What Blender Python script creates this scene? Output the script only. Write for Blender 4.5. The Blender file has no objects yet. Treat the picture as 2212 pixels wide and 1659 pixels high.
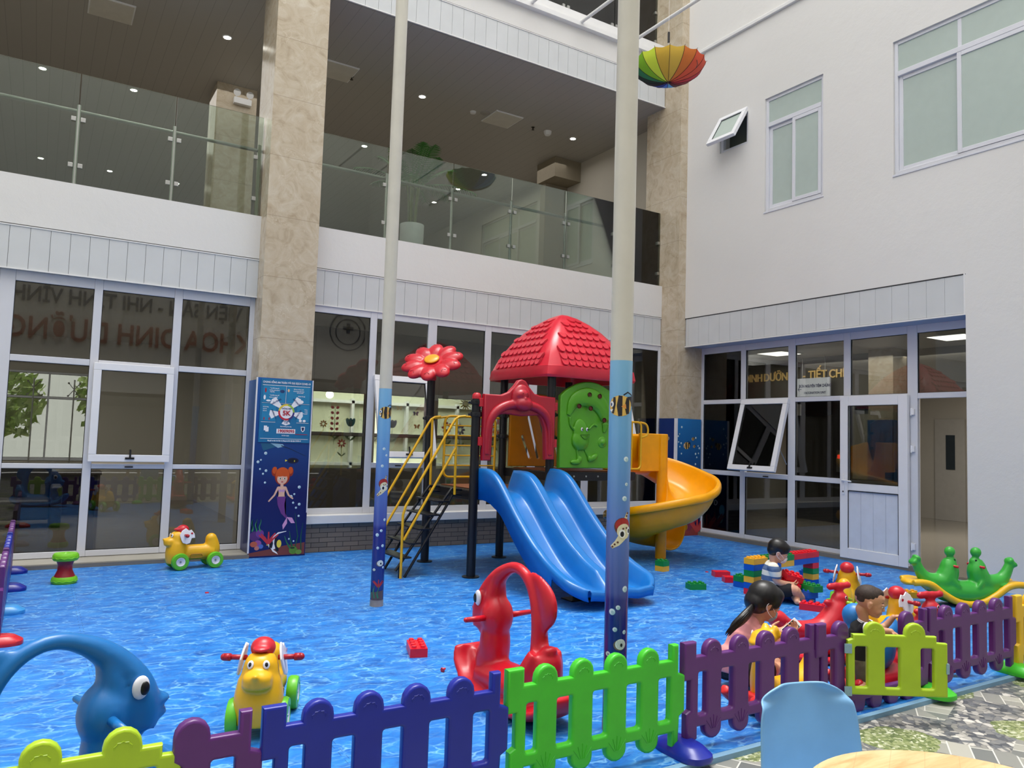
import bpy, bmesh, math, random
import numpy as np
from mathutils import Vector, Matrix, Euler, noise
random.seed(7)
PI = math.pi
C = bpy.context.scene.collection
sin, cos, rad = math.sin, math.cos, math.radians

# ------------------------------------------------------------------ camera
CAMH = 1.6
FPX, YAW, PIT, ROL = 1652.45, rad(31.699), rad(4.0338), rad(1.7836)
_F = Vector((sin(YAW)*cos(PIT), cos(YAW)*cos(PIT), sin(PIT)))
_R0 = Vector((cos(YAW), -sin(YAW), 0)); _U0 = _R0.cross(_F)
_R = _R0*cos(ROL)+_U0*sin(ROL); _U = -_R0*sin(ROL)+_U0*cos(ROL)
CP = Vector((0, 0, CAMH))
cam = bpy.data.objects.new('camera', bpy.data.cameras.new('camera')); C.objects.link(cam)
cam.matrix_world = Matrix(((_R.x, _U.x, -_F.x, 0), (_R.y, _U.y, -_F.y, 0), (_R.z, _U.z, -_F.z, CAMH), (0, 0, 0, 1)))
cam.data.sensor_width = 36; cam.data.lens = FPX/2212*36; cam.data.clip_start = 0.05; cam.data.clip_end = 200
bpy.context.scene.camera = cam
def ray(x, y): return _F + _R*((x-1106)/FPX) - _U*((y-829.5)/FPX)
def pz(x, y, z=0): d = ray(x, y); return CP + d*((z-CAMH)/d.z)
def py(x, y, Y): d = ray(x, y); return CP + d*(Y/d.y)
def px(x, y, X): d = ray(x, y); return CP + d*(X/d.x)
def pd(x, y, D): return CP + ray(x, y)*D      # point at a depth D along the view axis

# ------------------------------------------------------------------ object helpers
def link(o, parent=None):
    C.objects.link(o)
    if parent: o.parent = parent
    return o
def props(o, label=None, cat=None, group=None, kind=None):
    if label: o['label'] = label
    if cat: o['category'] = cat
    if group: o['group'] = group
    if kind: o['kind'] = kind
    return o
def thing(name, label, cat, loc=(0, 0, 0), rz=0, group=None):
    o = bpy.data.objects.new(name, None); o.empty_display_size = .1
    C.objects.link(o); o.location = loc; o.rotation_euler = (0, 0, rz)
    return props(o, label, cat, group)
def struct_empty(name, loc=(0, 0, 0)):
    o = bpy.data.objects.new(name, None); o.empty_display_size = .1
    C.objects.link(o); o.location = loc; o['kind'] = 'structure'
    return o
def frame_of(o):
    return Matrix.LocRotScale(o.location, o.rotation_euler, o.scale)
def world_frame(o):
    m = frame_of(o)
    while o.parent: o = o.parent; m = frame_of(o) @ m
    return m
def B(): return bmesh.new()
def mk(name, bm, mat, parent=None, smooth=False, w=False, bev=0, seg=2, label=None, loc=None):
    """link a bmesh as one object; w=True: the mesh is in world space and is moved into the parent's frame"""
    me = bpy.data.meshes.new(name)
    if w and parent: bmesh.ops.transform(bm, matrix=world_frame(parent).inverted(), verts=bm.verts)
    if loc is not None: bmesh.ops.translate(bm, vec=-Vector(loc), verts=bm.verts)
    bmesh.ops.recalc_face_normals(bm, faces=bm.faces)
    bm.to_mesh(me); bm.free()
    for m in (mat if isinstance(mat, (list, tuple)) else [mat]): me.materials.append(m)
    o = bpy.data.objects.new(name, me); link(o, parent)
    if loc is not None: o.location = loc
    if bev:
        md = o.modifiers.new('bevel', 'BEVEL'); md.width = bev; md.segments = seg; md.limit_method = 'ANGLE'; md.angle_limit = rad(35)
        smooth = True
        md.harden_normals = True
    if smooth:
        for p in me.polygons: p.use_smooth = True
        if bev or smooth == 'auto':
            try: me.set_sharp_from_angle(angle=rad(40))
            except Exception: pass
    if label: o['label'] = label
    return o
def struct(name, bm, mat, parent=None, **k):
    o = mk(name, bm, mat, parent, **k)
    if not parent: o['kind'] = 'structure'
    return o
def box(bm, x0, x1, y0, y1, z0, z1, m=0, M=None):
    v = [Vector((x, y, z)) for x in (x0, x1) for y in (y0, y1) for z in (z0, z1)]
    if M: v = [M @ q for q in v]
    v = [bm.verts.new(q) for q in v]
    for f in ((0, 1, 3, 2), (4, 6, 7, 5), (0, 4, 5, 1), (2, 3, 7, 6), (0, 2, 6, 4), (1, 5, 7, 3)):
        bm.faces.new([v[i] for i in f]).material_index = m
def ell(bm, c, r, rot=None, u=20, v=12, m=0):
    if not hasattr(r, '__len__'): r = (r, r, r)
    M = Matrix.Translation(Vector(c)) @ (rot.to_4x4() if rot else Matrix.Identity(4)) @ Matrix.Diagonal((*r, 1))
    g = bmesh.ops.create_uvsphere(bm, u_segments=u, v_segments=v, radius=1, matrix=M)
    if m:
        for q in g['verts']:
            for f in q.link_faces: f.material_index = m
def catmull(P, n=6):
    P = [Vector(p) for p in P]; out = []
    for i in range(len(P)-1):
        a = P[max(i-1, 0)]; b = P[i]; c = P[i+1]; d = P[min(i+2, len(P)-1)]
        for k in range(n):
            t = k/n
            out.append(.5*((2*b)+(c-a)*t+(2*a-5*b+4*c-d)*t*t+(3*b-a-3*c+d)*t**3))
    out.append(P[-1]); return out
def tube(bm, P, R, seg=12, n=1, cap=True, flat=1.0, up=None, m=0, closed=False):
    """tube through points P with radii R (number or list); flat scales the second cross axis"""
    P = [Vector(p) for p in P]
    if not hasattr(R, '__len__'): R = [R]*len(P)
    if n > 1:
        Q = catmull([Vector((p.x, p.y, p.z)) for p in P], n)
        S = catmull([Vector((r, 0, 0)) for r in R], n); P = Q; R = [max(s.x, 1e-4) for s in S]
    if not hasattr(flat, '__len__'): flat = [flat]*len(P)
    rings = []; nrm = None
    for i, p in enumerate(P):
        t = (P[min(i+1, len(P)-1)]-P[max(i-1, 0)])
        if closed: t = P[(i+1) % len(P)]-P[i-1]
        t = t.normalized() if t.length > 1e-9 else Vector((0, 0, 1))
        if up is not None: a = Vector(up)
        elif nrm is None: a = Vector((0, 0, 1)) if abs(t.z) < .9 else Vector((1, 0, 0))
        else: a = nrm
        a = (a-t*a.dot(t)); a = a.normalized() if a.length > 1e-6 else t.orthogonal().normalized(); nrm = a
        b = t.cross(a); fl = flat[min(i, len(flat)-1)]
        rings.append([bm.verts.new(p+(a*cos(2*PI*k/seg)+b*sin(2*PI*k/seg)*fl)*R[i]) for k in range(seg)])
    for i in range(len(rings)-(0 if closed else 1)):
        r0 = rings[i]; r1 = rings[(i+1) % len(rings)]
        for k in range(seg):
            bm.faces.new((r0[k], r0[(k+1) % seg], r1[(k+1) % seg], r1[k])).material_index = m
    if cap and not closed:
        bm.faces.new(rings[0][::-1]).material_index = m; bm.faces.new(rings[-1]).material_index = m
def cap(bm, a, b, r0, r1=None, seg=14):
    """round-ended limb"""
    r1 = r0 if r1 is None else r1
    tube(bm, (a, b), (r0, r1), seg); ell(bm, a, r0, u=seg, v=8); ell(bm, b, r1, u=seg, v=8)
def lathe(bm, prof, c=(0, 0, 0), seg=28, m=0, axis=None):
    c = Vector(c); R = axis if axis else Matrix.Identity(3); rings = []
    for r, z in prof:
        rings.append([bm.verts.new(c+R @ Vector((r*cos(2*PI*k/seg), r*sin(2*PI*k/seg), z))) for k in range(seg)] if r > 1e-6 else [bm.verts.new(c+R @ Vector((0, 0, z)))])
    for a, b in zip(rings, rings[1:]):
        for k in range(seg):
            j = (k+1) % seg
            if len(a) == 1 and len(b) == 1: continue
            f = (a[0], b[j], b[k]) if len(a) == 1 else (a[k], a[j], b[0]) if len(b) == 1 else (a[k], a[j], b[j], b[k])
            bm.faces.new(f).material_index = m
def prism(bm, pts, d0, d1, M=None, m=0):
    """polygon pts (u,v) extruded between d0 and d1 along local y"""
    a = [Vector((u, d0, v)) for u, v in pts]; b = [Vector((u, d1, v)) for u, v in pts]
    if M: a = [M @ q for q in a]; b = [M @ q for q in b]
    a = [bm.verts.new(q) for q in a]; b = [bm.verts.new(q) for q in b]; n = len(pts)
    bm.faces.new(a).material_index = m; bm.faces.new(b[::-1]).material_index = m
    for i in range(n): bm.faces.new((a[i], b[i], b[(i+1) % n], a[(i+1) % n])).material_index = m
def eval_mesh(o):
    dg = bpy.context.evaluated_depsgraph_get(); dg.update()
    return bpy.data.meshes.new_from_object(o.evaluated_get(dg))
def fuse(name, bm, mat, parent=None, vox=.012, sm=6, w=False, label=None, paint=None):
    """overlapping solids melted into one continuous smooth skin"""
    if w and parent: bmesh.ops.transform(bm, matrix=world_frame(parent).inverted(), verts=bm.verts)
    me = bpy.data.meshes.new('tmp'); bmesh.ops.recalc_face_normals(bm, faces=bm.faces); bm.to_mesh(me); bm.free()
    t = bpy.data.objects.new('tmp', me); C.objects.link(t)
    r = t.modifiers.new('r', 'REMESH'); r.mode = 'VOXEL'; r.voxel_size = vox
    s = t.modifiers.new('s', 'SMOOTH'); s.iterations = sm; s.factor = .5
    m2 = eval_mesh(t); bpy.data.objects.remove(t); m2.name = name
    m2.materials.clear()
    for m in (mat if isinstance(mat, (list, tuple)) else [mat]): m2.materials.append(m)
    for p in m2.polygons:
        p.use_smooth = True
        if paint: p.material_index = paint(p.center, p.normal)
    o = bpy.data.objects.new(name, m2); link(o, parent)
    if label: o['label'] = label
    return o
def plate(name, outer, holes, th, bev, mat, parent=None, M=None, res=6, label=None):
    """flat plastic plate (u,v outline with holes, th thick, rounded edges) standing in the xz plane"""
    cu = bpy.data.curves.new('tmp', 'CURVE'); cu.dimensions = '2D'; cu.fill_mode = 'BOTH'
    cu.extrude = max(th/2-bev, .0005); cu.bevel_depth = bev; cu.bevel_resolution = 2; cu.offset = -bev
    for loop in [outer]+list(holes):
        sp = cu.splines.new('POLY'); sp.points.add(len(loop)-1); sp.use_cyclic_u = True
        for q, (u, v) in zip(sp.points, loop): q.co = (u, v, 0, 1)
    t = bpy.data.objects.new('tmp', cu); C.objects.link(t); me = eval_mesh(t); bpy.data.objects.remove(t)
    me.name = name; me.transform((M or Matrix.Identity(4)) @ Matrix.Rotation(PI/2, 4, 'X'))
    me.materials.clear(); me.materials.append(mat)
    for p in me.polygons: p.use_smooth = True
    try: me.set_sharp_from_angle(angle=rad(40))
    except Exception: pass
    o = bpy.data.objects.new(name, me); link(o, parent)
    if label: o['label'] = label
    return o
def arc(cx, cz, r, a0, a1, n=8, rz=None):
    rz = rz or r
    return [(cx+r*cos(rad(a0+(a1-a0)*i/n)), cz+rz*sin(rad(a0+(a1-a0)*i/n))) for i in range(n+1)]
def text(name, body, size, M, mat, parent=None, ex=.001, align='CENTER', bold=0.0, sx=1.0, w=True):
    """lettering as real geometry; M places its xy plane"""
    cu = bpy.data.curves.new('tmp', 'FONT'); cu.body = body; cu.size = size; cu.extrude = ex; cu.align_x = align; cu.align_y = 'CENTER'; cu.offset = bold
    cu.resolution_u = 3
    t = bpy.data.objects.new('tmp', cu); C.objects.link(t); me = eval_mesh(t); bpy.data.objects.remove(t)
    me.name = name; me.transform(M @ Matrix.Diagonal((sx, 1, 1, 1)))
    if parent and w: me.transform(world_frame(parent).inverted())
    me.materials.clear(); me.materials.append(mat)
    o = bpy.data.objects.new(name, me); return link(o, parent)
def frameM(o, xdir, zdir):
    """matrix with local x = xdir, local z (facing) = zdir"""
    x = Vector(xdir).normalized(); z = Vector(zdir).normalized(); y = z.cross(x)
    return Matrix(((x.x, y.x, z.x, o[0]), (x.y, y.y, z.y, o[1]), (x.z, y.z, z.z, o[2]), (0, 0, 0, 1)))
def copy_tree(o, parent=None):
    c = o.copy(); C.objects.link(c); c.parent = parent
    for k in [q for q in o.children]: copy_tree(k, c)
    return c

# ------------------------------------------------------------------ materials
def lin(c): return tuple(((v/255)/12.92 if v/255 <= .04045 else ((v/255+.055)/1.055)**2.4) for v in c)+(1,)
MATS = {}
def nt(name):
    m = bpy.data.materials.new(name); m.use_nodes = True; t = m.node_tree
    return m, t, t.nodes, t.links, t.nodes['Principled BSDF']
def N(t, typ, **k):
    n = t.nodes.new(typ)
    for a, b in k.items():
        if a.startswith('i_'):
            key = a[2:].replace('_', ' ')
            n.inputs[key if key in n.inputs else int(key)].default_value = b
        else: setattr(n, a, b)
    return n
def coords(t, sc=(1, 1, 1), rot=(0, 0, 0), kind='Object'):
    if kind == 'World': g = N(t, 'ShaderNodeNewGeometry'); src = g.outputs['Position']
    else: g = N(t, 'ShaderNodeTexCoord'); src = g.outputs[kind]
    mp = N(t, 'ShaderNodeMapping'); mp.inputs['Scale'].default_value = sc; mp.inputs['Rotation'].default_value = rot
    t.links.new(src, mp.inputs[0]); return mp.outputs[0]
def ramp(t, fac, stops):
    r = N(t, 'ShaderNodeValToRGB'); e = r.color_ramp.elements
    while len(e) < len(stops): e.new(.5)
    for q, (p, c) in zip(e, stops): q.position = p; q.color = c if len(c) == 4 else lin(c)
    t.links.new(fac, r.inputs[0]); return r.outputs[0]
def mixc(t, fac, a, b, mode='MIX'):
    n = N(t, 'ShaderNodeMix', data_type='RGBA', blend_type=mode)
    for s, v in ((0, fac), (6, a), (7, b)):
        if isinstance(v, (int, float)): n.inputs[s].default_value = v
        elif isinstance(v, tuple): n.inputs[s].default_value = v if len(v) == 4 else lin(v)
        else: t.links.new(v, n.inputs[s])
    return n.outputs[2]
def mth(t, op, a, b=0, c=0, clamp=False):
    n = N(t, 'ShaderNodeMath', operation=op, use_clamp=clamp)
    for i, v in enumerate((a, b, c)):
        if isinstance(v, (int, float)): n.inputs[i].default_value = v
        else: t.links.new(v, n.inputs[i])
    return n.outputs[0]
def noise_(t, vec, scale, detail=3, rough=.5, dist=0):
    n = N(t, 'ShaderNodeTexNoise'); n.inputs['Scale'].default_value = scale; n.inputs['Detail'].default_value = detail
    n.inputs['Roughness'].default_value = rough; n.inputs['Distortion'].default_value = dist
    t.links.new(vec, n.inputs['Vector']); return n
def bump(t, p, h, strength=.2, dist=.01):
    b = N(t, 'ShaderNodeBump'); b.inputs['Strength'].default_value = strength; b.inputs['Distance'].default_value = dist
    t.links.new(h, b.inputs['Height']); t.links.new(b.outputs[0], p.inputs['Normal'])
def plastic(name, rgb, rough=.33, var=.06, bs=.06, spec=.5, coat=0.0):
    if name in MATS: return MATS[name]
    m, t, ns, ls, p = nt(name); v = coords(t)
    n = noise_(t, v, 6, 4)
    a = lin(rgb); lo = tuple(x*(1-var) for x in a[:3])+(1,); hi = tuple(min(1, x*(1+var)) for x in a[:3])+(1,)
    ls.new(ramp(t, n.outputs[0], ((.3, lo), (.7, hi))), p.inputs['Base Color'])
    n2 = noise_(t, v, 380, 2); bump(t, p, n2.outputs[0], bs, .002)
    p.inputs['Roughness'].default_value = rough; p.inputs['Specular IOR Level'].default_value = spec; p.inputs['Coat Weight'].default_value = coat
    MATS[name] = m; return m
def plain(name, rgb, rough=.5, metal=0.0, emit=0.0, var=.04, scale=8, bs=0.0, spec=.5):
    if name in MATS: return MATS[name]
    m, t, ns, ls, p = nt(name); v = coords(t); n = noise_(t, v, scale, 4)
    a = lin(rgb); lo = tuple(x*(1-var) for x in a[:3])+(1,); hi = tuple(min(1, x*(1+var)) for x in a[:3])+(1,)
    ls.new(ramp(t, n.outputs[0], ((.3, lo), (.7, hi))), p.inputs['Base Color'])
    p.inputs['Roughness'].default_value = rough; p.inputs['Metallic'].default_value = metal; p.inputs['Specular IOR Level'].default_value = spec
    if bs: bump(t, p, n.outputs[0], bs, .01)
    if emit: p.inputs['Emission Color'].default_value = a; p.inputs['Emission Strength'].default_value = emit
    MATS[name] = m; return m
def glass(name, tint=(.86, .9, .87), ior=1.52, rough=0.0, boost=1.0):
    m = bpy.data.materials.new(name); m.use_nodes = True; t = m.node_tree; t.nodes.clear(); ls = t.links
    o = N(t, 'ShaderNodeOutputMaterial'); mx = N(t, 'ShaderNodeMixShader'); tr = N(t, 'ShaderNodeBsdfTransparent'); gl = N(t, 'ShaderNodeBsdfGlossy')
    fr = N(t, 'ShaderNodeFresnel'); fr.inputs[0].default_value = ior
    v = coords(t); n = noise_(t, v, 1.2, 1); tc = ramp(t, n.outputs[0], ((.3, tuple(x*.98 for x in tint)+(1,)), (.7, tint+(1,))))
    ls.new(tc, tr.inputs[0]); gl.inputs['Roughness'].default_value = rough
    ls.new(mth(t, 'MULTIPLY', fr.outputs[0], boost, clamp=True), mx.inputs[0]); ls.new(tr.outputs[0], mx.inputs[1]); ls.new(gl.outputs[0], mx.inputs[2]); ls.new(mx.outputs[0], o.inputs[0])
    bp = N(t, 'ShaderNodeBump'); bp.inputs['Strength'].default_value = .02; bp.inputs['Distance'].default_value = .02; ls.new(n.outputs[0], bp.inputs['Height']); ls.new(bp.outputs[0], gl.inputs['Normal'])
    return m

def area(name, loc, size, power, rot=(0, 0, 0), col=(1, .97, .92)):
    l = bpy.data.lights.new(name, 'AREA'); l.shape = 'RECTANGLE'; l.size, l.size_y = size; l.energy = power; l.color = col
    o = bpy.data.objects.new(name, l); C.objects.link(o); o.location = loc; o.rotation_euler = rot; return o
# ------------------------------------------------------------------ surface materials
def m_plaster(name='white_plaster', rgb=(222, 221, 219)):
    m, t, ns, ls, p = nt(name); v = coords(t, kind='World')
    n = noise_(t, v, .5, 6, .6, .5); n2 = noise_(t, v, 2.2, 5, .6); n3 = noise_(t, v, 70, 3)
    st = noise_(t, coords(t, (2.2, 2.2, .22), kind='World'), 1.6, 5, .65)
    a = lin(rgb); c = ramp(t, n.outputs[0], ((.3, tuple(x*.965 for x in a[:3])+(1,)), (.7, a)))
    c = mixc(t, ramp(t, st.outputs[0], ((.58, (0, 0, 0)), (.8, (60, 60, 60)))), c, tuple(x*.8 for x in a[:3])+(1,))
    ls.new(c, p.inputs['Base Color']); p.inputs['Roughness'].default_value = .8
    h = mth(t, 'ADD', mth(t, 'MULTIPLY', n2.outputs[0], 1.0), mth(t, 'MULTIPLY', n3.outputs[0], .06))
    bump(t, p, h, .25, .03); return m
PLAS = m_plaster()
FASC = plain('white_cladding_panel', (204, 207, 209), .45, var=.03, scale=3)
UPVC = plain('white_upvc_frame', (214, 216, 224), .35, var=.02, scale=3)
UPVC2 = plain('bright_upvc_sash', (232, 233, 238), .32, var=.02, scale=3)
RUB = plain('black_gasket', (22, 22, 24), .6)
SEAM = plain('dark_joint', (120, 120, 122), .8)
STEEL = plain('brushed_steel', (175, 175, 172), .28, 1.0)
WHT = plain('white_paint', (226, 226, 226), .45, var=.02)
CEIL = plain('ceiling_panel', (170, 166, 158), .7, var=.03, scale=2)
DARKM = plain('black_powder_coat', (22, 22, 24), .35, var=.1)
INWALL = plain('cream_interior_wall', (190, 184, 172), .7, var=.04, scale=1)
GLASS = glass('window_glass', (.64, .65, .63), 1.5, boost=1.25)
RGLASS = glass('railing_glass', (.80, .86, .80), 1.52, boost=1.5)
FROST = plain('frosted_glass_film', (176, 190, 184), .3, var=.02)
LAMP = plain('lit_downlight', (255, 252, 240), .5, emit=30)
def m_marble():
    m, t, ns, ls, p = nt('beige_marble_tile'); v = coords(t, kind='World')
    w = noise_(t, v, 1.6, 5, .6, .8); n = noise_(t, v, 4.2, 7, .62, 1.6)
    c = ramp(t, n.outputs[0], ((.28, (170, 154, 130)), (.45, (188, 174, 151)), (.62, (198, 187, 167)), (.8, (208, 200, 184))))
    c = mixc(t, ramp(t, w.outputs[0], ((.4, (0, 0, 0)), (.7, (90, 90, 90)))), c, (176, 150, 122))
    d = N(t, 'ShaderNodeVectorMath', operation='ADD'); ls.new(v, d.inputs[0]); w2 = noise_(t, v, 2.6, 4, .6); ls.new(w2.outputs[1], d.inputs[1])
    vo = N(t, 'ShaderNodeTexVoronoi', feature='DISTANCE_TO_EDGE'); vo.inputs['Scale'].default_value = 2.3; ls.new(d.outputs[0], vo.inputs[0])
    ve = ramp(t, vo.outputs['Distance'], ((0, (255, 255, 255)), (.018, (0, 0, 0)))); n5 = noise_(t, v, 3, 2)
    vf = mth(t, 'MULTIPLY', ve, ramp(t, n5.outputs[0], ((.48, (0, 0, 0)), (.62, (180, 180, 180)))))
    c = mixc(t, vf, c, (224, 216, 198))
    s = N(t, 'ShaderNodeSeparateXYZ'); ls.new(coords(t, kind='World'), s.inputs[0])
    f = mth(t, 'FRACT', mth(t, 'DIVIDE', mth(t, 'ADD', s.outputs[2], .42), .8)); j = mth(t, 'LESS_THAN', f, .008)
    c = mixc(t, mth(t, 'MULTIPLY', j, .6), c, (140, 125, 104))
    ls.new(c, p.inputs['Base Color']); p.inputs['Roughness'].default_value = .2; p.inputs['Specular IOR Level'].default_value = .4
    bump(t, p, mth(t, 'SUBTRACT', 1, j), .25, .004); return m
MARB = m_marble()
def m_mat():
    m, t, ns, ls, p = nt('blue_water_play_mat'); v = coords(t, (.72, 1.25, 1), (0, 0, rad(30)), kind='World')
    nz = noise_(t, v, 3.2, 4, .6); sc = N(t, 'ShaderNodeVectorMath', operation='SCALE'); sc.inputs['Scale'].default_value = .34; ls.new(nz.outputs[1], sc.inputs[0])
    a = N(t, 'ShaderNodeVectorMath', operation='ADD'); ls.new(v, a.inputs[0]); ls.new(sc.outputs[0], a.inputs[1])
    def vor(s, wd, off):
        mp = N(t, 'ShaderNodeMapping'); mp.inputs['Location'].default_value = off; mp.inputs['Scale'].default_value = (s, s*1.35, s); ls.new(a.outputs[0], mp.inputs[0])
        q = N(t, 'ShaderNodeTexVoronoi', feature='DISTANCE_TO_EDGE'); q.inputs['Scale'].default_value = 1; ls.new(mp.outputs[0], q.inputs[0])
        return ramp(t, q.outputs['Distance'], ((0, (255, 255, 255)), (wd, (0, 0, 0))))
    n1 = noise_(t, v, .8, 4); n2 = noise_(t, a.outputs[0], 8, 5, .6)
    base = ramp(t, n2.outputs[0], ((.3, (18, 82, 160)), (.46, (28, 106, 188)), (.6, (36, 122, 202)), (.78, (66, 148, 218))))
    base = mixc(t, ramp(t, n1.outputs[0], ((.4, (0, 0, 0)), (.7, (120, 120, 120)))), base, (34, 118, 216))
    l1 = mth(t, 'MULTIPLY', vor(6.5, .07, (0, 0, 0)), ramp(t, noise_(t, v, 5, 3).outputs[0], ((.36, (0, 0, 0)), (.6, (235, 235, 235)))))
    l2 = mth(t, 'MULTIPLY', vor(13, .10, (3, 7, 0)), ramp(t, noise_(t, v, 7, 3).outputs[0], ((.45, (0, 0, 0)), (.7, (190, 190, 190)))))
    k = mth(t, 'MULTIPLY', mth(t, 'MAXIMUM', l1, l2), .62)
    c = mixc(t, k, base, (150, 214, 250))
    # puzzle seams between the foam tiles
    s = N(t, 'ShaderNodeSeparateXYZ'); ls.new(coords(t, kind='World'), s.inputs[0])
    wob = mth(t, 'MULTIPLY', mth(t, 'SIGN', mth(t, 'SINE', mth(t, 'MULTIPLY', s.outputs[1], 62))), .012)
    wob2 = mth(t, 'MULTIPLY', mth(t, 'SIGN', mth(t, 'SINE', mth(t, 'MULTIPLY', s.outputs[0], 62))), .012)
    fx = mth(t, 'ABSOLUTE', mth(t, 'SUBTRACT', mth(t, 'FRACT', mth(t, 'ADD', s.outputs[0], mth(t, 'ADD', wob, .1))), .5))
    fy = mth(t, 'ABSOLUTE', mth(t, 'SUBTRACT', mth(t, 'FRACT', mth(t, 'ADD', s.outputs[1], mth(t, 'ADD', wob2, .4))), .5))
    j = mth(t, 'MAXIMUM', mth(t, 'LESS_THAN', fx, .0022), mth(t, 'LESS_THAN', fy, .0022))
    c = mixc(t, mth(t, 'MULTIPLY', j, .5), c, (12, 50, 110))
    ls.new(c, p.inputs['Base Color']); p.inputs['Roughness'].default_value = .42; p.inputs['Specular IOR Level'].default_value = .35
    bump(t, p, noise_(t, v, 60, 3).outputs[0], .08, .004); return m
def m_tile():
    m, t, ns, ls, p = nt('garden_pattern_floor_tile'); v = coords(t, kind='World')
    vd = N(t, 'ShaderNodeVectorMath', operation='ADD'); ls.new(v, vd.inputs[0]); nn = noise_(t, v, 5, 3); sc = N(t, 'ShaderNodeVectorMath', operation='SCALE'); sc.inputs['Scale'].default_value = .05; ls.new(nn.outputs[1], sc.inputs[0]); ls.new(sc.outputs[0], vd.inputs[1])
    vo = N(t, 'ShaderNodeTexVoronoi', feature='F1'); vo.inputs['Scale'].default_value = 24; ls.new(vd.outputs[0], vo.inputs[0])
    ve = N(t, 'ShaderNodeTexVoronoi', feature='DISTANCE_TO_EDGE'); ve.inputs['Scale'].default_value = 24; ls.new(vd.outputs[0], ve.inputs[0])
    sp = N(t, 'ShaderNodeSeparateColor'); ls.new(vo.outputs['Color'], sp.inputs[0])
    peb = ramp(t, sp.outputs[0], ((0, (70, 74, 80)), (.35, (110, 113, 116)), (.7, (142, 140, 134)), (1, (206, 202, 194))))
    peb = mixc(t, ramp(t, ve.outputs['Distance'], ((0, (200, 200, 200)), (.09, (0, 0, 0)))), peb, (60, 62, 66))
    v2 = N(t, 'ShaderNodeTexVoronoi', feature='F1'); v2.inputs['Scale'].default_value = 60; ls.new(v, v2.inputs[0]); s2 = N(t, 'ShaderNodeSeparateColor'); ls.new(v2.outputs['Color'], s2.inputs[0])
    grs = ramp(t, s2.outputs[0], ((0, (84, 98, 60)), (.5, (120, 132, 84)), (.8, (152, 158, 116)), (1, (206, 208, 188))))
    r1 = coords(t, (1, 1, 1), (0, 0, rad(20)), kind='World')
    def brick(rot, sc):
        b = N(t, 'ShaderNodeTexBrick'); b.inputs['Scale'].default_value = 1; b.inputs['Brick Width'].default_value = .42; b.inputs['Row Height'].default_value = .11; b.inputs['Mortar Size'].default_value = .004
        b.inputs['Color1'].default_value = lin((100, 104, 104)); b.inputs['Color2'].default_value = lin((172, 170, 160)); b.inputs['Mortar'].default_value = lin((206, 204, 196)); ls.new(coords(t, sc, (0, 0, rot), kind='World'), b.inputs[0]); return b.outputs[0]
    pk = brick(rad(60), (1, 1, 1)); pk2 = brick(rad(-35), (1, 1, 1))
    S = N(t, 'ShaderNodeSeparateXYZ'); ls.new(r1, S.inputs[0])
    tri = mth(t, 'ABSOLUTE', mth(t, 'SUBTRACT', mth(t, 'FRACT', mth(t, 'DIVIDE', S.outputs[0], .9)), .5))
    zig = mth(t, 'FRACT', mth(t, 'ADD', mth(t, 'DIVIDE', S.outputs[1], .75), mth(t, 'MULTIPLY', tri, 1.0)))
    side = mth(t, 'GREATER_THAN', mth(t, 'FRACT', mth(t, 'DIVIDE', S.outputs[0], .9)), .5)
    plank = mixc(t, side, pk, pk2)
    zone = mth(t, 'LESS_THAN', zig, .36)
    # green patches
    gx = mth(t, 'SUBTRACT', mth(t, 'FRACT', mth(t, 'DIVIDE', mth(t, 'ADD', S.outputs[0], .05), .9)), .5); gy = mth(t, 'SUBTRACT', mth(t, 'FRACT', mth(t, 'ADD', mth(t, 'DIVIDE', S.outputs[1], .75), .3)), .5)
    dd = mth(t, 'SQRT', mth(t, 'ADD', mth(t, 'MULTIPLY', gx, gx), mth(t, 'MULTIPLY', gy, gy)))
    dn = mth(t, 'ADD', dd, mth(t, 'MULTIPLY', noise_(t, v, 9, 3).outputs[0], .12))
    gr = mth(t, 'LESS_THAN', dn, .31)
    c = mixc(t, zone, peb, plank); c = mixc(t, gr, c, grs)
    ls.new(c, p.inputs['Base Color']); p.inputs['Roughness'].default_value = .4; return m
MAT_ = m_mat(); TILE = m_tile()
def m_brick():
    m, t, ns, ls, p = nt('grey_brown_brick'); b = N(t, 'ShaderNodeTexBrick'); ls.new(coords(t, (1, 1, 1), (rad(90), 0, 0), kind='World'), b.inputs[0])
    b.inputs['Scale'].default_value = 1; b.inputs['Brick Width'].default_value = .22; b.inputs['Row Height'].default_value = .064; b.inputs['Mortar Size'].default_value = .0035
    b.inputs['Color1'].default_value = lin((128, 116, 104)); b.inputs['Color2'].default_value = lin((112, 103, 94)); b.inputs['Mortar'].default_value = lin((40, 36, 36))
    ls.new(b.outputs[0], p.inputs['Base Color']); p.inputs['Roughness'].default_value = .6; bump(t, p, mth(t, 'SUBTRACT', 1, b.outputs['Fac']), .5, .004); return m
BRICK = m_brick()
def m_gloss_floor(name, rgb, r=.12):
    m, t, ns, ls, p = nt(name); v = coords(t, kind='World'); n = noise_(t, v, 2, 6, .6, .6); a = lin(rgb)
    ls.new(ramp(t, n.outputs[0], ((.3, tuple(x*.85 for x in a[:3])+(1,)), (.7, a))), p.inputs['Base Color']); p.inputs['Roughness'].default_value = r; return m
INFLOOR = m_gloss_floor('polished_beige_floor', (150, 142, 128)); KERB = m_gloss_floor('grey_stone_kerb', (128, 122, 112), .4)
KERBW = m_gloss_floor('pale_stone_sill', (176, 172, 160), .4)

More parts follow.
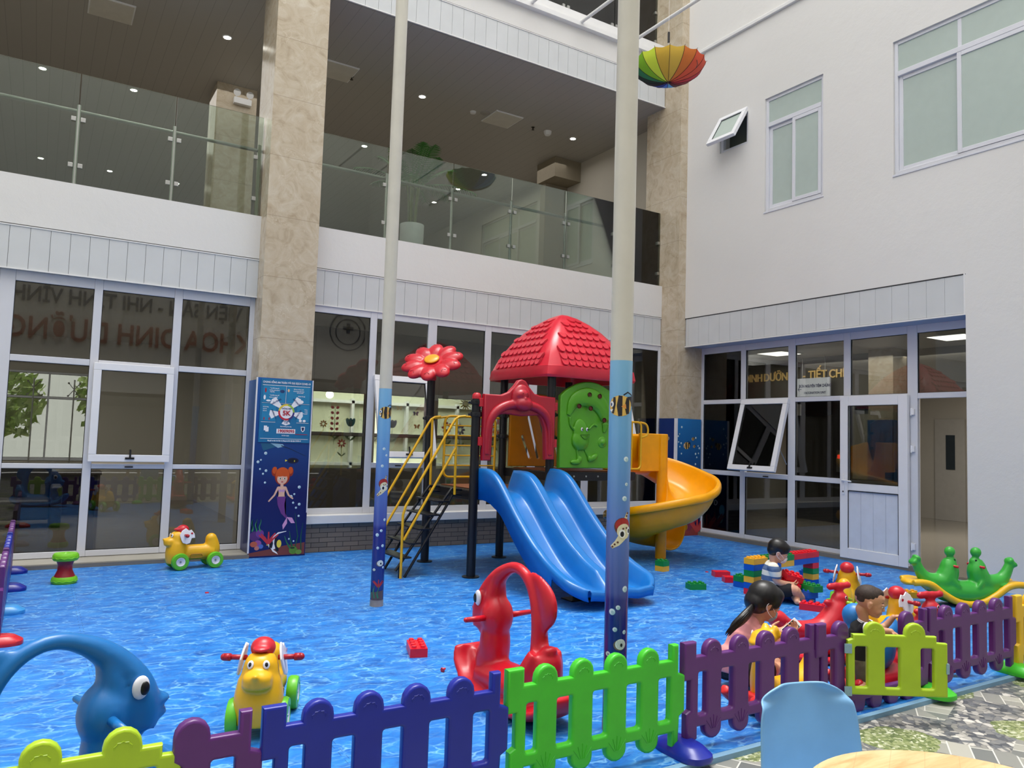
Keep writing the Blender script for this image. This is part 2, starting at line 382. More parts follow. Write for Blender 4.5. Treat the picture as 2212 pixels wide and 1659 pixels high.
# ------------------------------------------------------------------ setting
XW, YF, XG = 9.62, 10.24, 10.07         # right wall face, upper floor beam face, right glazing plane
b = B(); box(b, -.2, XG-.1, 2.9, 10.12, -.03, 0); struct('floor', b, MAT_)
b = B(); box(b, -8, 16, -9, 26, -.06, -.03); struct('floor', b, TILE)
b = B(); box(b, -8, 10.1, 10.36, 24, -.03, .03); struct('floor', b, INFLOOR)
b = B(); box(b, XG, 20, 2, 24, -.03, .02); struct('floor', b, INFLOOR)
b = B(); box(b, -.2, XG-.1, 2.86, 2.9, -.03, -.002); struct('trim_1', b, plain('pale_blue_mat_edge', (120, 160, 190), .5))
# low plinth under the left glazing: dark joint line, then stone
b = B(); box(b, -8, 2.35, 9.93, 10.45, -.03, .055); struct('baseboard_back', b, KERBW)
b = B(); box(b, -8, 2.35, 9.915, 9.93, -.03, .045); struct('baseboard_back', b, KERB)
b = B(); box(b, XG-.1, XG+.1, 5.87, 9.84, -.03, .06); struct('baseboard_right', b, KERB)
# brick breast wall and sill in the middle bay
b = B(); box(b, 3.0, 9.45, 10.12, 10.4, -.03, .38); struct('wall_back', b, BRICK)
b = B(); box(b, 3.0, 9.45, 10.06, 10.4, .38, .49); struct('trim_2', b, WHT, bev=.006)
# beams of the upper floors (white plaster band) and cladding under them
def planks(bm, a0, a1, along, f0, f1, z0, z1, wd=.2, g=.004):
    x = a0
    while x < a1-.01:
        e = min(x+wd, a1)
        if along == 'x': box(bm, x+g/2, e-g/2, f0, f1, z0, z1)
        else: box(bm, f0, f1, x+g/2, e-g/2, z0, z1)
        x += wd
for k, (xa, xb) in enumerate(((-8, 2.35), (3.04, 9.45))):
    for zb in (0, 4.41):
        b = B(); box(b, xa, xb, YF, YF+.6, 3.85+zb, 4.42+zb-(0 if zb == 0 else .0)); struct('wall_back', b, PLAS)
        b = B(); planks(b, xa, xb, 'x', YF+.004, YF+.02, 3.345+zb, 3.835+zb); struct('trim_3', b, FASC)
        b = B(); box(b, xa, xb, YF+.02, YF+.5, 3.34+zb, 3.85+zb); struct('trim_3', b, SEAM)
        b = B(); box(b, xa, xb, YF-.008, YF+.03, 3.33+zb, 3.345+zb); box(b, xa, xb, YF-.006, YF+.03, 3.825+zb, 3.838+zb); struct('trim_3', b, WHT)
b = B(); box(b, 3.04, 9.45, YF-.1, YF+.1, 8.62, 8.70); box(b, 3.04, 9.45, YF-.06, YF+.3, 8.70, 8.86); struct('trim_4', b, WHT)
b = B(); box(b, -8, 9.9, YF+.5, 24, 4.36, 4.42); struct('floor', b, INFLOOR)
b = B(); box(b, -8, 9.9, YF+.5, 24, 3.36, 3.42); struct('ceiling', b, CEIL)
def m_ceil():
    m, t, ns, ls, p = nt('gallery_ceiling_plank'); S = N(t, 'ShaderNodeSeparateXYZ'); ls.new(coords(t, kind='World'), S.inputs[0])
    f = mth(t, 'FRACT', mth(t, 'DIVIDE', S.outputs[0], .2)); j = mth(t, 'LESS_THAN', f, .03)
    ls.new(mixc(t, mth(t, 'MULTIPLY', j, .4), (168, 164, 158), (70, 66, 60)), p.inputs['Base Color']); p.inputs['Roughness'].default_value = .5; return m
GC = m_ceil()
b = B(); box(b, -8, 12.5, YF+.02, 24, 7.74, 7.80); struct('ceiling', b, GC)
b = B(); box(b, -8, 9.9, YF+.5, 24, 8.80, 8.86); struct('floor', b, INFLOOR)
b = B(); box(b, -8, 12.5, YF+.02, 24, 12.1, 12.2); struct('ceiling', b, GC)
b = B(); box(b, -8, 12.5, 23, 23.1, 4.42, 12.1); struct('wall_back', b, INWALL)
b = B(); box(b, 9.3, 12.5, 13.9, 14.1, 4.42, 7.3); box(b, 9.2, 12.5, 13.4, 14.1, 7.3, 7.74); struct('wall_back', b, plain('beige_gallery_wall', (140, 130, 112), .8))
b = B(); box(b, -8.1, -8, 10.8, 24, -.03, 12.1); struct('wall_left', b, INWALL)
# right wall: solid plaster with real window openings cut out
def wall_grid(bm, xs0, xs1, ys, zs, holes):
    for i in range(len(ys)-1):
        for j in range(len(zs)-1):
            yc = (ys[i]+ys[i+1])/2; zc = (zs[j]+zs[j+1])/2
            if any(h[0] < yc < h[1] and h[2] < zc < h[3] for h in holes): continue
            box(bm, xs0, xs1, ys[i], ys[i+1], zs[j], zs[j+1])
HS = [(-9, 5.01, -1, -.5), (5.01, 10.3, -.03, 3.80), (8.45, 9.055, 6.55, 7.155), (7.03, 8.10, 5.31, 7.16), (3.3, 5.935, 5.30, 7.16)]
ys = sorted({-9, 5.01, 10.3, 8.45, 9.055, 7.03, 8.10, 3.3, 5.935}); zs = sorted({-.03, 3.80, 6.55, 7.155, 5.31, 7.16, 5.30, 17})
b = B(); wall_grid(b, XW, XW+.28, ys, zs, HS[1:]); bmesh.ops.remove_doubles(b, verts=b.verts, dist=1e-4); struct('wall_right', b, PLAS)
b = B(); planks(b, 5.03, 9.80, 'y', XW+.004, XW+.02, 3.31, 3.785, .235, .003); struct('trim_5', b, FASC)
b = B(); box(b, XW+.02, XG+.1, 5.01, 10.3, 3.30, 3.80); struct('trim_5', b, plain('pale_blue_soffit', (172, 184, 204), .6))  # bluish tint of the ambient light put into the soffit colour
b = B(); box(b, XW-.006, XW+.03, 5.01, 9.82, 3.285, 3.305); box(b, XW-.004, XW+.02, 5.01, 5.03, 3.3, 3.8); struct('trim_5', b, WHT)
b = B(); box(b, XW-.002, XW+.03, 5.005, 9.82, 3.787, 3.80); struct('trim_5', b, plain('dark_gap', (60, 60, 62), .9))
b = B(); box(b, XW+.28, XG+.2, 4.7, 5.01, -.03, 3.3); struct('wall_right', b, PLAS)
# door jamb return on the right and hall behind
b = B(); box(b, XG, 18, 1.9, 2.0, -.03, 3.4); box(b, XG, 18, 23, 23.1, -.03, 3.4); struct('wall_right', b, INWALL)
b = B(); box(b, XG+.05, 20, 2, 24, 3.32, 3.38); struct('ceiling', b, GC)
# rear and left sides of the court (behind the camera, seen only as reflections)
b = B(); box(b, -8, XW, -5.2, -5, 3.3, 17); box(b, -8, XW, -9.1, -9, 0, 3.4); box(b, -8, XW, -9, -5, 3.3, 3.4); struct('wall_front', b, PLAS)
b = B(); box(b, -8, 9.9, YF, YF+.3, 12.2, 17); struct('wall_back', b, PLAS)
b = B(); box(b, -8.2, -8, -9, 10.3, 0, 17); struct('wall_left', b, PLAS)

# marble columns
def column(loc, sx, sy, h, label, z0=-.03):
    b = B(); box(b, 0, sx, 0, sy, z0, h); o = mk('marble_column', b, MARB, bev=.004); o.location = loc
    return props(o, label, 'column', 'beige marble clad columns')
column((2.35, 9.95, 0), .69, .75, 12, 'wide beige marble column rising full height left of the play frame')
column((9.45, 9.82, 0), .60, .9, 12, 'beige marble column in the corner where the two white walls meet')
column((2.33, 14.0, 4.42), .69, .7, 3.32, 'beige marble column inside the upper gallery behind the glass railing', 0)
column((10.6, 10.4, 0), .6, .6, 3.32, 'beige marble column inside the hall behind the corner glazing', .02)

# third-level balcony strip already built; glass railings
def railing(name, x0, x1, z0, posts, label, y=10.32, zt=1.36, hand=.93, corner=True):
    t = thing(name, label, 'railing', ((x0+x1)/2, y, z0), group='glass railings of the upper galleries')
    X = [x0]+posts+[x1]
    for a, c in zip(X, X[1:]):
        b = B(); box(b, a+.008, c-.008, y-.006, y+.006, z0+.01, z0+zt); mk('glass_pane', b, RGLASS, t, w=True)
    b = B(); tube(b, ((x0, y+.09, z0+hand), (x1, y+.09, z0+hand)), .024, 14); mk('handrail', b, STEEL, t, w=True, smooth='auto')
    for q in posts+([x1-.04] if corner else []):
        b = B(); box(b, q-.02, q+.02, y+.02, y+.04, z0, z0+hand+.06); mk('post', b, STEEL, t, w=True, bev=.002)
        for zz in (.24, .80):
            for s in (-1, 1):
                if s > 0 and q > x1-.1: continue
                b = B(); box(b, q+s*.05-.026, q+s*.05+.026, y-.022, y+.022, z0+zz-.026, z0+zz+.026); mk('clamp', b, STEEL, t, w=True, bev=.003)
railing('glass_railing', -3.8, 2.34, 4.42, [-2.87, -1.85, -.83, .19, 1.25], 'glass balcony railing of the gallery left of the marble column')
railing('glass_railing', 3.05, 9.5, 4.42, [4.13, 5.2, 6.27, 7.34, 8.42], 'long glass balcony railing between the two marble columns')
railing('glass_railing', 3.05, 9.5, 8.86, [4.13, 5.2, 6.27, 7.34, 8.42], 'glass railing of the topmost level above the white ledge', y=10.5)

# downlights and ceiling fittings of the gallery
LG = 'round recessed downlights in the gallery ceilings'
def downlight(x, y, z, label, r=.075):
    t = thing('ceiling_light', label, 'ceiling light', (x, y, z), group=LG)
    b = B(); lathe(b, ((r*.72, -.002), (r*.75, -.012), (r, -.012), (r, .0)), seg=24); mk('trim_ring', b, WHT, t, smooth='auto')
    b = B(); lathe(b, ((0, -.004), (r*.73, -.004), (r*.73, 0), (0, 0)), seg=24); mk('diffuser', b, LAMP, t, smooth='auto')
names = {(2.155, 12.318): 'above the railing left of the marble column', (-.307, 15.3): 'far left of the gallery, nearer the left edge', (1.12, 15.3): 'behind the left railing, left of the inner column',
 (5.57, 12.43): 'over the potted palm side of the middle gallery', (8.93, 12.39): 'nearest the corner column in the middle gallery', (5.58, 15.35): 'just above the palm fronds', (8.54, 15.35): 'deep in the middle gallery, behind the railing',
 (-.316, 20.6): 'deepest row, far left', (1.11, 20.6): 'deepest row, between two left railing posts', (2.61, 20.6): 'deepest row, in front of the inner column', (8.53, 16.66): 'second of the deep pair at the palm railing', (8.53, 18.0): 'third of the deep row at the palm railing'}
for (x, y), s in names.items(): downlight(x, y, 7.74, 'lit round recessed ceiling light '+s)
for x, y in ((11.6, 9.4), (11.6, 6.2), (14.2, 8.2)):
    t = thing('ceiling_light', 'square lit ceiling panel in the hall behind the %s glazing' % {9.4: 'left part of the corner', 6.2: 'door side', 8.2: 'middle part of the corner'}[y], 'ceiling light', (x, y, 3.32), group='square panel lights in the ground hall')
    b = B(); box(b, -.3, .3, -.3, .3, -.012, 0); mk('trim_ring', b, WHT, t)
    b = B(); box(b, -.27, .27, -.27, .27, -.016, -.012); mk('diffuser', b, plain('lit_panel', (255, 250, 240), .5, emit=3), t)
def hatch(x, y, label, s=.3):
    t = thing('ceiling_hatch', label, 'ceiling panel', (x, y, 7.74), group='square access panels in the gallery ceiling')
    b = B(); box(b, -s, s, -s, s, -.02, 0); mk('panel_frame', b, WHT, t, bev=.003)
    b = B(); box(b, -s+.02, s-.02, -s+.02, s-.02, -.026, -.02); mk('panel_face', b, plain('access_panel_face', (200, 196, 186), .6), t)
hatch(7.26, 12.42, 'square white access panel in the middle gallery ceiling')
hatch(3.95, 12.38, 'square white access panel just right of the marble column top')
hatch(.55, 12.48, 'square white access panel in the left gallery ceiling, upper left corner')
for x, y, s in ((7.96, 12.4, 'right of the square access panel'), (4.24, 12.45, 'beside the access panel near the marble column')):
    t = thing('sprinkler', 'small dark fire sprinkler '+s, 'sprinkler', (x, y, 7.74), group='ceiling sprinklers')
    b = B(); lathe(b, ((0, 0), (.035, 0), (.03, -.01), (.012, -.014), (.012, -.05), (.03, -.055), (0, -.06)), seg=14); mk('sprinkler_head', b, plain('sprinkler_brass', (60, 56, 50), .4, .8), t, smooth='auto')
b = B(); lathe(b, ((.0, -.08), (.05, -.08), (.075, -.05), (.08, 0)), seg=20); o = mk('motion_sensor', b, WHT, smooth='auto'); o.location = (8.31, 12.4, 7.74); props(o, 'small white dome sensor on the gallery ceiling near the big pole', 'sensor')
b = B(); lathe(b, ((.0, -.035), (.05, -.035), (.06, 0)), seg=20); o = mk('smoke_detector', b, WHT, smooth='auto'); o.location = (6.64, 12.46, 7.74); props(o, 'white smoke detector left of the round speaker and access panel', 'smoke detector')
b = B(); lathe(b, ((.0, -.012), (.085, -.012), (.1, 0)), seg=24); o = mk('ceiling_speaker', b, plain('speaker_grille', (150, 146, 140), .6), smooth='auto'); o.location = (6.86, 12.38, 7.74); props(o, 'flat round ceiling speaker touching the access panel in the middle gallery', 'speaker')
t = thing('emergency_light', 'white twin-head emergency light on the inner marble column of the gallery', 'emergency light', (2.76, 13.93, 7.45))
b = B(); box(b, -.15, .15, -.03, .07, -.06, .05); mk('battery_case', b, WHT, t, bev=.006)
for s in (-.11, .11):
    b = B(); lathe(b, ((0, .0), (.035, 0), (.062, -.05), (.062, -.06), (0, -.055)), (s, 0, .14), 18, axis=Matrix.Rotation(rad(-70), 3, 'X')); tube(b, ((s, .02, .05), (s, .02, .12)), .01, 8); mk('lamp_head', b, WHT, t, smooth='auto')

# ------------------------------------------------------------------ lights and world
w = bpy.data.worlds.new('sky'); bpy.context.scene.world = w; w.use_nodes = True
bg = w.node_tree.nodes['Background']; bg.inputs[0].default_value = (1.0, .985, .955, 1); bg.inputs[1].default_value = 2.05
sl_ = bpy.data.lights.new('skylight sun', 'SUN'); sl_.energy = 2.1; sl_.angle = rad(24); sl_.color = (1, .985, .95); so = bpy.data.objects.new('skylight sun', sl_); C.objects.link(so); so.rotation_euler = (rad(-5), rad(6), 0)
sc = bpy.context.scene
sc.view_settings.view_transform = 'Standard'; sc.view_settings.look = 'None'; sc.view_settings.gamma = 1; sc.view_settings.use_curve_mapping = False
sc.view_settings.exposure = 0.55
# ------------------------------------------------------------------ glazing
def fr(bm, ax, u0, u1, z0, z1, d0, d1):
    if ax == 'y': box(bm, u0, u1, d0, d1, z0, z1)
    else: box(bm, d0, d1, u0, u1, z0, z1)
def glazing(name, ax, d, verts, rows, skip=(), th=.06, mat=UPVC, side=-1, gl=GLASS, norail=()):
    """verts: list of (u0,u1) members, rows: list of (z0,z1) rails; one frame mesh, one pane per cell"""
    t = struct_empty(name, (verts[0][0], d, rows[0][0]) if ax == 'y' else (d, verts[0][0], rows[0][0]))
    z0, z1 = rows[0][0], rows[-1][1]; b = B()
    for a, c in verts: fr(b, ax, a, c, z0, z1, d-th/2, d+th/2)
    for i, ((a, c), (e, f)) in enumerate(zip(verts, verts[1:])):
        for j, (g, h) in enumerate(rows):
          if (i, j) not in norail: fr(b, ax, c, e, g, h, d-th/2+.002, d+th/2-.002)
    mk('window_frame', b, mat, t, w=True, bev=.006)
    g_ = B()
    for i, ((a, c), (e, f)) in enumerate(zip(verts, verts[1:])):
        for j, ((g, h), (k, l)) in enumerate(zip(rows, rows[1:])):
            if (i, j) in skip: continue
            b = B(); fr(b, ax, c, e, h, k, d-.004, d+.004); mk('glass_pane', b, gl, t, w=True)
            for q in ((c, c+.006, h, k), (e-.006, e, h, k), (c, e, h, h+.006), (c, e, k-.006, k)): fr(g_, ax, *q, d-.012, d+.012)
    mk('gasket', g_, RUB, t, w=True)
    return t
def sash(parent, M, w_, h_, fw=.085, handle=True, mat=UPVC2, gl=GLASS, stays=True):
    """opened top-hung sash; local x across, z down from the hinge line, y towards the court"""
    def L(bm): bmesh.ops.transform(bm, matrix=M, verts=bm.verts); return bm
    b = B(); box(b, 0, w_, -.03, .03, -fw, 0); box(b, 0, w_, -.03, .03, -h_, -h_+fw); box(b, 0, fw, -.03, .03, -h_+fw, -fw); box(b, w_-fw, w_, -.03, .03, -h_+fw, -fw)
    s = mk('sash', L(b), mat, parent, w=True, bev=.006)
    b = B(); box(b, fw, w_-fw, -.004, .004, -h_+fw, -fw); mk('sash_glass', L(b), gl, s, w=True)
    b = B()
    for q in ((fw, fw+.005, -h_+fw, -fw), (w_-fw-.005, w_-fw, -h_+fw, -fw), (fw, w_-fw, -h_+fw, -h_+fw+.005), (fw, w_-fw, -fw-.005, -fw)): box(b, q[0], q[1], -.014, .014, q[2], q[3])
    mk('gasket', L(b), RUB, s, w=True)
    if handle:
        b = B(); box(b, w_*.5-.05, w_*.5+.05, .03, .045, -h_+.03, -h_+.055); box(b, w_*.5-.008, w_*.5+.012, .045, .06, -h_+.03, -h_+.15); mk('handle', L(b), DARKM, s, w=True, bev=.003)
    return s
def sashM(ax, u, d, z, ang, right=1):
    """hinge-line origin; court side is -Y (ax y) or -X (ax x)"""
    if ax == 'y': base = Matrix.Translation((u, d, z)) @ Matrix.Rotation(PI, 4, 'Z') @ Matrix.Diagonal((-1, 1, 1, 1))
    else: base = Matrix.Translation((d, u, z)) @ Matrix(((0, -1, 0, 0), (-1, 0, 0, 0), (0, 0, 1, 0), (0, 0, 0, 1)))
    return base @ Matrix.Rotation(rad(ang), 4, 'X')
R3 = [(.06, .13), (1.085, 1.142), (2.30, 2.375), (3.22, 3.34)]
g1 = glazing('window_1', 'y', 10.36, [(-3.8, -3.7), (-2.95, -2.85), (-2.1, -2.0), (-1.27, -1.2), (-.46, -.31), (.485, .575), (1.37, 1.465), (2.29, 2.36)], R3, skip=((5, 1),))
sash(g1, sashM('y', .53, 10.30, 2.34, 1.5), .88, 1.17)
b = B(); box(b, .93, 1.02, 10.318, 10.33, 1.10, 1.115); mk('latch_plate', b, DARKM, g1, w=True)
b = B(); box(b, -8, -3.8, 10.3, 10.4, 0, 3.4); struct('wall_back', b, PLAS)
g2 = glazing('window_2', 'y', 10.28, [(3.02, 3.11), (3.94, 4.04), (4.85, 4.99), (5.82, 5.93), (6.66, 6.81), (7.74, 7.88), (8.66, 8.75), (9.40, 9.5)], [(.49, .57), (3.24, 3.35)], skip=((1, 0), (5, 0)))
for (u0, u1) in ((4.04, 4.85), (7.88, 8.66)):
    b = B(); box(b, u0, u1, 10.25, 10.31, 1.12, 1.19); box(b, u0, u1, 10.25, 10.31, 2.37, 2.44); mk('rail', b, UPVC, g2, w=True, bev=.005)
    for z0, z1 in ((.57, 1.12), (2.44, 3.24)):
        b = B(); box(b, u0, u1, 10.276, 10.284, z0, z1); mk('glass_pane', b, GLASS, g2, w=True)
    sash(g2, sashM('y', u0-.03, 10.22, 2.43, 16), u1-u0+.06, 1.20)
    b = B(); box(b, u0+.36, u0+.45, 10.24, 10.25, 1.145, 1.16); mk('latch_plate', b, DARKM, g2, w=True)
    for q in (u0+.03, u1-.03):
        b = B(); tube(b, ((q, 10.24, 1.5), (q, 10.04, 1.62)), .006, 8); mk('stay', b, STEEL, g2, w=True)
g3 = glazing('window_3', 'x', XG, [(9.86, 9.77), (8.92, 8.82), (7.96, 7.83), (6.98, 6.87), (6.01, 5.87), (5.10, 5.01)], [(.06, .13), (1.08, 1.157), (2.30, 2.373), (3.19, 3.30)], skip=((1, 1), (4, 0), (4, 1)), norail=((4, 0), (4, 1)))
sash(g3, sashM('x', 8.86, XG-.05, 2.35, 16), .94, 1.20)
b = B(); box(b, XG-.045, XG-.03, 8.33, 8.43, 1.10, 1.115); mk('latch_plate', b, DARKM, g3, w=True)
for q in (7.98, 8.78):
    b = B(); tube(b, ((XG-.03, q, 1.32), (XG-.24, q, 1.62)), .007, 8); mk('stay', b, STEEL, g3, w=True)
# open door leaf folded back against the glazing
d1 = struct_empty('door_1', (XG-.07, 5.98, .03)); DX = XG-.08
b = B(); lo, hi, z0, z1 = 5.965, 6.985, .035, 2.355
for q in ((lo, lo+.135, z0, z1), (hi-.135, hi, z0, z1), (lo+.135, hi-.135, z0, z0+.15), (lo+.135, hi-.135, z1-.14, z1), (lo+.135, hi-.135, 1.00, 1.11)): box(b, DX-.03, DX+.03, q[0], q[1], q[2], q[3])
mk('door_leaf', b, UPVC2, d1, w=True, bev=.008)
b = B(); planks(b, lo+.135, hi-.135, 'y', DX-.012, DX+.012, z0+.15, 1.0, .1875, .003); mk('door_panel', b, plain('door_infill_board', (212, 218, 230), .4), d1, w=True)
b = B(); box(b, DX-.004, DX+.004, lo+.135, hi-.135, 1.11, z1-.14); mk('door_glass', b, GLASS, d1, w=True)
b = B()
for q in ((lo+.13, lo+.14, 1.11, z1-.14), (hi-.14, hi-.13, 1.11, z1-.14), (lo+.13, hi-.13, 1.11, 1.117), (lo+.13, hi-.13, z1-.147, z1-.14), (lo+.13, lo+.137, z0+.15, 1.), (hi-.137, hi-.13, z0+.15, 1.), (lo+.13, hi-.13, .99, 1.0)): box(b, DX-.031, DX-.02, q[0], q[1], q[2], q[3])
mk('gasket', b, RUB, d1, w=True)
b = B(); box(b, DX-.045, DX-.03, hi-.085, hi-.045, .94, 1.22); tube(b, ((DX-.045, hi-.065, 1.14), (DX-.07, hi-.065, 1.14), (DX-.075, hi-.09, 1.14), (DX-.07, hi-.21, 1.13)), .011, 10, 3); hd = mk('door_handle', b, UPVC2, d1, w=True, bev=.003)
b = B(); lathe(b, ((0, 0), (.011, 0), (.011, .002), (0, .002)), (DX-.047, hi-.065, .98), 12, axis=Matrix.Rotation(-PI/2, 3, 'Y')); mk('keyhole', b, RUB, hd, w=True)
for z in (.32, 1.62, 2.12):
    b = B(); tube(b, ((XG-.05, 5.945, z-.05), (XG-.05, 5.945, z+.05)), .014, 10); box(b, XG-.06, XG-.03, 5.90, 5.95, z-.04, z+.04); mk('hinge', b, UPVC2, d1, w=True, smooth='auto')

# windows in the right wall
def recess(name, y0, y1, z0, z1, tz=None, mids=(), slide=False):
    t = struct_empty(name, (XW+.06, y0, z0)); b = B(); f = .05; X0, X1 = XW+.03, XW+.10
    for q in ((y0, y0+f, z0, z1), (y1-f, y1, z0, z1), (y0+f, y1-f, z0, z0+f), (y0+f, y1-f, z1-f, z1)): box(b, X0, X1, *q)
    if tz: box(b, X0-.01, X1, y0+f, y1-f, tz-.035, tz+.035)
    if tz and mids: box(b, X0+.01, X1-.01, mids[0]-.025, mids[0]+.025, tz, z1-f)
    mk('window_frame', b, UPVC, t, w=True, bev=.006); return t
w4 = recess('window_4', 8.45, 9.055, 6.55, 7.155)
s_ = sash(w4, sashM('x', 9.05, XW-.0, 7.15, 31), .60, .62, fw=.075, handle=False, gl=FROST)
b = B(); box(b, XW+.24, XW+.27, 8.45, 9.055, 6.55, 7.155); mk('dim_room_sheet', b, plain('dim_room_beyond', (86, 92, 84), .6), w4, w=True)  # plain sheet coloured for the dimness of the room behind, no real screen
for nm, y0, y1, z0, z1, tz, ym, front in (('window_5', 7.03, 8.10, 5.31, 7.16, 6.72, 7.565, 0), ('window_6', 3.30, 5.935, 5.30, 7.16, 6.70, 5.07, 0)):
    t = recess(nm, y0, y1, z0, z1, tz, (ym if nm == 'window_6' else 99,) if nm == 'window_6' else ())
    b = B()
    if nm == 'window_6':
        box(b, XW+.045, XW+.055, ym+.025, y1-.05, tz+.035, z1-.05); box(b, XW+.045, XW+.055, y0+.05, ym-.025, tz+.035, z1-.05)
    else: box(b, XW+.045, XW+.055, y0+.05, y1-.05, tz+.035, z1-.05)
    mk('frosted_pane', b, FROST, t, w=True)
    spans = [(ym-.02, y1-.05, .075), (y0+.05, ym+.03, .04)] if nm == 'window_5' else [(ym-.02, y1-.05, .075), (4.18, ym+.03, .04), (3.35, 4.22, .075)]
    for a, c, dx in spans:
        b = B(); f = .055
        for q in ((a, a+f, z0+.05, tz-.035), (c-f, c, z0+.05, tz-.035), (a+f, c-f, z0+.05, z0+.05+f), (a+f, c-f, tz-.035-f, tz-.035)): box(b, XW+dx-.018, XW+dx+.018, *q)
        s = mk('sliding_sash', b, UPVC, t, w=True, bev=.005)
        b = B(); box(b, XW+dx-.004, XW+dx+.004, a+f, c-f, z0+.05+f, tz-.035-f); mk('frosted_pane', b, FROST, s, w=True)
    b = B(); box(b, XW-.012, XW+.04, y0-.01, y1+.01, z0-.03, z0); mk('window_sill', b, UPVC, t, w=True, bev=.004)
b = B(); box(b, XW-.05, XW, 0, 9.8, 8.50, 8.56); struct('trim_6', b, WHT, bev=.008)

# roof joists running out from the ledge over the play area
for x, z, s in ((6.42, 8.63, 'leftmost of the three, starting beside the slim pole'), (7.43, 8.63, 'middle one of three, passing behind the thick pole'), (8.5, 8.58, 'right one of three, nearest the rainbow umbrella')):
    b = B(); tube(b, ((0, 0, 0), (0, -9, 0)), .03, 14); o = mk('roof_joist', b, WHT, smooth='auto'); o.location = (x, 10.16, z+.06)
    props(o, 'thin white steel roof pipe, '+s, 'pipe', 'white roof pipes at the top of the court')

# ------------------------------------------------------------------ ground floor rooms seen through the glazing
b = B(); box(b, -8, -.6, 18, 18.1, 0, 3.4); box(b, .92, 9.9, 18, 18.1, 0, 3.4); box(b, -.6, .92, 18, 18.1, 2.62, 3.4); box(b, -.6, .92, 18, 18.1, 0, .9)
box(b, 3.0, 3.12, 12.4, 18, 0, 3.4); struct('wall_back', b, INWALL)
b = B(); box(b, 9.9, 10.05, 10.8, 24, 0, 12); struct('wall_back', b, INWALL)
g7 = glazing('window_7', 'y', 18.0, [(-.62, -.56), (.15, .17), (.88, .94)], [(.86, .92), (2.1, 2.14), (2.6, 2.64)])
for x in (-.1, .6):
    for s1 in (-1, 1):
        b = B(); tube(b, ((x, 17.9, 2.3), (x+s1*.09, 17.95, 2.42)), .008, 6); tube(b, ((x, 17.9, 2.3), (x+s1*.09, 17.95, 2.18)), .008, 6); ell(b, (x+s1*.1, 17.93, 2.43), .02, u=8, v=6); ell(b, (x+s1*.1, 17.93, 2.17), .02, u=8, v=6); mk('spider_clamp', b, STEEL, g7, w=True)
    b = B(); tube(b, ((x, 17.9, 0.05), (x, 17.9, 2.5)), .014, 8); mk('mast', b, STEEL, g7, w=True)
def tree(x, y, h, label, seed):
    t = thing('tree', label, 'tree', (x, y, -.03), group='trees outside the far window of the left hall'); rnd = random.Random(seed)
    b = B(); tube(b, ((0, 0, 0), (.1, 0, h*.5), (0, .1, h*.75)), (.14, .1, .05), 8, 3); mk('trunk', b, plain('tree_bark', (88, 74, 58), .9), t)
    b = B()
    for _ in range(900):
        a = rnd.random()*2*PI; q = rnd.random()**.5; z = h*(.35+.65*rnd.random()); r = 1.5*(1-abs((z/h)-.65)*1.1)*q; s = .1+.1*rnd.random()
        c = Vector((r*cos(a), r*sin(a), z)); n = Vector((rnd.random()-.5, rnd.random()-.5, rnd.random()-.5)).normalized(); u = n.orthogonal(); v = n.cross(u)
        vs = [bm_v for bm_v in (b.verts.new(c+u*s), b.verts.new(c+v*s*.5), b.verts.new(c-u*s), b.verts.new(c-v*s*.5))]; b.faces.new(vs)
    mk('foliage', b, plain('sunlit_leaves', (206, 226, 150), .7, var=.3, scale=2), t)  # leaf colour lightened to carry the sunlight outside
tree(-1.2, 27.8, 3.6, 'green tree seen left in the far window of the left hall', 3); tree(2.4, 28.4, 4.0, 'green tree seen right in the far window of the left hall', 4)
b = B(); box(b, -10, 12, 24, 40, -.06, -.03); struct('floor', b, plain('sunlit_paving', (196, 190, 176), .8))
# dim furniture of the left hall
WOOD = plain('dark_wood', (58, 46, 38), .4, var=.2); LEATH = plain('dark_leather', (40, 38, 38), .5)
t = thing('desk', 'long dark reception desk inside the left hall below the far window', 'desk', (.2, 15.2, .03))
b = B(); box(b, -.8, .8, -.3, .3, .72, .78); mk('desktop', b, WOOD, t, bev=.004)
b = B(); box(b, -.78, .78, .24, .28, 0, .72); box(b, -.78, -.74, -.28, .24, 0, .72); box(b, .74, .78, -.28, .24, 0, .72); mk('desk_panel', b, WOOD, t)
t = thing('armchair', 'black leather armchair in front of the desk in the left hall', 'armchair', (-.1, 13.9, .03))
b = B(); box(b, -.35, .35, -.35, .35, .12, .42); mk('seat', b, LEATH, t, bev=.05, seg=4)
b = B(); box(b, -.35, .35, .22, .38, .35, .95); mk('backrest', b, LEATH, t, bev=.05, seg=4)
for s in (-1, 1):
    b = B(); box(b, s*.42-.08, s*.42+.08, -.35, .35, .0, .62); mk('armrest', b, LEATH, t, bev=.04, seg=4)
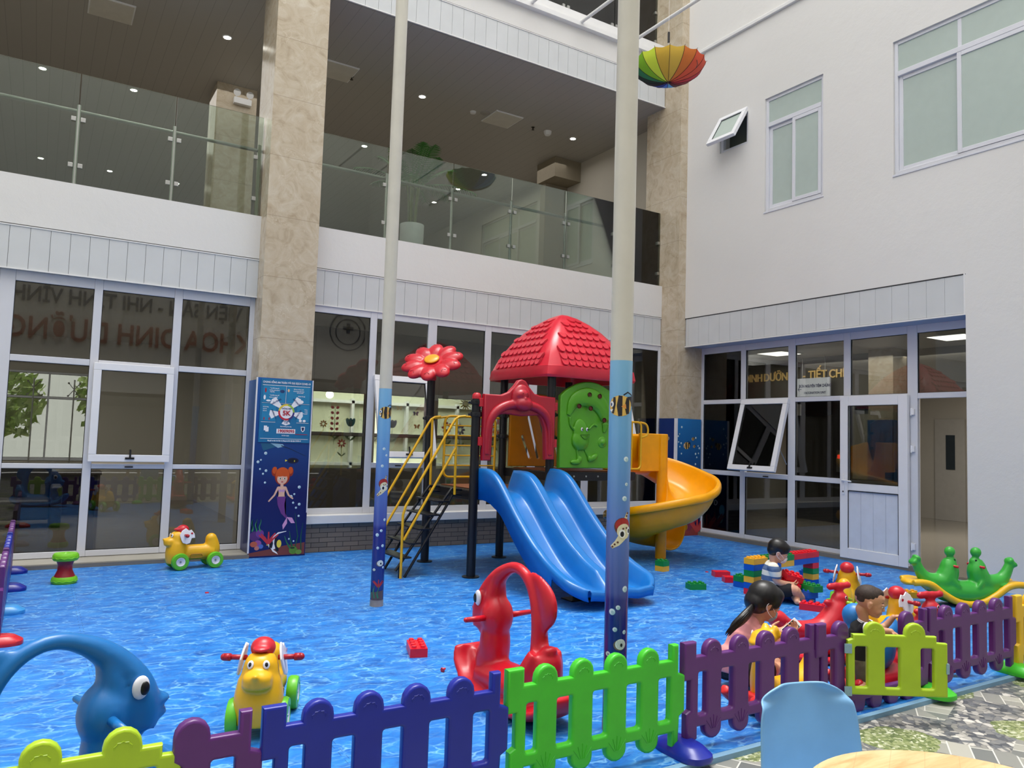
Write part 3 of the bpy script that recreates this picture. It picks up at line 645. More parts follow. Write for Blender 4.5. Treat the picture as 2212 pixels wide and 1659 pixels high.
# partition with flower stickers in the middle room
PFR = plain('grey_aluminium_frame', (118, 112, 104), .5); PG = glass('partition_glass', (.86, .9, .82), 1.4)
g8 = glazing('window_8', 'y', 12.5, [(3.12, 3.85), (4.75, 4.95), (5.95, 6.15), (7.1, 7.3), (8.3, 8.5), (9.3, 9.9)], [(.03, 1.0), (1.55, 1.6), (2.28, 3.36)], mat=PFR, gl=PG)
b = B(); box(b, 3.1, 9.9, 15, 15.1, 0, 3.4); struct('wall_back', b, plain('pale_green_room_wall', (196, 198, 180), .7))
b = B()
for x in (4.2, 5.4, 6.6, 7.8): box(b, x, x+.06, 14.9, 15, .9, 2.3)
for z in (.95, 1.55, 2.2): box(b, 3.6, 9.0, 14.9, 15, z, z+.06)
struct('window_9', b, UPVC)
for x, y, s in ((4.05, 13.6, 'left'), (4.6, 13.9, 'right')):
    t = thing('pendant_lamp', 'glowing white globe lamp, %s of the pair behind the partition beside the marble column' % s, 'lamp', (x, y, 3.36), group='globe lamps in the middle room')
    b = B(); tube(b, ((0, 0, 0), (0, 0, -1.0)), .006, 6); mk('cord', b, RUB, t)
    b = B(); ell(b, (0, 0, -1.06), .07); mk('globe', b, plain('lit_globe', (255, 250, 236), .5, emit=12), t, smooth=True)
area('mid room fill light', (6, 13.8, 3.3), (4, 1.4), 190)  # added fill lamp so the sticker wall shows, no such fitting
def decal(x, z, kind, col, s=1.0):
    t = thing('flower_decal' if kind != 'sun' else 'sun_decal', {'tulip': 'tulip', 'daisy': 'daisy', 'stalk': 'blossom stalk', 'sun': 'smiling sun', 'fly': 'butterfly'}[kind]+' sticker, '+col[0]+', on the partition glass '+col[2], 'sticker', (x, 12.49, z), group='stickers on the partition glass')
    if kind == 'fly': t.name = 'butterfly_decal'
    P = plain('decal_'+col[0].replace(' ', '_'), col[1], .6); Gn = plain('decal_leaf', (96, 120, 76), .6)
    def disc(bm, cx, cz, rx, rz, a=0):
        bm.faces.new([bm.verts.new((cx+rx*cos(2*PI*k/14)*cos(a)-rz*sin(2*PI*k/14)*sin(a), 0, cz+rx*cos(2*PI*k/14)*sin(a)+rz*sin(2*PI*k/14)*cos(a))) for k in range(14)])
    b = B()
    if kind == 'tulip':
        for a in (-.35, 0, .35): disc(b, a*.12*s, .0, .035*s, .075*s, -a)
    elif kind in ('daisy', 'sun'):
        for k in range(8 if kind == 'daisy' else 12): a = 2*PI*k/(8 if kind == 'daisy' else 12); disc(b, .07*s*cos(a), .07*s*sin(a), .04*s, .022*s if kind == 'daisy' else .01*s, a)
        if kind == 'sun': disc(b, 0, 0, .055*s, .055*s)
    elif kind == 'stalk':
        for k in range(5):
            for sg in (-1, 1): disc(b, sg*.045*s, -.09*k*s, .03*s, .024*s, sg*.5)
    else:
        for sg in (-1, 1): disc(b, sg*.03*s, .015*s, .032*s, .02*s, sg*.6); disc(b, sg*.025*s, -.02*s, .022*s, .014*s, -sg*.5)
    mk('petals', b, P, t)
    if kind in ('tulip', 'stalk', 'daisy'):
        b = B(); L = .34*s if kind != 'stalk' else .62*s
        box(b, -.004, .004, -.001, 0, -L, -.03*s); disc(b, -.05*s, -L*.75, .06*s, .018*s, 2.4); disc(b, .05*s, -L*.8, .06*s, .018*s, .7); mk('stem', b, Gn, t)
decal(4.24, 2.02, 'stalk', ('pink', (190, 96, 96), 'left of the open sash')); decal(4.52, 1.78, 'tulip', ('teal', (70, 120, 120), 'just left of the first window post'))
decal(4.05, 1.74, 'daisy', ('orange', (196, 140, 80), 'beside the marble column'), .6); decal(4.38, 1.42, 'daisy', ('red', (176, 60, 60), 'low, left of the slim pole'), .7)
decal(5.28, 1.78, 'tulip', ('grey blue', (112, 116, 140), 'in the middle of the open sash')); decal(5.40, 2.06, 'fly', ('yellow', (186, 160, 90), 'above the grey blue tulip'))
decal(5.72, 1.98, 'fly', ('slate', (90, 92, 120), 'right of the grey blue tulip')); decal(5.75, 1.75, 'fly', ('orange', (176, 110, 80), 'below the slate butterfly'))
decal(6.72, 2.20, 'sun', ('mustard', (170, 160, 84), 'above the yellow stair rails'), 1.2); decal(6.35, 1.75, 'daisy', ('red', (180, 64, 60), 'behind the stair rails')); decal(6.62, 1.72, 'daisy', ('slate', (80, 80, 100), 'right of the red daisy behind the rails'))
decal(7.44, 1.80, 'daisy', ('crimson', (176, 70, 64), 'between the red arch and the black post'), 1.5)
# hall behind the right glazing
GOLD = plain('gilt_letters', (226, 190, 120), .35, .3, emit=.25); NAVY = plain('navy_lettering', (40, 44, 84), .5)  # gilt letters get a slight added glow to show up, they are no lamp
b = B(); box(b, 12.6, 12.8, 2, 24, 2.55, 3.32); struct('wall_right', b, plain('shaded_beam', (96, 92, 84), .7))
t = thing('wall_lettering', 'row of gilt capital letters on the beam inside the hall behind the corner glazing', 'letters', (12.58, 10, 2.8))
for s, y in (('A', 11.35), ('DINH', 10.85), ('DƯỠNG', 10.2), ('-', 9.6), ('TIẾT', 9.3), ('CHẾ', 8.85)):
    text('letter_group', s, .22, frameM((12.58, y, 2.98), (0, -1, 0), (-1, 0, 0)), GOLD, t, ex=.01, sx=.9, bold=.003)
area('hall fill light', (14, 7.6, 3.2), (3, 4), 110)  # added fill lamp brightening the right hall, no visible fitting
area('hall fill light 2', (11.4, 8.5, 3.2), (1.5, 4), 45)  # second added fill near the glazing, brightens the hall front
area('left hall fill light', (-1, 14, 3.2), (5, 4), 130)  # added fill lamp against the dark left hall
area('gallery fill light', (3.5, 15, 7.6), (12, 5), 120)  # added broad fill under the gallery ceiling, besides the real downlights
area('mid room front fill light', (6, 11.4, 3.2), (5, 1), 30)  # added fill between glazing and partition, stands for no real lamp
t = thing('hanging_sign', 'white hanging direction sign with navy letters in the hall behind the third pane', 'sign', (12.45, 9.36, 2.3))
c0 = px(1722, 824, 12.45); c1 = px(1792, 858, 12.45); zc = (c0.z+c1.z)/2; hh = abs(c0.z-c1.z)/2+.05; yc = (c0.y+c1.y)/2; hw = abs(c0.y-c1.y)/2
b = B(); box(b, 12.45, 12.48, yc-hw, yc+hw, zc-hh, zc+hh); mk('sign_board', b, plain('pale_sign_board', (200, 204, 214), .5, emit=.12), t, w=True)  # board glows faintly to read brighter, not a lit sign
text('lettering', 'ĐƠN NGUYÊN TIÊM CHỦNG', .075, frameM((12.448, yc-.04, zc+.06), (0, -1, 0), (-1, 0, 0)), NAVY, t, bold=.002, sx=.72)
text('lettering', 'VACCINATION UNIT', .06, frameM((12.448, yc-.04, zc-.07), (0, -1, 0), (-1, 0, 0)), NAVY, t, bold=.001, sx=.85)
text('lettering', '←', .12, frameM((12.448, yc+hw-.06, zc), (0, -1, 0), (-1, 0, 0)), NAVY, t)
for q in (-.25, .25):
    b = B(); tube(b, ((12.465, yc+q, zc+hh), (12.465, yc+q, 3.32)), .006, 6); mk('sign_rod', b, STEEL, t, w=True)
t = thing('hanging_sign', 'dim hanging sign reading NHÀ ĂN seen through the door glass', 'sign', (12.9, 7, 2.2))
c0 = px(1846, 872, 12.9); c1 = px(1915, 890, 12.9)
b = B(); box(b, 12.9, 12.92, c1.y, c0.y, c1.z-.03, c0.z+.03); mk('sign_board', b, plain('dim_sign_board', (96, 104, 108), .5), t, w=True)
text('lettering', 'NHÀ ĂN', .15, frameM((12.897, (c0.y+c1.y)/2, (c0.z+c1.z)/2), (0, -1, 0), (-1, 0, 0)), NAVY, t, bold=.003)
b = B(); box(b, 14.6, 14.8, 8.6, 24, 0, 3.3); struct('wall_right', b, INWALL)
t = thing('lift_doorway', 'dark lift doorway with a white floor number plate in the hall', 'lift', (14.5, 10.6, .02))
b = B(); box(b, 14.45, 14.6, 11.25, 11.5, .02, 2.6); box(b, 14.45, 14.6, 10.0, 10.3, .02, 2.6); box(b, 14.45, 14.6, 10.3, 11.25, 2.3, 2.6); mk('door_surround', b, plain('dark_lift_surround', (34, 32, 32), .35), t, w=True, bev=.004)
b = B(); box(b, 14.55, 14.58, 10.3, 11.25, .02, 2.3); mk('lift_door', b, plain('dull_steel', (92, 90, 86), .3, .6), t, w=True)
b = B(); box(b, 14.43, 14.45, 11.1, 11.35, 2.3, 2.55); n_ = mk('number_plate', b, WHT, t, w=True); text('lettering', '1', .2, frameM((14.428, 11.22, 2.42), (0, -1, 0), (-1, 0, 0)), NAVY, n_)
b = B(); box(b, 14.43, 14.45, 10.08, 10.2, 1.1, 1.55); bp_ = mk('call_panel', b, STEEL, t, w=True)
b = B(); box(b, 14.42, 14.43, 10.11, 10.17, 1.38, 1.46); mk('call_display', b, plain('red_display', (200, 30, 30), .4, emit=1.5), bp_, w=True)
# hall end wall, white door and red chair
b = B(); box(b, 18.0, 18.1, 2, 24, 0, 3.4); struct('wall_right', b, INWALL)
p0 = px(2030, 920, 17.97); p1 = px(2078, 1125, 17.97)
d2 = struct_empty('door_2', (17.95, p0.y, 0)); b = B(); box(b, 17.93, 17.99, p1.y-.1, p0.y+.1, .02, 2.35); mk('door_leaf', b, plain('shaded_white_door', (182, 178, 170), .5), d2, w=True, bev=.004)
b = B(); q0 = px(2043, 940, 17.92); q1 = px(2063, 1015, 17.92); box(b, 17.915, 17.93, q1.y, q0.y, q1.z, q0.z); mk('door_glass', b, plain('dark_door_pane', (52, 60, 66), .2), d2, w=True)
P_ = pz(2088, 1128); t = thing('banquet_chair', 'dark red padded chair with steel legs just inside the open doorway', 'chair', (P_.x+.12, P_.y-.05, .02), rad(70))
RED_U = plain('dark_red_upholstery', (140, 26, 38), .7)
b = B(); box(b, -.22, .22, -.22, .22, .42, .49); mk('seat', b, RED_U, t, bev=.02)
b = B(); box(b, -.21, .21, .2, .24, .55, 1.0); mk('backrest', b, RED_U, t, bev=.015)
for sx_ in (-1, 1):
    for sy_ in (-1, 1):
        b = B(); tube(b, ((sx_*.2, sy_*.2, 0), (sx_*.19, sy_*.19, .44 if sy_ < 0 else .9)), .011, 10); mk('leg', b, STEEL, t, smooth='auto')
b = B(); box(b, 12.2, 12.7, 7.55, 8.0, 0, 3.32); o = mk('marble_column', b, MARB); props(o, 'slim marble column inside the hall, seen through the open doorway', 'column', 'beige marble clad columns')
t = thing('printed_banner', 'narrow underwater-print wrap on the slim column seen through the doorway', 'banner', (12.2, 7.55, .02))
b = B(); box(b, 12.185, 12.2, 7.54, 8.01, .5, 2.1); box(b, 12.185, 12.71, 7.535, 7.55, .5, 2.1); mk('print', b, plain('blue_print', (70, 110, 160), .4, var=.3, scale=4), t, w=True)
# real sign on the far side of the court, mirrored in the left glazing
t = thing('wall_lettering', 'two rows of hospital lettering on the rear wall, mirrored in the dark window panes', 'letters', (2.7, -5, 5))
RL = plain('red_sign_letters', (150, 40, 40), .5); BL = plain('blue_sign_letters', (50, 70, 100), .5)
text('lettering', 'BỆNH VIỆN SẢN - NHI TỈNH VĨNH PHÚC', .62, frameM((2.3, -4.98, 5.28), (-1, 0, 0), (0, 1, 0)), BL, t, ex=.02, bold=.012, sx=.8)
text('lettering', 'KHOA DINH DƯỠNG - TIẾT CHẾ', .86, frameM((.6, -4.98, 4.3), (-1, 0, 0), (0, 1, 0)), RL, t, ex=.02, bold=.016, sx=.8)
t = thing('round_emblem', 'round emblem with a cross on the rear wall, mirrored beside the marble column', 'emblem', (9.0, -5, 5.1))
b = B()
for r0, r1 in ((.62, .66), (.42, .45)):
    lathe(b, ((r0, 0), (r1, 0), (r1, .03), (r0, .03), (r0, 0)), (9.0, -5, 5.1), 48, axis=Matrix.Rotation(-PI/2, 3, 'X'))
box(b, 8.94, 9.06, -5, -4.97, 5.05, 5.4); box(b, 8.82, 9.18, -5, -4.97, 5.17, 5.29); mk('emblem_relief', b, BL, t, w=True)
# ------------------------------------------------------------------ plastics
RED = plastic('red_plastic', (196, 30, 46)); YEL = plastic('yellow_plastic', (232, 176, 24)); BLU = plastic('blue_plastic', (20, 112, 190), .3)
GRN = plastic('green_plastic', (72, 158, 44)); LIME = plastic('lime_plastic', (168, 200, 40)); PUR = plastic('purple_plastic', (92, 42, 112))
NAV = plastic('deep_blue_plastic', (26, 40, 150)); KEL = plastic('bright_green_plastic', (66, 190, 44)); YFN = plastic('fence_yellow_plastic', (236, 190, 40))
WPL = plastic('white_plastic', (226, 226, 232)); BLKP = plastic('black_plastic', (16, 16, 20)); ORG = plastic('orange_panel_plastic', (206, 128, 10))
SLY = plastic('spiral_yellow_plastic', (244, 168, 0), .28); ROOFR = plastic('roof_red_plastic', (206, 36, 56), .3); YTUBE = plastic('yellow_painted_tube', (226, 172, 24), .35)
WHEELG = plastic('wheel_green_plastic', (96, 186, 40)); SKY = plastic('sky_blue_plastic', (60, 150, 220)); DKB = plain('play_frame_black', (26, 26, 30), .3, .2)

# ------------------------------------------------------------------ play frame
pf = thing('play_frame', 'tall play frame with red scaled roof, blue double slide, yellow spiral slide and stairs', 'play frame', (5.37, 8.33, 0))
PA, PB_, PC, PD, PE, PF_ = (4.317, 7.76), (5.37, 8.89), (4.29, 8.93), (5.37, 7.76), (6.45, 8.89), (6.45, 7.76)
for (x, y), h in ((PA, 2.04), (PC, 2.33), (PB_, 2.42), (PD, 2.42), (PE, 2.42), (PF_, 2.42)):
    b = B(); tube(b, ((x, y, .012), (x, y, h)), .053, 22); lathe(b, ((0, 0), (.1, 0), (.1, .012), (.05, .014)), (x, y, 0), 24)
    po = mk('post', b, DKB, pf, w=True, smooth='auto')
    for z in ({2.04: (1.86, 2.0), 2.33: (1.82,)}.get(h, (1.62, 1.9))):
        b = B(); lathe(b, ((.05, -.03), (.066, -.026), (.07, 0), (.066, .026), (.05, .03)), (x, y, z), 22)
        for a in (0, 2.1, 4.2): tube(b, ((x+.06*cos(a), y+.06*sin(a), z), (x+.10*cos(a), y+.10*sin(a), z)), .018, 8)
        mk('clamp', b, BLKP, po, w=True, smooth='auto')
b = B(); lathe(b, ((.0, .045), (.03, .04), (.05, .02), (.053, -.01), (.053, -.03), (0, -.03)), (PA[0], PA[1], 2.07), 22); mk('post_cap', b, RED, pf, w=True, smooth='auto')
def deck(x0, x1, y0, y1, z, name='deck'):
    b = B(); box(b, x0, x1, y0, y1, z-.02, z)
    for q in ((x0, x1, y0-.02, y0+.02), (x0, x1, y1-.02, y1+.02), (x0-.02, x0+.02, y0, y1), (x1-.02, x1+.02, y0, y1)): box(b, *q, z-.11, z-.005)
    d = mk(name, b, DKB, pf, w=True, bev=.004); return d
deck(PA[0], PD[0], PA[1]+.02, PB_[1], .98); dk = deck(PD[0]+.03, PF_[0]+.3, PD[1]+.02, PE[1], 1.2)
b = B()
for k in range(5): x = 5.55+k*.19; lathe(b, ((0, 0), (.012, 0), (.012, .004), (0, .004)), (x, PD[1]-.004, 1.145), 12, axis=Matrix.Rotation(PI/2, 3, 'X'))
for k in range(3): x = 4.95+k*.12; lathe(b, ((0, 0), (.012, 0), (.012, .004), (0, .004)), (x, PD[1]-.004, .93), 12, axis=Matrix.Rotation(PI/2, 3, 'X'))
mk('bolt', b, STEEL, dk, w=True, smooth='auto')
b = B(); box(b, 4.42, 5.34, 7.95, 8.8, .982, .99); box(b, 5.5, 6.4, 7.85, 8.8, 1.2, 1.21); mk('deck_mat', b, plain('brown_deck_sheet', (120, 66, 34), .5), pf, w=True)
# roof
RC = Vector((5.91, 8.33, 0)); RP = [(.70, 2.36), (.74, 2.36), (.755, 2.39), (.735, 2.50), (.725, 2.505), (.685, 2.60), (.615, 2.74), (.52, 2.88), (.40, 3.02), (.275, 3.13), (.15, 3.215), (.05, 3.26), (0, 3.265)]
def roof_ring(h, z, n=8, cut=.13):
    pts = []
    for k in range(4):
        a = [(1, -1), (1, 1), (-1, 1), (-1, -1)][k]; c = [(1, 1), (-1, 1), (-1, -1), (1, -1)][k]
        for i in range(n):
            t = i/n; x = a[0]+(c[0]-a[0])*t; y = a[1]+(c[1]-a[1])*t
            s = max(abs(x), abs(y)); rr = (abs(x)**9+abs(y)**9)**(1/9); pts.append(RC+Vector((x*h/rr, y*h/rr, z)))
    return pts
b = B(); rings = [[b.verts.new(p) for p in roof_ring(h, z)] for h, z in RP[:-1]]; topv = b.verts.new(RC+Vector((0, 0, RP[-1][1])))
for r0, r1 in zip(rings, rings[1:]):
    for k in range(32): b.faces.new((r0[k], r0[(k+1) % 32], r1[(k+1) % 32], r1[k]))
for k in range(32): b.faces.new((rings[-1][k], rings[-1][(k+1) % 32], topv))
inner = [[b.verts.new(p) for p in roof_ring(h, z)] for h, z in ((.70, 2.36), (.66, 2.47), (.52, 2.7), (.3, 2.98))]
for r0, r1 in zip(inner, inner[1:]):
    for k in range(32): b.faces.new((r0[k], r0[(k+1) % 32], r1[(k+1) % 32], r1[k]))
b.faces.new(inner[-1]); bmesh.ops.remove_doubles(b, verts=b.verts, dist=1e-4)
rf = mk('roof', b, ROOFR, pf, w=True, smooth='auto')
b = B(); PR = RP[4:12]
def rprof(t):
    L = len(PR)-1; i = min(int(t*L), L-1); f = t*L-i; a, c = PR[i], PR[i+1]; return a[0]+(c[0]-a[0])*f, a[1]+(c[1]-a[1])*f
for face in range(4):
    Rz = Matrix.Rotation(PI/2*face, 3, 'Z')
    for r in range(9):
        t = .07+r*.098; h, z = rprof(t); h2, z2 = rprof(min(t+.05, .98)); half = h-.13*(1-.3*t)
        nn = int(half*2/.105)
        if nn < 1: continue
        out = Vector((0, -(z2-z), (h-h2))).normalized(); dn = Vector((0, (h2-h), (z2-z))).normalized()*-1
        dn = Vector((0, -(h-h2), -(z2-z))).normalized(); out = Vector((0, -(z2-z), (h-h2))).normalized()
        for k in range(nn):
            x = (k-(nn-1)/2+(.25 if r % 2 else -.25))*.105
            if abs(x) > half-.03: continue
            c = Vector((x, -h, z)); pts = [(-.05, .05), (-.05, 0), (-.04, -.028), (-.018, -.045), (.018, -.045), (.04, -.028), (.05, 0), (.05, .05)]
            v0 = [b.verts.new(RC+Rz @ (c+Vector((u, 0, 0))-dn*v_+out*(.003 if v_ > .02 else .018))) for u, v_ in pts]
            v1 = [b.verts.new(RC+Rz @ (c+Vector((u*1.06, 0, 0))-dn*(v_-.004)-out*.01)) for u, v_ in pts]
            b.faces.new(v0)
            for i in range(8): b.faces.new((v0[i], v1[i], v1[(i+1) % 8], v0[(i+1) % 8]))
o = mk('roof_scales', b, ROOFR, rf, w=True, smooth='auto'); o['kind'] = 'stuff'
# blue double slide
def zfloor(y):
    P = [(7.74, .985), (7.5, .98), (7.36, .93), (7.2, .80), (6.9, .53), (6.6, .30), (6.4, .195), (6.15, .14), (5.9, .125), (5.80, .13)]
    for (a, za), (c, zc_) in zip(P, P[1:]):
        if c <= y <= a: return za+(zc_-za)*(a-y)/(a-c)
    return P[-1][1]
def zs_(y): return sum(zfloor(min(7.74, max(5.8, y+d*.05))) for d in (-2, -1, 0, 1, 2))/5
NX, NY = 64, 70; b = B(); G = []
for j in range(NY+1):
    y = 7.74-(7.74-5.78)*j/NY; zf = zs_(y); tt = (7.74-y)/1.96
    wh = .26 if tt < .1 else .26-.02*tt
    if y < 6.45: wh = .245*max(0, ((y-5.78)/.67))**.8+.06*min(1, (6.45-y)/.5)
    row = []
    for i in range(NX+1):
        u = i/NX; W = 1.02+.05*max(0, (6.6-y))/.8
        nar = 0 if y > 6.02 else .30*((6.02-y)/.24)**2.2
        x = 4.885+(u-.5)*(W-nar)
        g = abs(cos(PI*2*u)); d = min(abs(u-q) for q in (0, .5, 1))*W
        wp = max(0, 1-(d/.13)**1.6) if d < .13 else 0
        wp = min(1, wp*1.25); endf = max(0, min(1, (6.12-y)/.30)); wp = wp*(1-endf*(1 if .3 < u < .7 else 0)) if .3 < u < .7 else wp
        mid = .9 if .3 < u < .7 else 1
        lip = .07*max(0, (5.90-y)/.12)**1.6
        z = max(zf+wh*wp*mid, zf+lip)+.018*(1-min(1, min(abs(u-.25), abs(u-.75))*5))*-1
        row.append(b.verts.new((x, y, z)))
    G.append(row)
for j in range(NY):
    for i in range(NX): b.faces.new((G[j][i], G[j][i+1], G[j+1][i+1], G[j+1][i]))
# outer skirts
for side in (0, NX):
    prev = None
    for j in range(NY+1):
        v = G[j][side]; s = -1 if side == 0 else 1
        y = v.co.y; n1 = b.verts.new((v.co.x+s*.022, y, v.co.z-.01)); n2 = b.verts.new((v.co.x+s*.026, y, v.co.z-.05)); n3 = b.verts.new((v.co.x+s*.012, y, max(zs_(y)-.06-.12*(1-min(1, abs(y-7.7)*2)), v.co.z-.36) if y > 6.2 else max(.04, v.co.z-.11)))
        cur = (v, n1, n2, n3)
        if prev:
            for k in range(3): b.faces.new((prev[k], prev[k+1], cur[k+1], cur[k]))
        prev = cur
fr0 = [(v, b.verts.new((v.co.x, v.co.y-.03, v.co.z-.02)), b.verts.new((v.co.x, v.co.y-.02, max(.03, v.co.z-.10)))) for v in G[NY]]
for a, c in zip(fr0, fr0[1:]):
    for k in range(2): b.faces.new((a[k], a[k+1], c[k+1], c[k]))
sl = mk('double_slide', b, BLU, pf, w=True, smooth=True)
md = sl.modifiers.new('s', 'SOLIDIFY'); md.thickness = .012; md.offset = -1
b = B(); box(b, 4.7, 5.1, 6.25, 6.32, 0, .12); box(b, 4.6, 5.2, 6.2, 6.38, 0, .012); mk('slide_foot', b, DKB, pf, w=True)
# red ape arch over the slide
XA, XB2 = 4.37, 5.37
outer = [(XA, 1.33), (XA, 2.10)]+[(4.60, 2.10), (4.70, 2.14), (4.78, 2.22), (4.83, 2.285), (4.88, 2.30), (4.93, 2.285), (4.98, 2.22), (5.06, 2.14), (5.14, 2.12), (XB2, 2.11), (XB2, 1.35), (5.24, 1.35), (5.22, 1.72)]+[(5.22-.1*k/6, 1.72+.16*sin(PI/2*k/6)) for k in range(1, 7)]+[(4.88, 1.86), (4.66, 1.88)]+[(4.56-.06*k/5, 1.86-.10*(1-cos(PI/2*k/5))) for k in range(0, 6)]+[(4.49, 1.6), (4.48, 1.33)]
ap = plate('arch_panel', outer, [], .075, .018, plastic('arch_crimson', (176, 26, 46)), pf, M=frame_of(pf).inverted() @ Matrix.Translation((0, 7.70, 0)))
b = B(); ell(b, (4.865, 7.655, 2.08), (.135, .07, .16)); ell(b, (4.875, 7.61, 2.0), (.115, .08, .085)); ell(b, (4.85, 7.61, 2.11), (.085, .05, .06)); ell(b, (4.865, 7.57, 2.065), (.022, .03, .02))
for s in (-1, 1):
    tube(b, ((4.865+s*.07, 7.67, 2.0), (4.865+s*.22, 7.66, 1.97), (4.865+s*.36, 7.665, 1.88), (4.865+s*.43, 7.67, 1.72), (4.865+s*.44, 7.675, 1.40)), (.06, .055, .055, .045, .035), 14, 4); ell(b, (4.865+s*.10, 7.66, 2.11), (.03, .03, .04))
af = fuse('ape_relief', b, MATS['arch_crimson'], ap, vox=.009, sm=4, w=True)
b = B(); tube(b, [(4.80+.13*k/8, 7.553+.012*abs(k-4)/4, 2.012-.03*sin(PI*k/8)) for k in range(9)], .004, 6)
for s in (-1, 1): ell(b, (4.852+s*.028, 7.552, 2.125), (.007, .006, .007), u=8, v=6)
mk('face_lines', b, plain('dark_red_groove', (110, 14, 24), .5), af, w=True)
for s, x in ((-1, XA-.02), (1, XB2+.02)):
    b = B(); box(b, x-.03, x+.03, 7.69, 7.73, 1.50, 1.60); box(b, x-.03, x+.03, 7.69, 7.73, 1.95, 2.05); mk('bracket', b, RED, ap, w=True, bev=.006)
# green figure panel
outer = [(5.46, 1.25), (5.46, 2.14)]+[(5.46+.90*k/12, 2.14+.20*sin(PI*k/12)**.8) for k in range(1, 12)]+[(6.36, 2.14), (6.36, 1.25)]
gp = plate('figure_panel', outer, [], .07, .014, plastic('panel_green_plastic', (84, 160, 30)), pf, M=frame_of(pf).inverted() @ Matrix.Translation((0, 7.72, 0)))
b = B(); Y0 = 7.675
ell(b, (5.78, Y0, 1.67), (.12, .045, .20), Matrix.Rotation(rad(-12), 3, 'Y')); ell(b, (5.76, Y0, 1.60), (.125, .05, .13))
tube(b, ((5.58, Y0, 1.90), (5.66, Y0, 2.08), (5.86, Y0, 2.14), (6.06, Y0, 2.06), (6.16, Y0, 1.86), (6.14, Y0, 1.70)), (.03, .085, .125, .12, .07, .02), 14, 4, flat=.36, up=(0, 0, 1))
tube(b, ((5.68, Y0, 1.72), (5.61, Y0, 1.78), (5.60, Y0, 1.88)), (.02, .014, .02), 10, 3); tube(b, ((5.9, Y0, 1.74), (5.97, Y0, 1.80), (6.03, Y0, 1.78)), .014, 10, 3)
for a, c, d in ((5.72, 1.47, 5.74), (5.84, 1.47, 5.92)): tube(b, ((a, Y0+.01, c+.02), (d, Y0, 1.36)), .016, 10)
ell(b, (5.70, Y0, 1.325), (.08, .03, .035)); ell(b, (5.76, Y0, 1.36), (.035, .03, .045)); ell(b, (5.98, Y0, 1.385), (.075, .03, .04), Matrix.Rotation(rad(-30), 3, 'Y')); ell(b, (5.92, Y0, 1.37), (.035, .03, .04)); ell(b, (6.12, Y0+.012, 1.58), (.075, .02, .075)); ell(b, (6.12, Y0, 1.58), (.04, .03, .04))
gr_ = fuse('figure_relief', b, MATS['panel_green_plastic'], gp, vox=.008, sm=3, w=True)
for x in (5.755, 5.835):
    b = B(); ell(b, (x, 7.63, 1.735), (.017, .008, .024), u=14, v=8); e_ = mk('eye_white', b, WPL, gr_, w=True, smooth=True)
    b = B(); ell(b, (x+.004, 7.622, 1.733), (.009, .004, .014), u=12, v=8); mk('pupil', b, BLKP, gr_, w=True, smooth=True)
b = B(); tube(b, [(5.73+.14*k/8, 7.622, 1.665-.05*sin(PI*k/8)) for k in range(9)], .004, 6); tube(b, ((5.73, 7.622, 1.665), (5.87, 7.622, 1.672)), .004, 6); mk('mouth', b, plain('groove_green', (46, 104, 18), .5), gr_, w=True)
for x, z in ((5.70, 2.02), (5.86, 2.17), (6.02, 2.16), (5.88, 2.0), (6.10, 1.86)):
    b = B(); lathe(b, ((0, 0), (.022, 0), (.026, -.006), (.03, 0), (.03, .01)), (x, 7.63 if z > 1.99 or x > 6 else 7.64, z), 16, axis=Matrix.Rotation(PI/2, 3, 'X')); mk('hole', b, plain('dark_hole', (92, 34, 20), .6), gp, w=True, smooth='auto')
# orange slotted panel at the back
def slot(x0, z0, x1, z1, w_):
    n = Vector((z1-z0, -(x1-x0))).normalized()*w_/2; d = Vector((x1-x0, z1-z0)).normalized(); out = []
    for c, s in (((x1, z1), 1), ((x0, z0), -1)):
        for k in range(7): a = PI*k/6; v = Vector(c)+n*cos(a)*s+d*sin(a)*w_/2*s; out.append((v.x, v.y))
    return out
outer = [(5.45, 1.22), (5.45, 2.08)]+[(5.45+.94*k/10, 2.08+.14*sin(PI*k/10)) for k in range(1, 10)]+[(6.39, 2.08), (6.39, 1.22)]
plate('slotted_panel', outer, [slot(5.66, 1.62, 5.78, 1.35, .05), slot(5.74, 1.95, 5.92, 1.35, .055), slot(5.92, 1.95, 6.10, 1.35, .055), slot(6.10, 1.95, 6.26, 1.38, .055)], .05, .01, ORG, pf, M=frame_of(pf).inverted() @ Matrix.Translation((0, 8.86, 0)))
# guard rail behind the low deck
def ytube(name, paths, r=.014, parent=pf, n=1):
    b = B()
    for P in paths: tube(b, P, r, 12, n)
    return mk(name, b, YTUBE, parent, w=True, smooth='auto')
def rrect(x0, x1, z0, z1, y, c=.08):
    P = []
    for cx, cz, a0 in ((x1-c, z1-c, 0), (x0+c, z1-c, 90), (x0+c, z0+c, 180), (x1-c, z0+c, 270)):
        for k in range(6): a = rad(a0+90*k/5); P.append((cx+c*cos(a), y, cz+c*sin(a)))
    return P
b = B(); tube(b, rrect(4.50, 5.26, 1.07, 1.86, 8.91), .016, 12, closed=True); gr2 = mk('guard_rail', b, YTUBE, pf, w=True, smooth='auto')
for z in (1.22, 1.35, 1.48, 1.61, 1.74): ytube('rail_bar', [((4.50, 8.91, z), (5.26, 8.91, z))], .009, gr2)
ytube('rail_bar', [((4.34, 8.91, 1.82), (4.6, 8.91, 1.86)), ((5.2, 8.91, 1.86), (5.36, 8.91, 1.86))], .014, gr2)
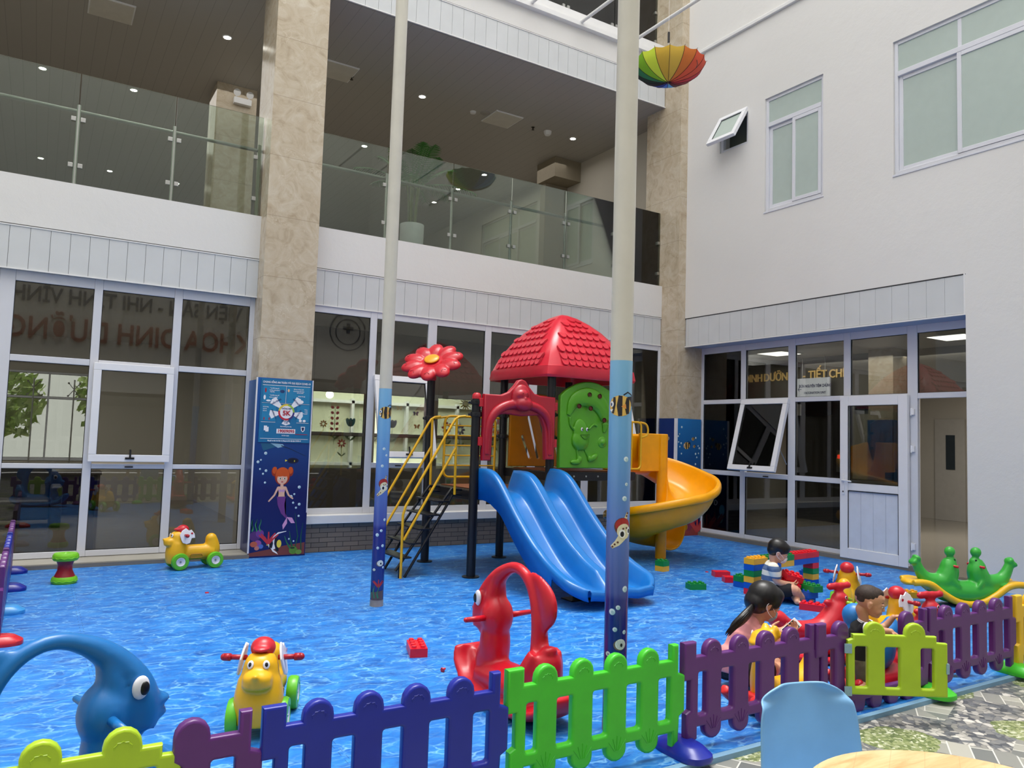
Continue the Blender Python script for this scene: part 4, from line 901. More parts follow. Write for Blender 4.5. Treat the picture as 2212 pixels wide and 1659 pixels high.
# stairs
sto = None
for y in (8.02, 8.60):
    st = B()
    for dx, dz in ((0, 0), (.11, -.06)):
        tube(st, ((3.50+dx, y, .0 if dx else .08), (4.10+dx*.3, y, .90+dz*1.2), (4.18, y, .975+dz), (4.30, y, .975+dz)), .016, 10, 3)
    tube(st, ((3.55, y, 0), (3.55, y, .16)), .016, 10); so_ = mk('stair_stringer', st, DKB, pf, w=True, smooth='auto'); sto = sto or so_
for k in range(5):
    f = (k+.7)/5.4; x = 3.53+.62*f; z = .12+.84*f
    b = B(); box(b, x-.085, x+.075, 8.0, 8.62, z-.02, z); mk('stair_tread', b, DKB, sto, w=True, bev=.006)
for y, s in ((7.985, 0), (8.64, 1)):
    hr = ytube('hand_rail', [[(3.55, y, .0), (3.55, y, .70), (3.58, y, .80), (4.13, y, 1.74), (4.17, y, 1.80), (4.22, y, 1.83), (4.30, y, 1.84)], [(3.57, y, .42), (4.19, y, 1.47)], [(4.19, y, .92), (4.185, y, 1.80)]], .015)
# flower on its post
fc = Vector((4.28, 8.90, 2.545)); tocam = Vector((-.43, -.90, 0)); rt = Vector((.9, -.43, 0)); up = Vector((0, 0, 1))
nrm = (tocam*.60+(up*cos(rad(15))-rt*sin(rad(15)))*.80).normalized(); ux = (rt-nrm*rt.dot(nrm)).normalized(); uy = nrm.cross(ux)
FM = Matrix(((ux.x, uy.x, nrm.x, fc.x), (ux.y, uy.y, nrm.y, fc.y), (ux.z, uy.z, nrm.z, fc.z), (0, 0, 0, 1)))
b = B(); ell(b, (0, 0, -.02), (.30, .30, .05), u=28)
for k in range(10):
    a = 2*PI*k/10+.15; ell(b, (.265*cos(a), .265*sin(a), 0), (.145, .102, .06), Matrix.Rotation(a, 3, 'Z'))
bmesh.ops.transform(b, matrix=FM, verts=b.verts); tube(b, ((PC[0], PC[1], 2.30), (PC[0], PC[1], 2.5)), (.06, .08), 16); fl = fuse('flower_petals', b, RED, pf, vox=.011, sm=3, w=True)
b = B()
for k in range(10):
    a = 2*PI*k/10+.15; tube(b, ((.20*cos(a), .20*sin(a), .052), (.35*cos(a), .35*sin(a), .044)), .004, 6)
    for q in (.24, .28, .32): 
        for s in (-1, 1): tube(b, ((q*cos(a), q*sin(a), .053), ((q+.03)*cos(a+s*.09), (q+.03)*sin(a+s*.09), .05)), .003, 5)
bmesh.ops.transform(b, matrix=FM, verts=b.verts); mk('petal_veins', b, plain('dark_red_groove', (110, 14, 24), .5), fl, w=True)
b = B(); ell(b, (0, 0, .05), (.10, .10, .025), u=26); bmesh.ops.transform(b, matrix=FM, verts=b.verts); mk('flower_centre', b, plastic('flower_yellow', (226, 160, 30)), fl, w=True, smooth=True)
# spiral slide
SC = Vector((7.44, 8.0, 0))
def lerp_t(tab, t):
    for (a, u), (c, v) in zip(tab, tab[1:]):
        if a <= t <= c: k = (t-a)/(c-a); k = k*k*(3-2*k)*.35+k*.65; return u+(v-u)*k
    return tab[0][1] if t < tab[0][0] else tab[-1][1]
RIM = [(-60, 1.72), (0, 1.60), (45, 1.38), (105, 1.17), (180, .93), (270, .70), (360, .50), (432, .42)]
FLR = [(-60, 1.21), (0, 1.14), (45, .97), (105, .78), (180, .52), (270, .30), (360, .15), (432, .09)]
def station(k, n=90, ns=14):
    if k < ns: u = k/ns; return Vector((6.72+.72*u, 8.07, 0)), Vector((0, 1, 0)), -60+60*u
    t = 432*(k-ns)/(n-ns); a = rad(90-t); return SC+Vector((cos(a), sin(a), 0))*.07, Vector((cos(a), sin(a), 0)), t
PR_ = [(0, 0), (.02, .5), (.10, .86), (.22, 1), (.36, 1), (.48, .93), (.58, .72), (.645, .38), (.67, .08), (.675, 0), (.70, .0), (.725, .06), (.72, .16)]
b = B(); rows = []
for k in range(91):
    p, o_, t = station(k); rim = lerp_t(RIM, t); fl_ = lerp_t(FLR, t); row = []
    inn = 1.72 if t < 0 else max(fl_+.16, 1.70-.005*t)
    for i, (r, f) in enumerate(PR_):
        top = inn if r < .15 else rim
        zz = top+(fl_-top)*f
        if i == len(PR_)-1: zz = rim-.10
        row.append(b.verts.new((p+o_*r*(1 if t >= 0 else .93))+Vector((0, 0, zz))))
    rows.append(row)
for r0, r1 in zip(rows, rows[1:]):
    for i in range(len(PR_)-1): b.faces.new((r0[i], r0[i+1], r1[i+1], r1[i]))
ss = mk('spiral_slide', b, SLY, pf, w=True, smooth=True)
m_ = ss.modifiers.new('s', 'SOLIDIFY'); m_.thickness = .03; m_.offset = 0
m_ = ss.modifiers.new('ss', 'SUBSURF'); m_.levels = 1; m_.render_levels = 1
b = B(); tube(b, (SC, SC+Vector((0, 0, 1.72))), .075, 26); box(b, 7.02, 7.40, 7.98, 8.03, 1.2, 1.72); mk('spiral_post', b, SLY, pf, w=True, bev=.012)
b = B(); tube(b, rrect(6.52, 6.86, 1.24, 1.86, 7.79, .06), .014, 12, closed=True); tube(b, [(6.70, 7.79, 1.24), (6.70, 7.79, 1.86)], .012, 10)
tube(b, [(6.84, 7.79, 1.86), (6.94, 7.79, 1.84), (6.98, 7.79, 1.77), (6.96, 7.79, 1.69), (6.86, 7.79, 1.66)], .014, 12, 4); mk('loop_rail', b, YTUBE, pf, w=True, smooth='auto')
# ------------------------------------------------------------------ plastic picket fence
PW, FH = 1.075, .50
def bumps_top(us, r=.062, zr=.468, ztop=None):
    out = []
    for u in us: out += [(u-r, zr)]+arc(u, zr+.015, r, 180, 0, 8)+[(u+r, zr)]
    return out
def bumps_bot(us, r=.062, zr=.105):
    out = []
    for u in reversed(us): out += [(u+r, zr)]+arc(u, zr-.02, r, 0, -180, 8, .055)+[(u-r, zr)]
    return out
def fence_outline(us, w=PW):
    o = [(0, .35), (0, .545), (.09, .545), (.09, .468)]+bumps_top(us)+[(w-.08, .468), (w-.08, .545), (w-.035, .545), (w-.035, .40), (w+.01, .385), (w+.01, .20), (w-.025, .18), (w-.035, .0), (w-.075, .0), (w-.075, .105)]+bumps_bot(us)+[(.10, .105), (.10, .045), (.06, .03), (.02, .03), (.02, .18), (.05, .195), (.05, .35)]
    return o
US = [.215, .425, .635, .845]
SL = [(.105, .165), (.275, .365), (.485, .575), (.695, .785), (.905, .985)]
def hole(u0, u1, z0=.165, z1=.385, c=.012):
    P = []
    for cx, cz, a0 in ((u1-c, z1-c, 0), (u0+c, z1-c, 90), (u0+c, z0+c, 180), (u1-c, z0+c, 270)): P += arc(cx, cz, c, a0, a0+90, 3)
    return P
def add_to(o, b):
    b.from_mesh(o.data)
    for f in b.faces: f.smooth = True
    b.to_mesh(o.data); b.free()
    try: o.data.set_sharp_from_angle(angle=rad(40))
    except Exception: pass
def relief(us, o, mat):
    b = B()
    for u in us:
        for k in range(5):
            a = rad(20+k*35); tube(b, [(u+.020*cos(a)+.010*cos(a+j), -.023, .482+.014*sin(a)+.010*sin(a+j)) for j in (-1.2, 0, 1.2)], .0022, 5)
        for k in range(-2, 3): tube(b, ((u+k*.008, -.024, .085), (u+k*.026, -.024, .155-.012*abs(k))), .002, 5)
    add_to(o, b)
def fence_panel(x, y, rz, mat, label, slots=SL, us=US):
    t = thing('picket_fence', label, 'fence panel', (x, y, .012), rz, 'plastic picket fence panels')
    p = plate('picket_board', fence_outline(us), [hole(a, c) for a, c in slots], .046, .012, mat, t); relief(us, p, mat); return t
YB = 3.0
fence_panel(.792, YB+.005, rad(-.4), NAV, 'deep blue picket fence panel in the foreground, between purple stub and green panel')
fence_panel(1.868, YB-.0, rad(-.3), KEL, 'bright green picket fence panel in front of the thick pole')
fence_panel(2.945, YB-.006, rad(-.9), PUR, 'purple picket fence panel behind the light blue chair')
fence_panel(5.12, YB-.06, rad(-1.4), PUR, 'purple picket fence panel right of the open lime gate')
fence_panel(6.195, YB-.09, rad(-1.5), YFN, 'yellow picket fence panel at the right edge of the photo')
def gate(x, y, rz, label, ang, leafmat=LIME, w=1.15):
    t = thing('fence_gate', label, 'gate', (x, y, .012), rz, 'purple framed fence gates')
    o = [(0, .35), (0, .545), (.09, .545), (.09, .468)]+[(.175, .468)]+arc(.235, .48, .062, 170, 0, 8)+[(.297, .40), (.262, .38), (.262, .20), (.275, .105), (.86, .105), (.875, .2), (.875, .38), (.845, .40), (.845, .48)]+arc(.907, .48, .062, 180, 0, 8)+[(.97, .468), (w-.08, .468), (w-.08, .545), (w-.035, .545), (w-.035, .40), (w+.01, .385), (w+.01, .20), (w-.025, .18), (w-.035, .0), (w-.075, .0), (w-.075, .05)]+bumps_bot([.235, .40, .57, .74, .907], .058, .05)+[(.10, .05), (.10, .03), (.02, .03), (.02, .18), (.05, .195), (.05, .35)]
    plate('gate_frame', o, [hole(.105, .17), hole(.975, w-.09)], .046, .012, PUR, t)
    L = .60; M = Matrix.Translation((.26 if ang else .275, -.03 if ang else 0, 0)) @ Matrix.Rotation(ang, 4, 'Z')
    lo = [(0, .115), (0, .435), (.03, .445), (.03, .472), (.105, .472)]+arc(.165, .485, .062, 175, 0, 8)+[(.227, .472), (.345, .472)]+arc(.407, .485, .062, 178, 0, 8)+[(.47, .472), (.535, .472), (.535, .435), (L, .432), (L, .115)]
    lf = plate('gate_leaf', lo, [hole(.045, .12, .16, .40), hole(.225, .315, .16, .40), hole(.44, .52, .16, .40)], .04, .01, leafmat, t, M=M)
    b = B()
    for u in (.165, .407):
        for k in range(5): a = rad(20+k*35); tube(b, [(u+.020*cos(a)+.010*cos(a+j), -.020, .482+.014*sin(a)+.010*sin(a+j)) for j in (-1.2, 0, 1.2)], .0022, 5)
    bmesh.ops.transform(b, matrix=M, verts=b.verts); add_to(lf, b)
    HB = plain('pale_blue_hinge_plate', (150, 184, 200), .4, .4)
    for z in (.135, .385):
        b = B(); box(b, -.022, .022, -.026, -.02, z-.025, z+.03)
        for q in (-.012, .012):
            for r in (-.012, .016): lathe(b, ((0, 0), (.004, 0), (.004, .002), (0, .002)), (q, -.027, z+r), 8, axis=Matrix.Rotation(PI/2, 3, 'X'))
        bmesh.ops.transform(b, matrix=M, verts=b.verts); mk('hinge', b, HB, t)
    b = B(); box(b, L-.012, L+.006, -.026, .022, .255, .315); bmesh.ops.transform(b, matrix=M, verts=b.verts); mk('latch', b, HB, lf)
    return t
gate(-.36, YB+.01, 0, 'closed lime gate in a purple frame at the lower left corner', 0)
gate(3.985, YB-.035, rad(-1.2), 'open lime gate in a purple frame, the toddler standing in it', rad(-31))
def foot(x, y, rz, mat, label):
    b = B(); H = [(1, 0), (1.02, .012), (1.0, .03), (.86, .045), (.70, .062), (.55, .07)]; rings = []
    for s, z in H:
        rings.append([b.verts.new(((abs(cos(a))**.75*(1 if cos(a) > 0 else -1))*.095*s, (abs(sin(a))**.6*(1 if sin(a) > 0 else -1))*.165*s, z)) for a in [2*PI*k/32 for k in range(32)]])
    for r0, r1 in zip(rings, rings[1:]):
        for k in range(32): b.faces.new((r0[k], r0[(k+1) % 32], r1[(k+1) % 32], r1[k]))
    b.faces.new(rings[-1]); b.faces.new(rings[0][::-1])
    o = mk('fence_weight', b, mat, smooth='auto'); o.location = (x, y, 0); o.rotation_euler = (0, 0, rz)
    props(o, label, 'fence weight', 'weighted fence feet')
foot(2.95, YB-.02, 0, NAV, 'deep blue foot under the joint of the green and purple fence panels')
foot(5.125, YB-.07, 0, KEL, 'green fence foot under the open gate, mostly hidden by the lime leaf')
foot(6.195, YB-.11, 0, KEL, 'green fence foot under the joint of the purple and yellow panels')
foot(.80, YB, 0, PUR, 'purple fence foot under the joint of the purple stub and blue panel'); foot(1.87, YB, 0, KEL, 'green fence foot under the joint of the blue and green panels')
# side run towards the back wall
XL = -.15
for k, (m, s) in enumerate(((PUR, 'purple fence panel of the left side run, nearest the back windows'), (NAV, 'deep blue fence panel of the left side run, second from the windows'), (PUR, 'purple fence panel of the left side run, third from the windows'))):
    fence_panel(XL, 9.86-k*PW, rad(-90), m, s)
for y, m, s in ((9.80, NAV, 'deep blue foot of the left fence run, right against the window step'), (8.80, NAV, 'deep blue foot of the left fence run, second from the windows'), (7.76, SKY, 'sky blue foot of the left fence run, between blue and red feet'), (6.70, RED, 'red foot of the left fence run at the photo edge')):
    foot(XL-.0, y, rad(90), m, s)
# ------------------------------------------------------------------ ride-on toys
def eye(parent, c, r, n, pr=.5, w=False, fwd=(0, 0, 0)):
    """sticker eye: white disc and dark pupil facing direction n"""
    n = Vector(n).normalized(); R = n.to_track_quat('Z', 'Y').to_matrix(); c = Vector(c)
    b = B(); ell(b, c, (r, r*1.25, r*.35), R, 18, 10); e = mk('eye', b, WPL, parent, smooth=True)
    b = B(); ell(b, c+n*r*.26+Vector(fwd)*r, (r*pr, r*pr*1.35, r*.2), R, 16, 8); mk('pupil', b, BLKP, e, smooth=True)
    return e
def wheel(parent, x, y, R, s, mat):
    b = B(); ax = Matrix.Rotation(PI/2*-s, 3, 'X')
    lathe(b, ((R*.5, -.028), (R*.9, -.03), (R, -.018), (R, .012), (R*.92, .028), (R*.6, .032), (R*.52, .02), (R*.5, -.028)), (x, y, R), 36, axis=ax); wh = mk('wheel', b, mat, parent, smooth='auto')
    b = B(); lathe(b, ((0, .012), (R*.2, .014), (R*.48, .03), (R*.53, .026), (R*.53, -.02), (0, -.02)), (x, y, R), 30, axis=ax); hb = mk('hub', b, WPL, wh, smooth='auto')
    b = B(); lathe(b, ((0, .03), (.008, .028), (.012, .012), (0, .01)), (x, y, R), 12, axis=ax); mk('axle_bolt', b, STEEL, hb, smooth='auto')
def ride_dog(loc, hd, label, handle=True):
    t = thing('ride_on_dog', label, 'ride-on toy', (loc[0], loc[1], 0), rad(hd), 'yellow ride-on dogs with green wheels')
    b = B(); tube(b, ((.205, 0, .07), (.21, 0, .18), (.20, 0, .29), (.185, 0, .37), (.175, 0, .415)), (.105, .115, .10, .085, .06), 18, 4, flat=[1.12]*9+[1.02]*30, up=(1, 0, 0))
    tube(b, ((.2, 0, .15), (.06, 0, .175), (-.08, 0, .175), (-.19, 0, .17)), (.105, .09, .09, .10), 18, 4, flat=.9, up=(0, 0, 1))
    tube(b, ((-.175, 0, .13), (-.185, 0, .22), (-.175, 0, .315)), (.095, .09, .068), 18, 4, flat=.85, up=(1, 0, 0)); ell(b, (-.172, 0, .315), (.066, .06, .07))
    ell(b, (.285, 0, .312), (.07, .078, .05)); ell(b, (.30, 0, .285), (.05, .078, .03)); ell(b, (.350, 0, .338), (.018, .02, .015)); ell(b, (.228, 0, .362), (.058, .076, .062))
    bd = fuse('body', b, YEL, t, vox=.010, sm=5)
    b = B(); tube(b, rrect(-.055, .075, .125, .165, 0, .02), .004, 6, closed=True)
    c2 = B(); tube(c2, [(p[0], .088, p[2]) for p in rrect(-.055, .075, .125, .165, 0, .019)], .005, 6, closed=True); b.free(); mk('side_recess', c2, plain('recess_amber', (170, 120, 20), .5), bd)
    b = B(); ell(b, (.152, 0, .438), (.068, .066, .056)); ell(b, (.200, 0, .446), (.052, .048, .016), Matrix.Rotation(rad(4), 3, 'Y')); fuse('cap', b, RED, t, vox=.008, sm=3)
    for s in (-1, 1):
        eye(t, (.276, s*.040, .382), .018, (.9, s*.35, .35))
        wheel(t, .195, s*.125, .095, s, WHEELG); wheel(t, -.19, s*.125, .092, s, WHEELG)
        out = [(.06, -.07), (.09, -.01), (.07, .05), (.03, .085), (-.01, .06), (-.04, .075), (-.085, .03), (-.10, -.02), (-.06, -.03), (-.05, -.09), (-.01, -.11), (.04, -.10)]
        R = Matrix.Translation((.13, s*.105, .385)) @ Matrix.Rotation(s*rad(12), 4, 'X') @ Matrix.Rotation(rad(-10), 4, 'Y')
        e = plate('ear', [(u*.9, v*.9) for u, v in out], [], .012, .004, WPL, t, M=R)
        b = B(); 
        for q, m_i in (((-.05, .02), 0), ((-.02, -.04), 1)): lathe(b, ((0, 0), (.012, 0), (.012, .001), (0, .001)), (.13+q[0], s*.113, .385+q[1]), 10, axis=Matrix.Rotation(-s*PI/2, 3, 'X'), m=m_i)
        mk('ear_print', b, [RED, YEL], e)
        if handle:
            b = B(); tube(b, ((.15, s*.08, .385), (.15, s*.185, .388)), .014, 14); tube(b, ((.15, s*.165, .387), (.15, s*.20, .388)), .02, 14); ell(b, (.15, s*.20, .388), .019, u=12, v=8); mk('handlebar', b, plastic('handle_red', (170, 20, 36)), t, smooth=True)
    b = B(); ell(b, (-.27, 0, .11), (.014, .012, .018)); mk('tow_peg', b, YEL, t, smooth=True)
    return t
ride_dog((1.645, 9.50), 187, 'yellow ride-on dog with red cap standing by the back windows beside the marble column')
ride_dog((1.17, 4.39), -113.8, 'yellow ride-on dog with red cap in the foreground, facing the camera')
ride_dog((6.68, 4.62), 30, 'yellow ride-on dog seen from behind, between the brick wall and the toddler')
ride_dog((5.90, 3.74), -8, 'yellow ride-on dog with red cap behind the rooster head, right of the toddler')

def arch_fish(loc, hd, mat, label, z0=0, eyes=True):
    t = thing('arch_fish_rocker', label, 'rocking toy', (loc[0], loc[1], 0), rad(hd), 'arched fish rocking toys')
    b = B(); up = (0, 1, 0)
    tube(b, ((.32, 0, .42), (.33, 0, .52), (.29, 0, .63), (.20, 0, .735), (.10, 0, .80), (.0, 0, .825), (-.10, 0, .79), (-.18, 0, .70), (-.225, 0, .57), (-.24, 0, .42), (-.25, 0, .28)), (.085, .085, .07, .055, .04, .034, .034, .038, .045, .055, .075), 18, 4, flat=1.0, up=up)
    tube(b, ((.12, 0, .79), (.19, 0, .72), (.22, 0, .64), (.23, 0, .55)), (.02, .05, .07, .08), 16, 4, flat=.75, up=up)
    ell(b, (.285, 0, .50), (.10, .085, .16)); ell(b, (.20, 0, .50), (.095, .105, .13)); ell(b, (.215, 0, .33), (.09, .10, .2)); ell(b, (.24, 0, .22), (.12, .10, .15))
    ell(b, (.385, 0, .515), (.075, .055, .03)); ell(b, (.38, 0, .46), (.07, .055, .03))
    tube(b, ((.28, 0, .14), (.1, 0, .15), (-.08, 0, .15), (-.26, 0, .17)), (.09, .10, .105, .10), 16, 4, flat=1.35, up=(0, 0, 1))
    tube(b, ((-.20, 0, .14), (-.27, 0, .24), (-.31, 0, .36), (-.31, 0, .42)), (.13, .11, .08, .03), 16, 4, flat=1.15, up=(1, 0, 0)); ell(b, (-.335, 0, .42), (.04, .05, .025))
    # tail fin fanning out behind the arch
    tube(b, ((-.10, 0, .80), (-.20, 0, .78), (-.29, 0, .70), (-.31, 0, .62), (-.27, 0, .54), (-.25, 0, .46)), (.02, .045, .075, .075, .045, .02), 16, 4, flat=.42, up=(1, 0, 0))
    # solid rocking sled, wide and turned up at the front
    tube(b, ((.50, 0, .27), (.47, 0, .19), (.38, 0, .11), (.22, 0, .065), (0, 0, .05), (-.22, 0, .06), (-.40, 0, .12), (-.44, 0, .20)), (.035, .042, .045, .05, .05, .05, .045, .03), 20, 4, flat=[3.4]*8+[3.6]*40, up=(0, 0, 1))
    tube(b, ((.30, 0, .12), (.40, 0, .16), (.47, 0, .24)), (.09, .06, .04), 14, 3)
    for s in (-1, 1): tube(b, ((-.14, s*.09, .10), (-.24, s*.10, .26), (-.29, s*.07, .40)), (.07, .06, .04), 14, 3)
    fuse('body', b, mat, t, vox=.0125, sm=6)
    for s in (-1, 1):
        b = B(); tube(b, ((.195, s*.09, .50), (.185, s*.235, .505)), (.019, .015), 14); ell(b, (.185, s*.235, .505), .015, u=12, v=8); mk('hand_grip', b, mat, t, smooth=True)
        b = B(); ell(b, (.305, s*.078, .60), (.036, .016, .048), Matrix.Rotation(s*rad(-8), 3, 'Z')); e = mk('eye', b, WPL, t, smooth=True)
        b = B(); ell(b, (.315, s*.092, .598), (.019, .008, .028)); mk('pupil', b, BLKP, e, smooth=True)
    return t
bf_ = arch_fish((.10, 3.37), 17, plastic('fish_blue_plastic', (22, 108, 178)), 'big blue arched fish rocker in the lower left corner behind the lime gate'); bf_.scale = (1, 1, .955)
arch_fish((2.50, 3.92), 93, plastic('fish_red_plastic', (200, 20, 40)), 'red arched fish rocker behind the blue and green fence panels')

def rooster(loc, hd, label, mat=RED):
    t = thing('rooster_rocker', label, 'rocking toy', (loc[0], loc[1], 0), rad(hd), 'red rooster rocking toys')
    b = B(); tube(b, ((-.40, 0, .40), (-.36, 0, .38), (-.26, 0, .30), (-.10, 0, .26), (.05, 0, .27), (.14, 0, .36), (.18, 0, .46), (.20, 0, .52)), (.05, .075, .07, .085, .10, .095, .075, .05), 18, 5, flat=1.0, up=(0, 1, 0))
    ell(b, (.205, 0, .53), (.07, .055, .065)); ell(b, (-.375, 0, .395), (.06, .07, .055)); tube(b, ((.0, 0, .12), (.02, 0, .25)), (.15, .10), 16, flat=.7); tube(b, ((-.25, 0, .12), (-.2, 0, .26)), (.11, .07), 16, flat=.8)
    for q, r in (((.12, 0, .64), .035), ((.17, 0, .655), .03), ((.22, 0, .655), .028), ((.275, 0, .65), .036), ((.20, 0, .61), .04)): ell(b, q, (r, .02, r))
    tube(b, ((.10, 0, .635), (.29, 0, .645)), .026, 10); ell(b, (.10, 0, .50), (.04, .03, .03)); tube(b, ((-.30, 0, .12), (.22, 0, .12)), .09, 14, flat=1.3, up=(0, 0, 1))
    for s in (-1, 1):
        tube(b, ((.42, s*.13, .15), (.30, s*.15, .07), (.05, s*.155, .035), (-.2, s*.155, .05), (-.40, s*.13, .13)), (.03, .035, .035, .035, .03), 12, 4); tube(b, ((.1, s*.05, .1), (.1, s*.155, .05)), .04, 10); tube(b, ((-.2, s*.05, .1), (-.2, s*.155, .06)), .04, 10)
        for k in range(4): tube(b, ((-.06+.03*k, s*.085, .20), (-.02+.03*k, s*.105, .15), (-.0+.03*k, s*.11, .10)), .014, 8)
    bmesh.ops.scale(b, vec=(1, 1, .84), verts=b.verts)
    fuse('body', b, mat, t, vox=.0125, sm=4)
    b = B(); tube(b, ((.24, -.085, .42), (.24, .085, .42)), .016, 14); ell(b, (.24, -.085, .42), .018, u=12, v=8); ell(b, (.24, .085, .42), .018, u=12, v=8); mk('handlebar', b, plastic('lime_handle', (150, 200, 30)), t, smooth=True)
    b = B(); tube(b, ((.265, 0, .442), (.32, 0, .432)), (.022, .006), 12); mk('beak', b, MATS['lime_handle'], t, smooth=True)
    for s in (-1, 1): eye(t, (.222, s*.052, .462), .010, (.3, s, .1), pr=.7)
    return t
rooster((5.14, 3.80), -16, 'red rooster rocker with long ribbed tail, left behind the toddler')
rooster((5.50, 3.31), -22, 'red rooster rocker with lime bar, head above the purple fence right of the gate')

t = thing('elephant_rocker', 'blue animal rocker on a red base, mostly hidden behind the toddler and the lime gate', 'rocking toy', (4.84, 3.16, 0), rad(-4))
b = B(); ell(b, (.02, 0, .27), (.18, .12, .16)); ell(b, (-.15, 0, .40), (.085, .085, .09)); ell(b, (-.16, 0, .50), (.08, .08, .08)); tube(b, ((-.13, 0, .3), (-.15, 0, .45)), .07, 14); tube(b, ((.12, 0, .3), (.2, 0, .40), (.2, 0, .46)), (.09, .06, .03), 14, 3)
fuse('body', b, plastic('elephant_blue', (40, 124, 200)), t, vox=.012, sm=5)
b = B()
for s in (-1, 1): tube(b, ((.29, s*.12, .12), (.2, s*.135, .055), (0, s*.135, .038), (-.2, s*.135, .055), (-.29, s*.12, .12)), (.03, .035, .035, .035, .03), 12, 4)
tube(b, ((-.24, 0, .09), (.24, 0, .09)), .07, 14, flat=2.0, up=(0, 0, 1)); fuse('rocker_base', b, RED, t, vox=.012, sm=4)


t = thing('giraffe_rocker', 'yellow giraffe rocker with rounded horns on a red base, in front of the seated girl', 'rocking toy', (py(1650, 1385, 3.19).x+.20, 3.19, 0), rad(180))
b = B(); tube(b, ((.22, 0, .10), (.24, 0, .25), (.22, 0, .40), (.19, 0, .50)), (.085, .08, .07, .065), 16, 4, flat=.85, up=(1, 0, 0)); ell(b, (.22, 0, .545), (.105, .07, .06)); ell(b, (.30, 0, .515), (.05, .05, .035))
for s in (-1, 1): ell(b, (.16, s*.035, .595), (.03, .028, .04)); tube(b, ((.14, s*.05, .56), (.10, s*.09, .565)), (.022, .012), 10)
tube(b, ((.2, 0, .17), (.05, 0, .16), (-.12, 0, .17), (-.26, 0, .22), (-.33, 0, .33), (-.33, 0, .43)), (.08, .085, .085, .09, .075, .04), 16, 4, flat=.9, up=(0, 1, 0))
bmesh.ops.scale(b, vec=(.9, 1, .82), verts=b.verts)
for k in range(3): tube(b, ((-.33+.012*k, -.04, .20+.05*k), (-.35+.012*k, 0, .21+.05*k), (-.33+.012*k, .04, .20+.05*k)), .02, 8, 3)
fuse('body', b, YEL, t, vox=.012, sm=4)
b = B()
for s in (-1, 1): tube(b, ((.42, s*.11, .14), (.28, s*.13, .06), (0, s*.135, .035), (-.28, s*.13, .06), (-.42, s*.11, .14)), (.032, .038, .038, .038, .032), 12, 4)
tube(b, ((-.32, 0, .075), (.32, 0, .075)), .055, 14, flat=2.0, up=(0, 0, 1)); fuse('rocker_base', b, plastic('orange_red_plastic', (224, 44, 44)), t, vox=.012, sm=4)
for s in (-1, 1): eye(t, (.235, s*.060, .458), .018, (.5, s, .1), pr=.5)
b = B(); tube(b, ((.12, -.15, .37), (.12, .15, .37)), .014, 12); mk('handlebar', b, ORG, t, smooth=True)

# seal seesaw
t = thing('seal_seesaw', 'green double seal seesaw on a curved yellow base in front of the right wall', 'seesaw', (8.38, 4.42, 0), rad(-30))
b = B()
def seal(s):
    tube(b, ((s*.50, 0, .43), (s*.46, 0, .34), (s*.40, 0, .27), (s*.30, 0, .235), (s*.2, 0, .25), (s*.155, 0, .34), (s*.15, 0, .42), (s*.145, 0, .475)), (.045, .055, .072, .09, .105, .10, .08, .05), 18, 5, flat=1.0, up=(0, 1, 0))
    ell(b, (s*.13, 0, .455), (.058, .05, .045)); ell(b, (s*.14, 0, .55), .054, u=22, v=14); tube(b, ((s*.14, 0, .47), (s*.14, 0, .53)), (.03, .02), 12)
    for q in (-1, 1): ell(b, (s*(.515+.02*q), 0, .455+(-.015 if q > 0 else .02)), (.045, .06, .028), Matrix.Rotation(s*q*rad(38), 3, 'Y')); tube(b, ((s*.19, q*.075, .29), (s*.12, q*.10, .21), (s*.08, q*.10, .16)), (.035, .032, .012), 12, 3, flat=.6)
    ell(b, (s*.40, 0, .22), (.12, .10, .03))
seal(1); seal(-1)
tube(b, ((-.34, 0, .20), (-.2, 0, .15), (0, 0, .13), (.2, 0, .15), (.34, 0, .20)), (.08, .115, .125, .115, .08), 18, 4, flat=1.0, up=(0, 1, 0))
sb = fuse('seal_body', b, plastic('seal_green_plastic', (58, 172, 62)), t, vox=.012, sm=4)
for q in (-1, 1):
    for k in (-1, 0, 1):
        b = B(); tube(b, [(k*.11+.022*cos(a), q*.104, .13+.022*sin(a)) for a in [2*PI*j/14 for j in range(14)]], .004, 6, closed=True); mk('ring_mark', b, MATS['seal_green_plastic'], sb, smooth=True)
for s in (-1, 1):
    b = B(); tube(b, ((s*.14, -.13, .41), (s*.14, .13, .41)), .013, 12); ell(b, (s*.14, -.13, .41), .015, u=10, v=6); ell(b, (s*.14, .13, .41), .015, u=10, v=6); mk('handlebar', b, RED, t, smooth=True)
    for q in (-1, 1):
        b = B(); ell(b, (s*.115, q*.043, .468), (.011, .006, .012)); mk('eye', b, BLKP, t, smooth=True)
b = B(); prof = [(-.60, .235), (-.50, .24), (-.40, .215), (-.28, .13), (-.14, .055), (0, .03), (.14, .055), (.28, .13), (.40, .215), (.50, .24), (.60, .235)]
for s in (-1, 1): tube(b, [(u, s*.125, v) for u, v in prof], [.036]*11, 12, 4)
tube(b, [(u, 0, v-.008) for u, v in prof], [.03]*11, 16, 4, flat=4.4, up=(0, 0, 1))
for s in (-1, 1): ell(b, (s*.615, 0, .225), (.03, .10, .03))
fuse('curved_base', b, plastic('seesaw_yellow', (236, 182, 30)), t, vox=.0125, sm=3)

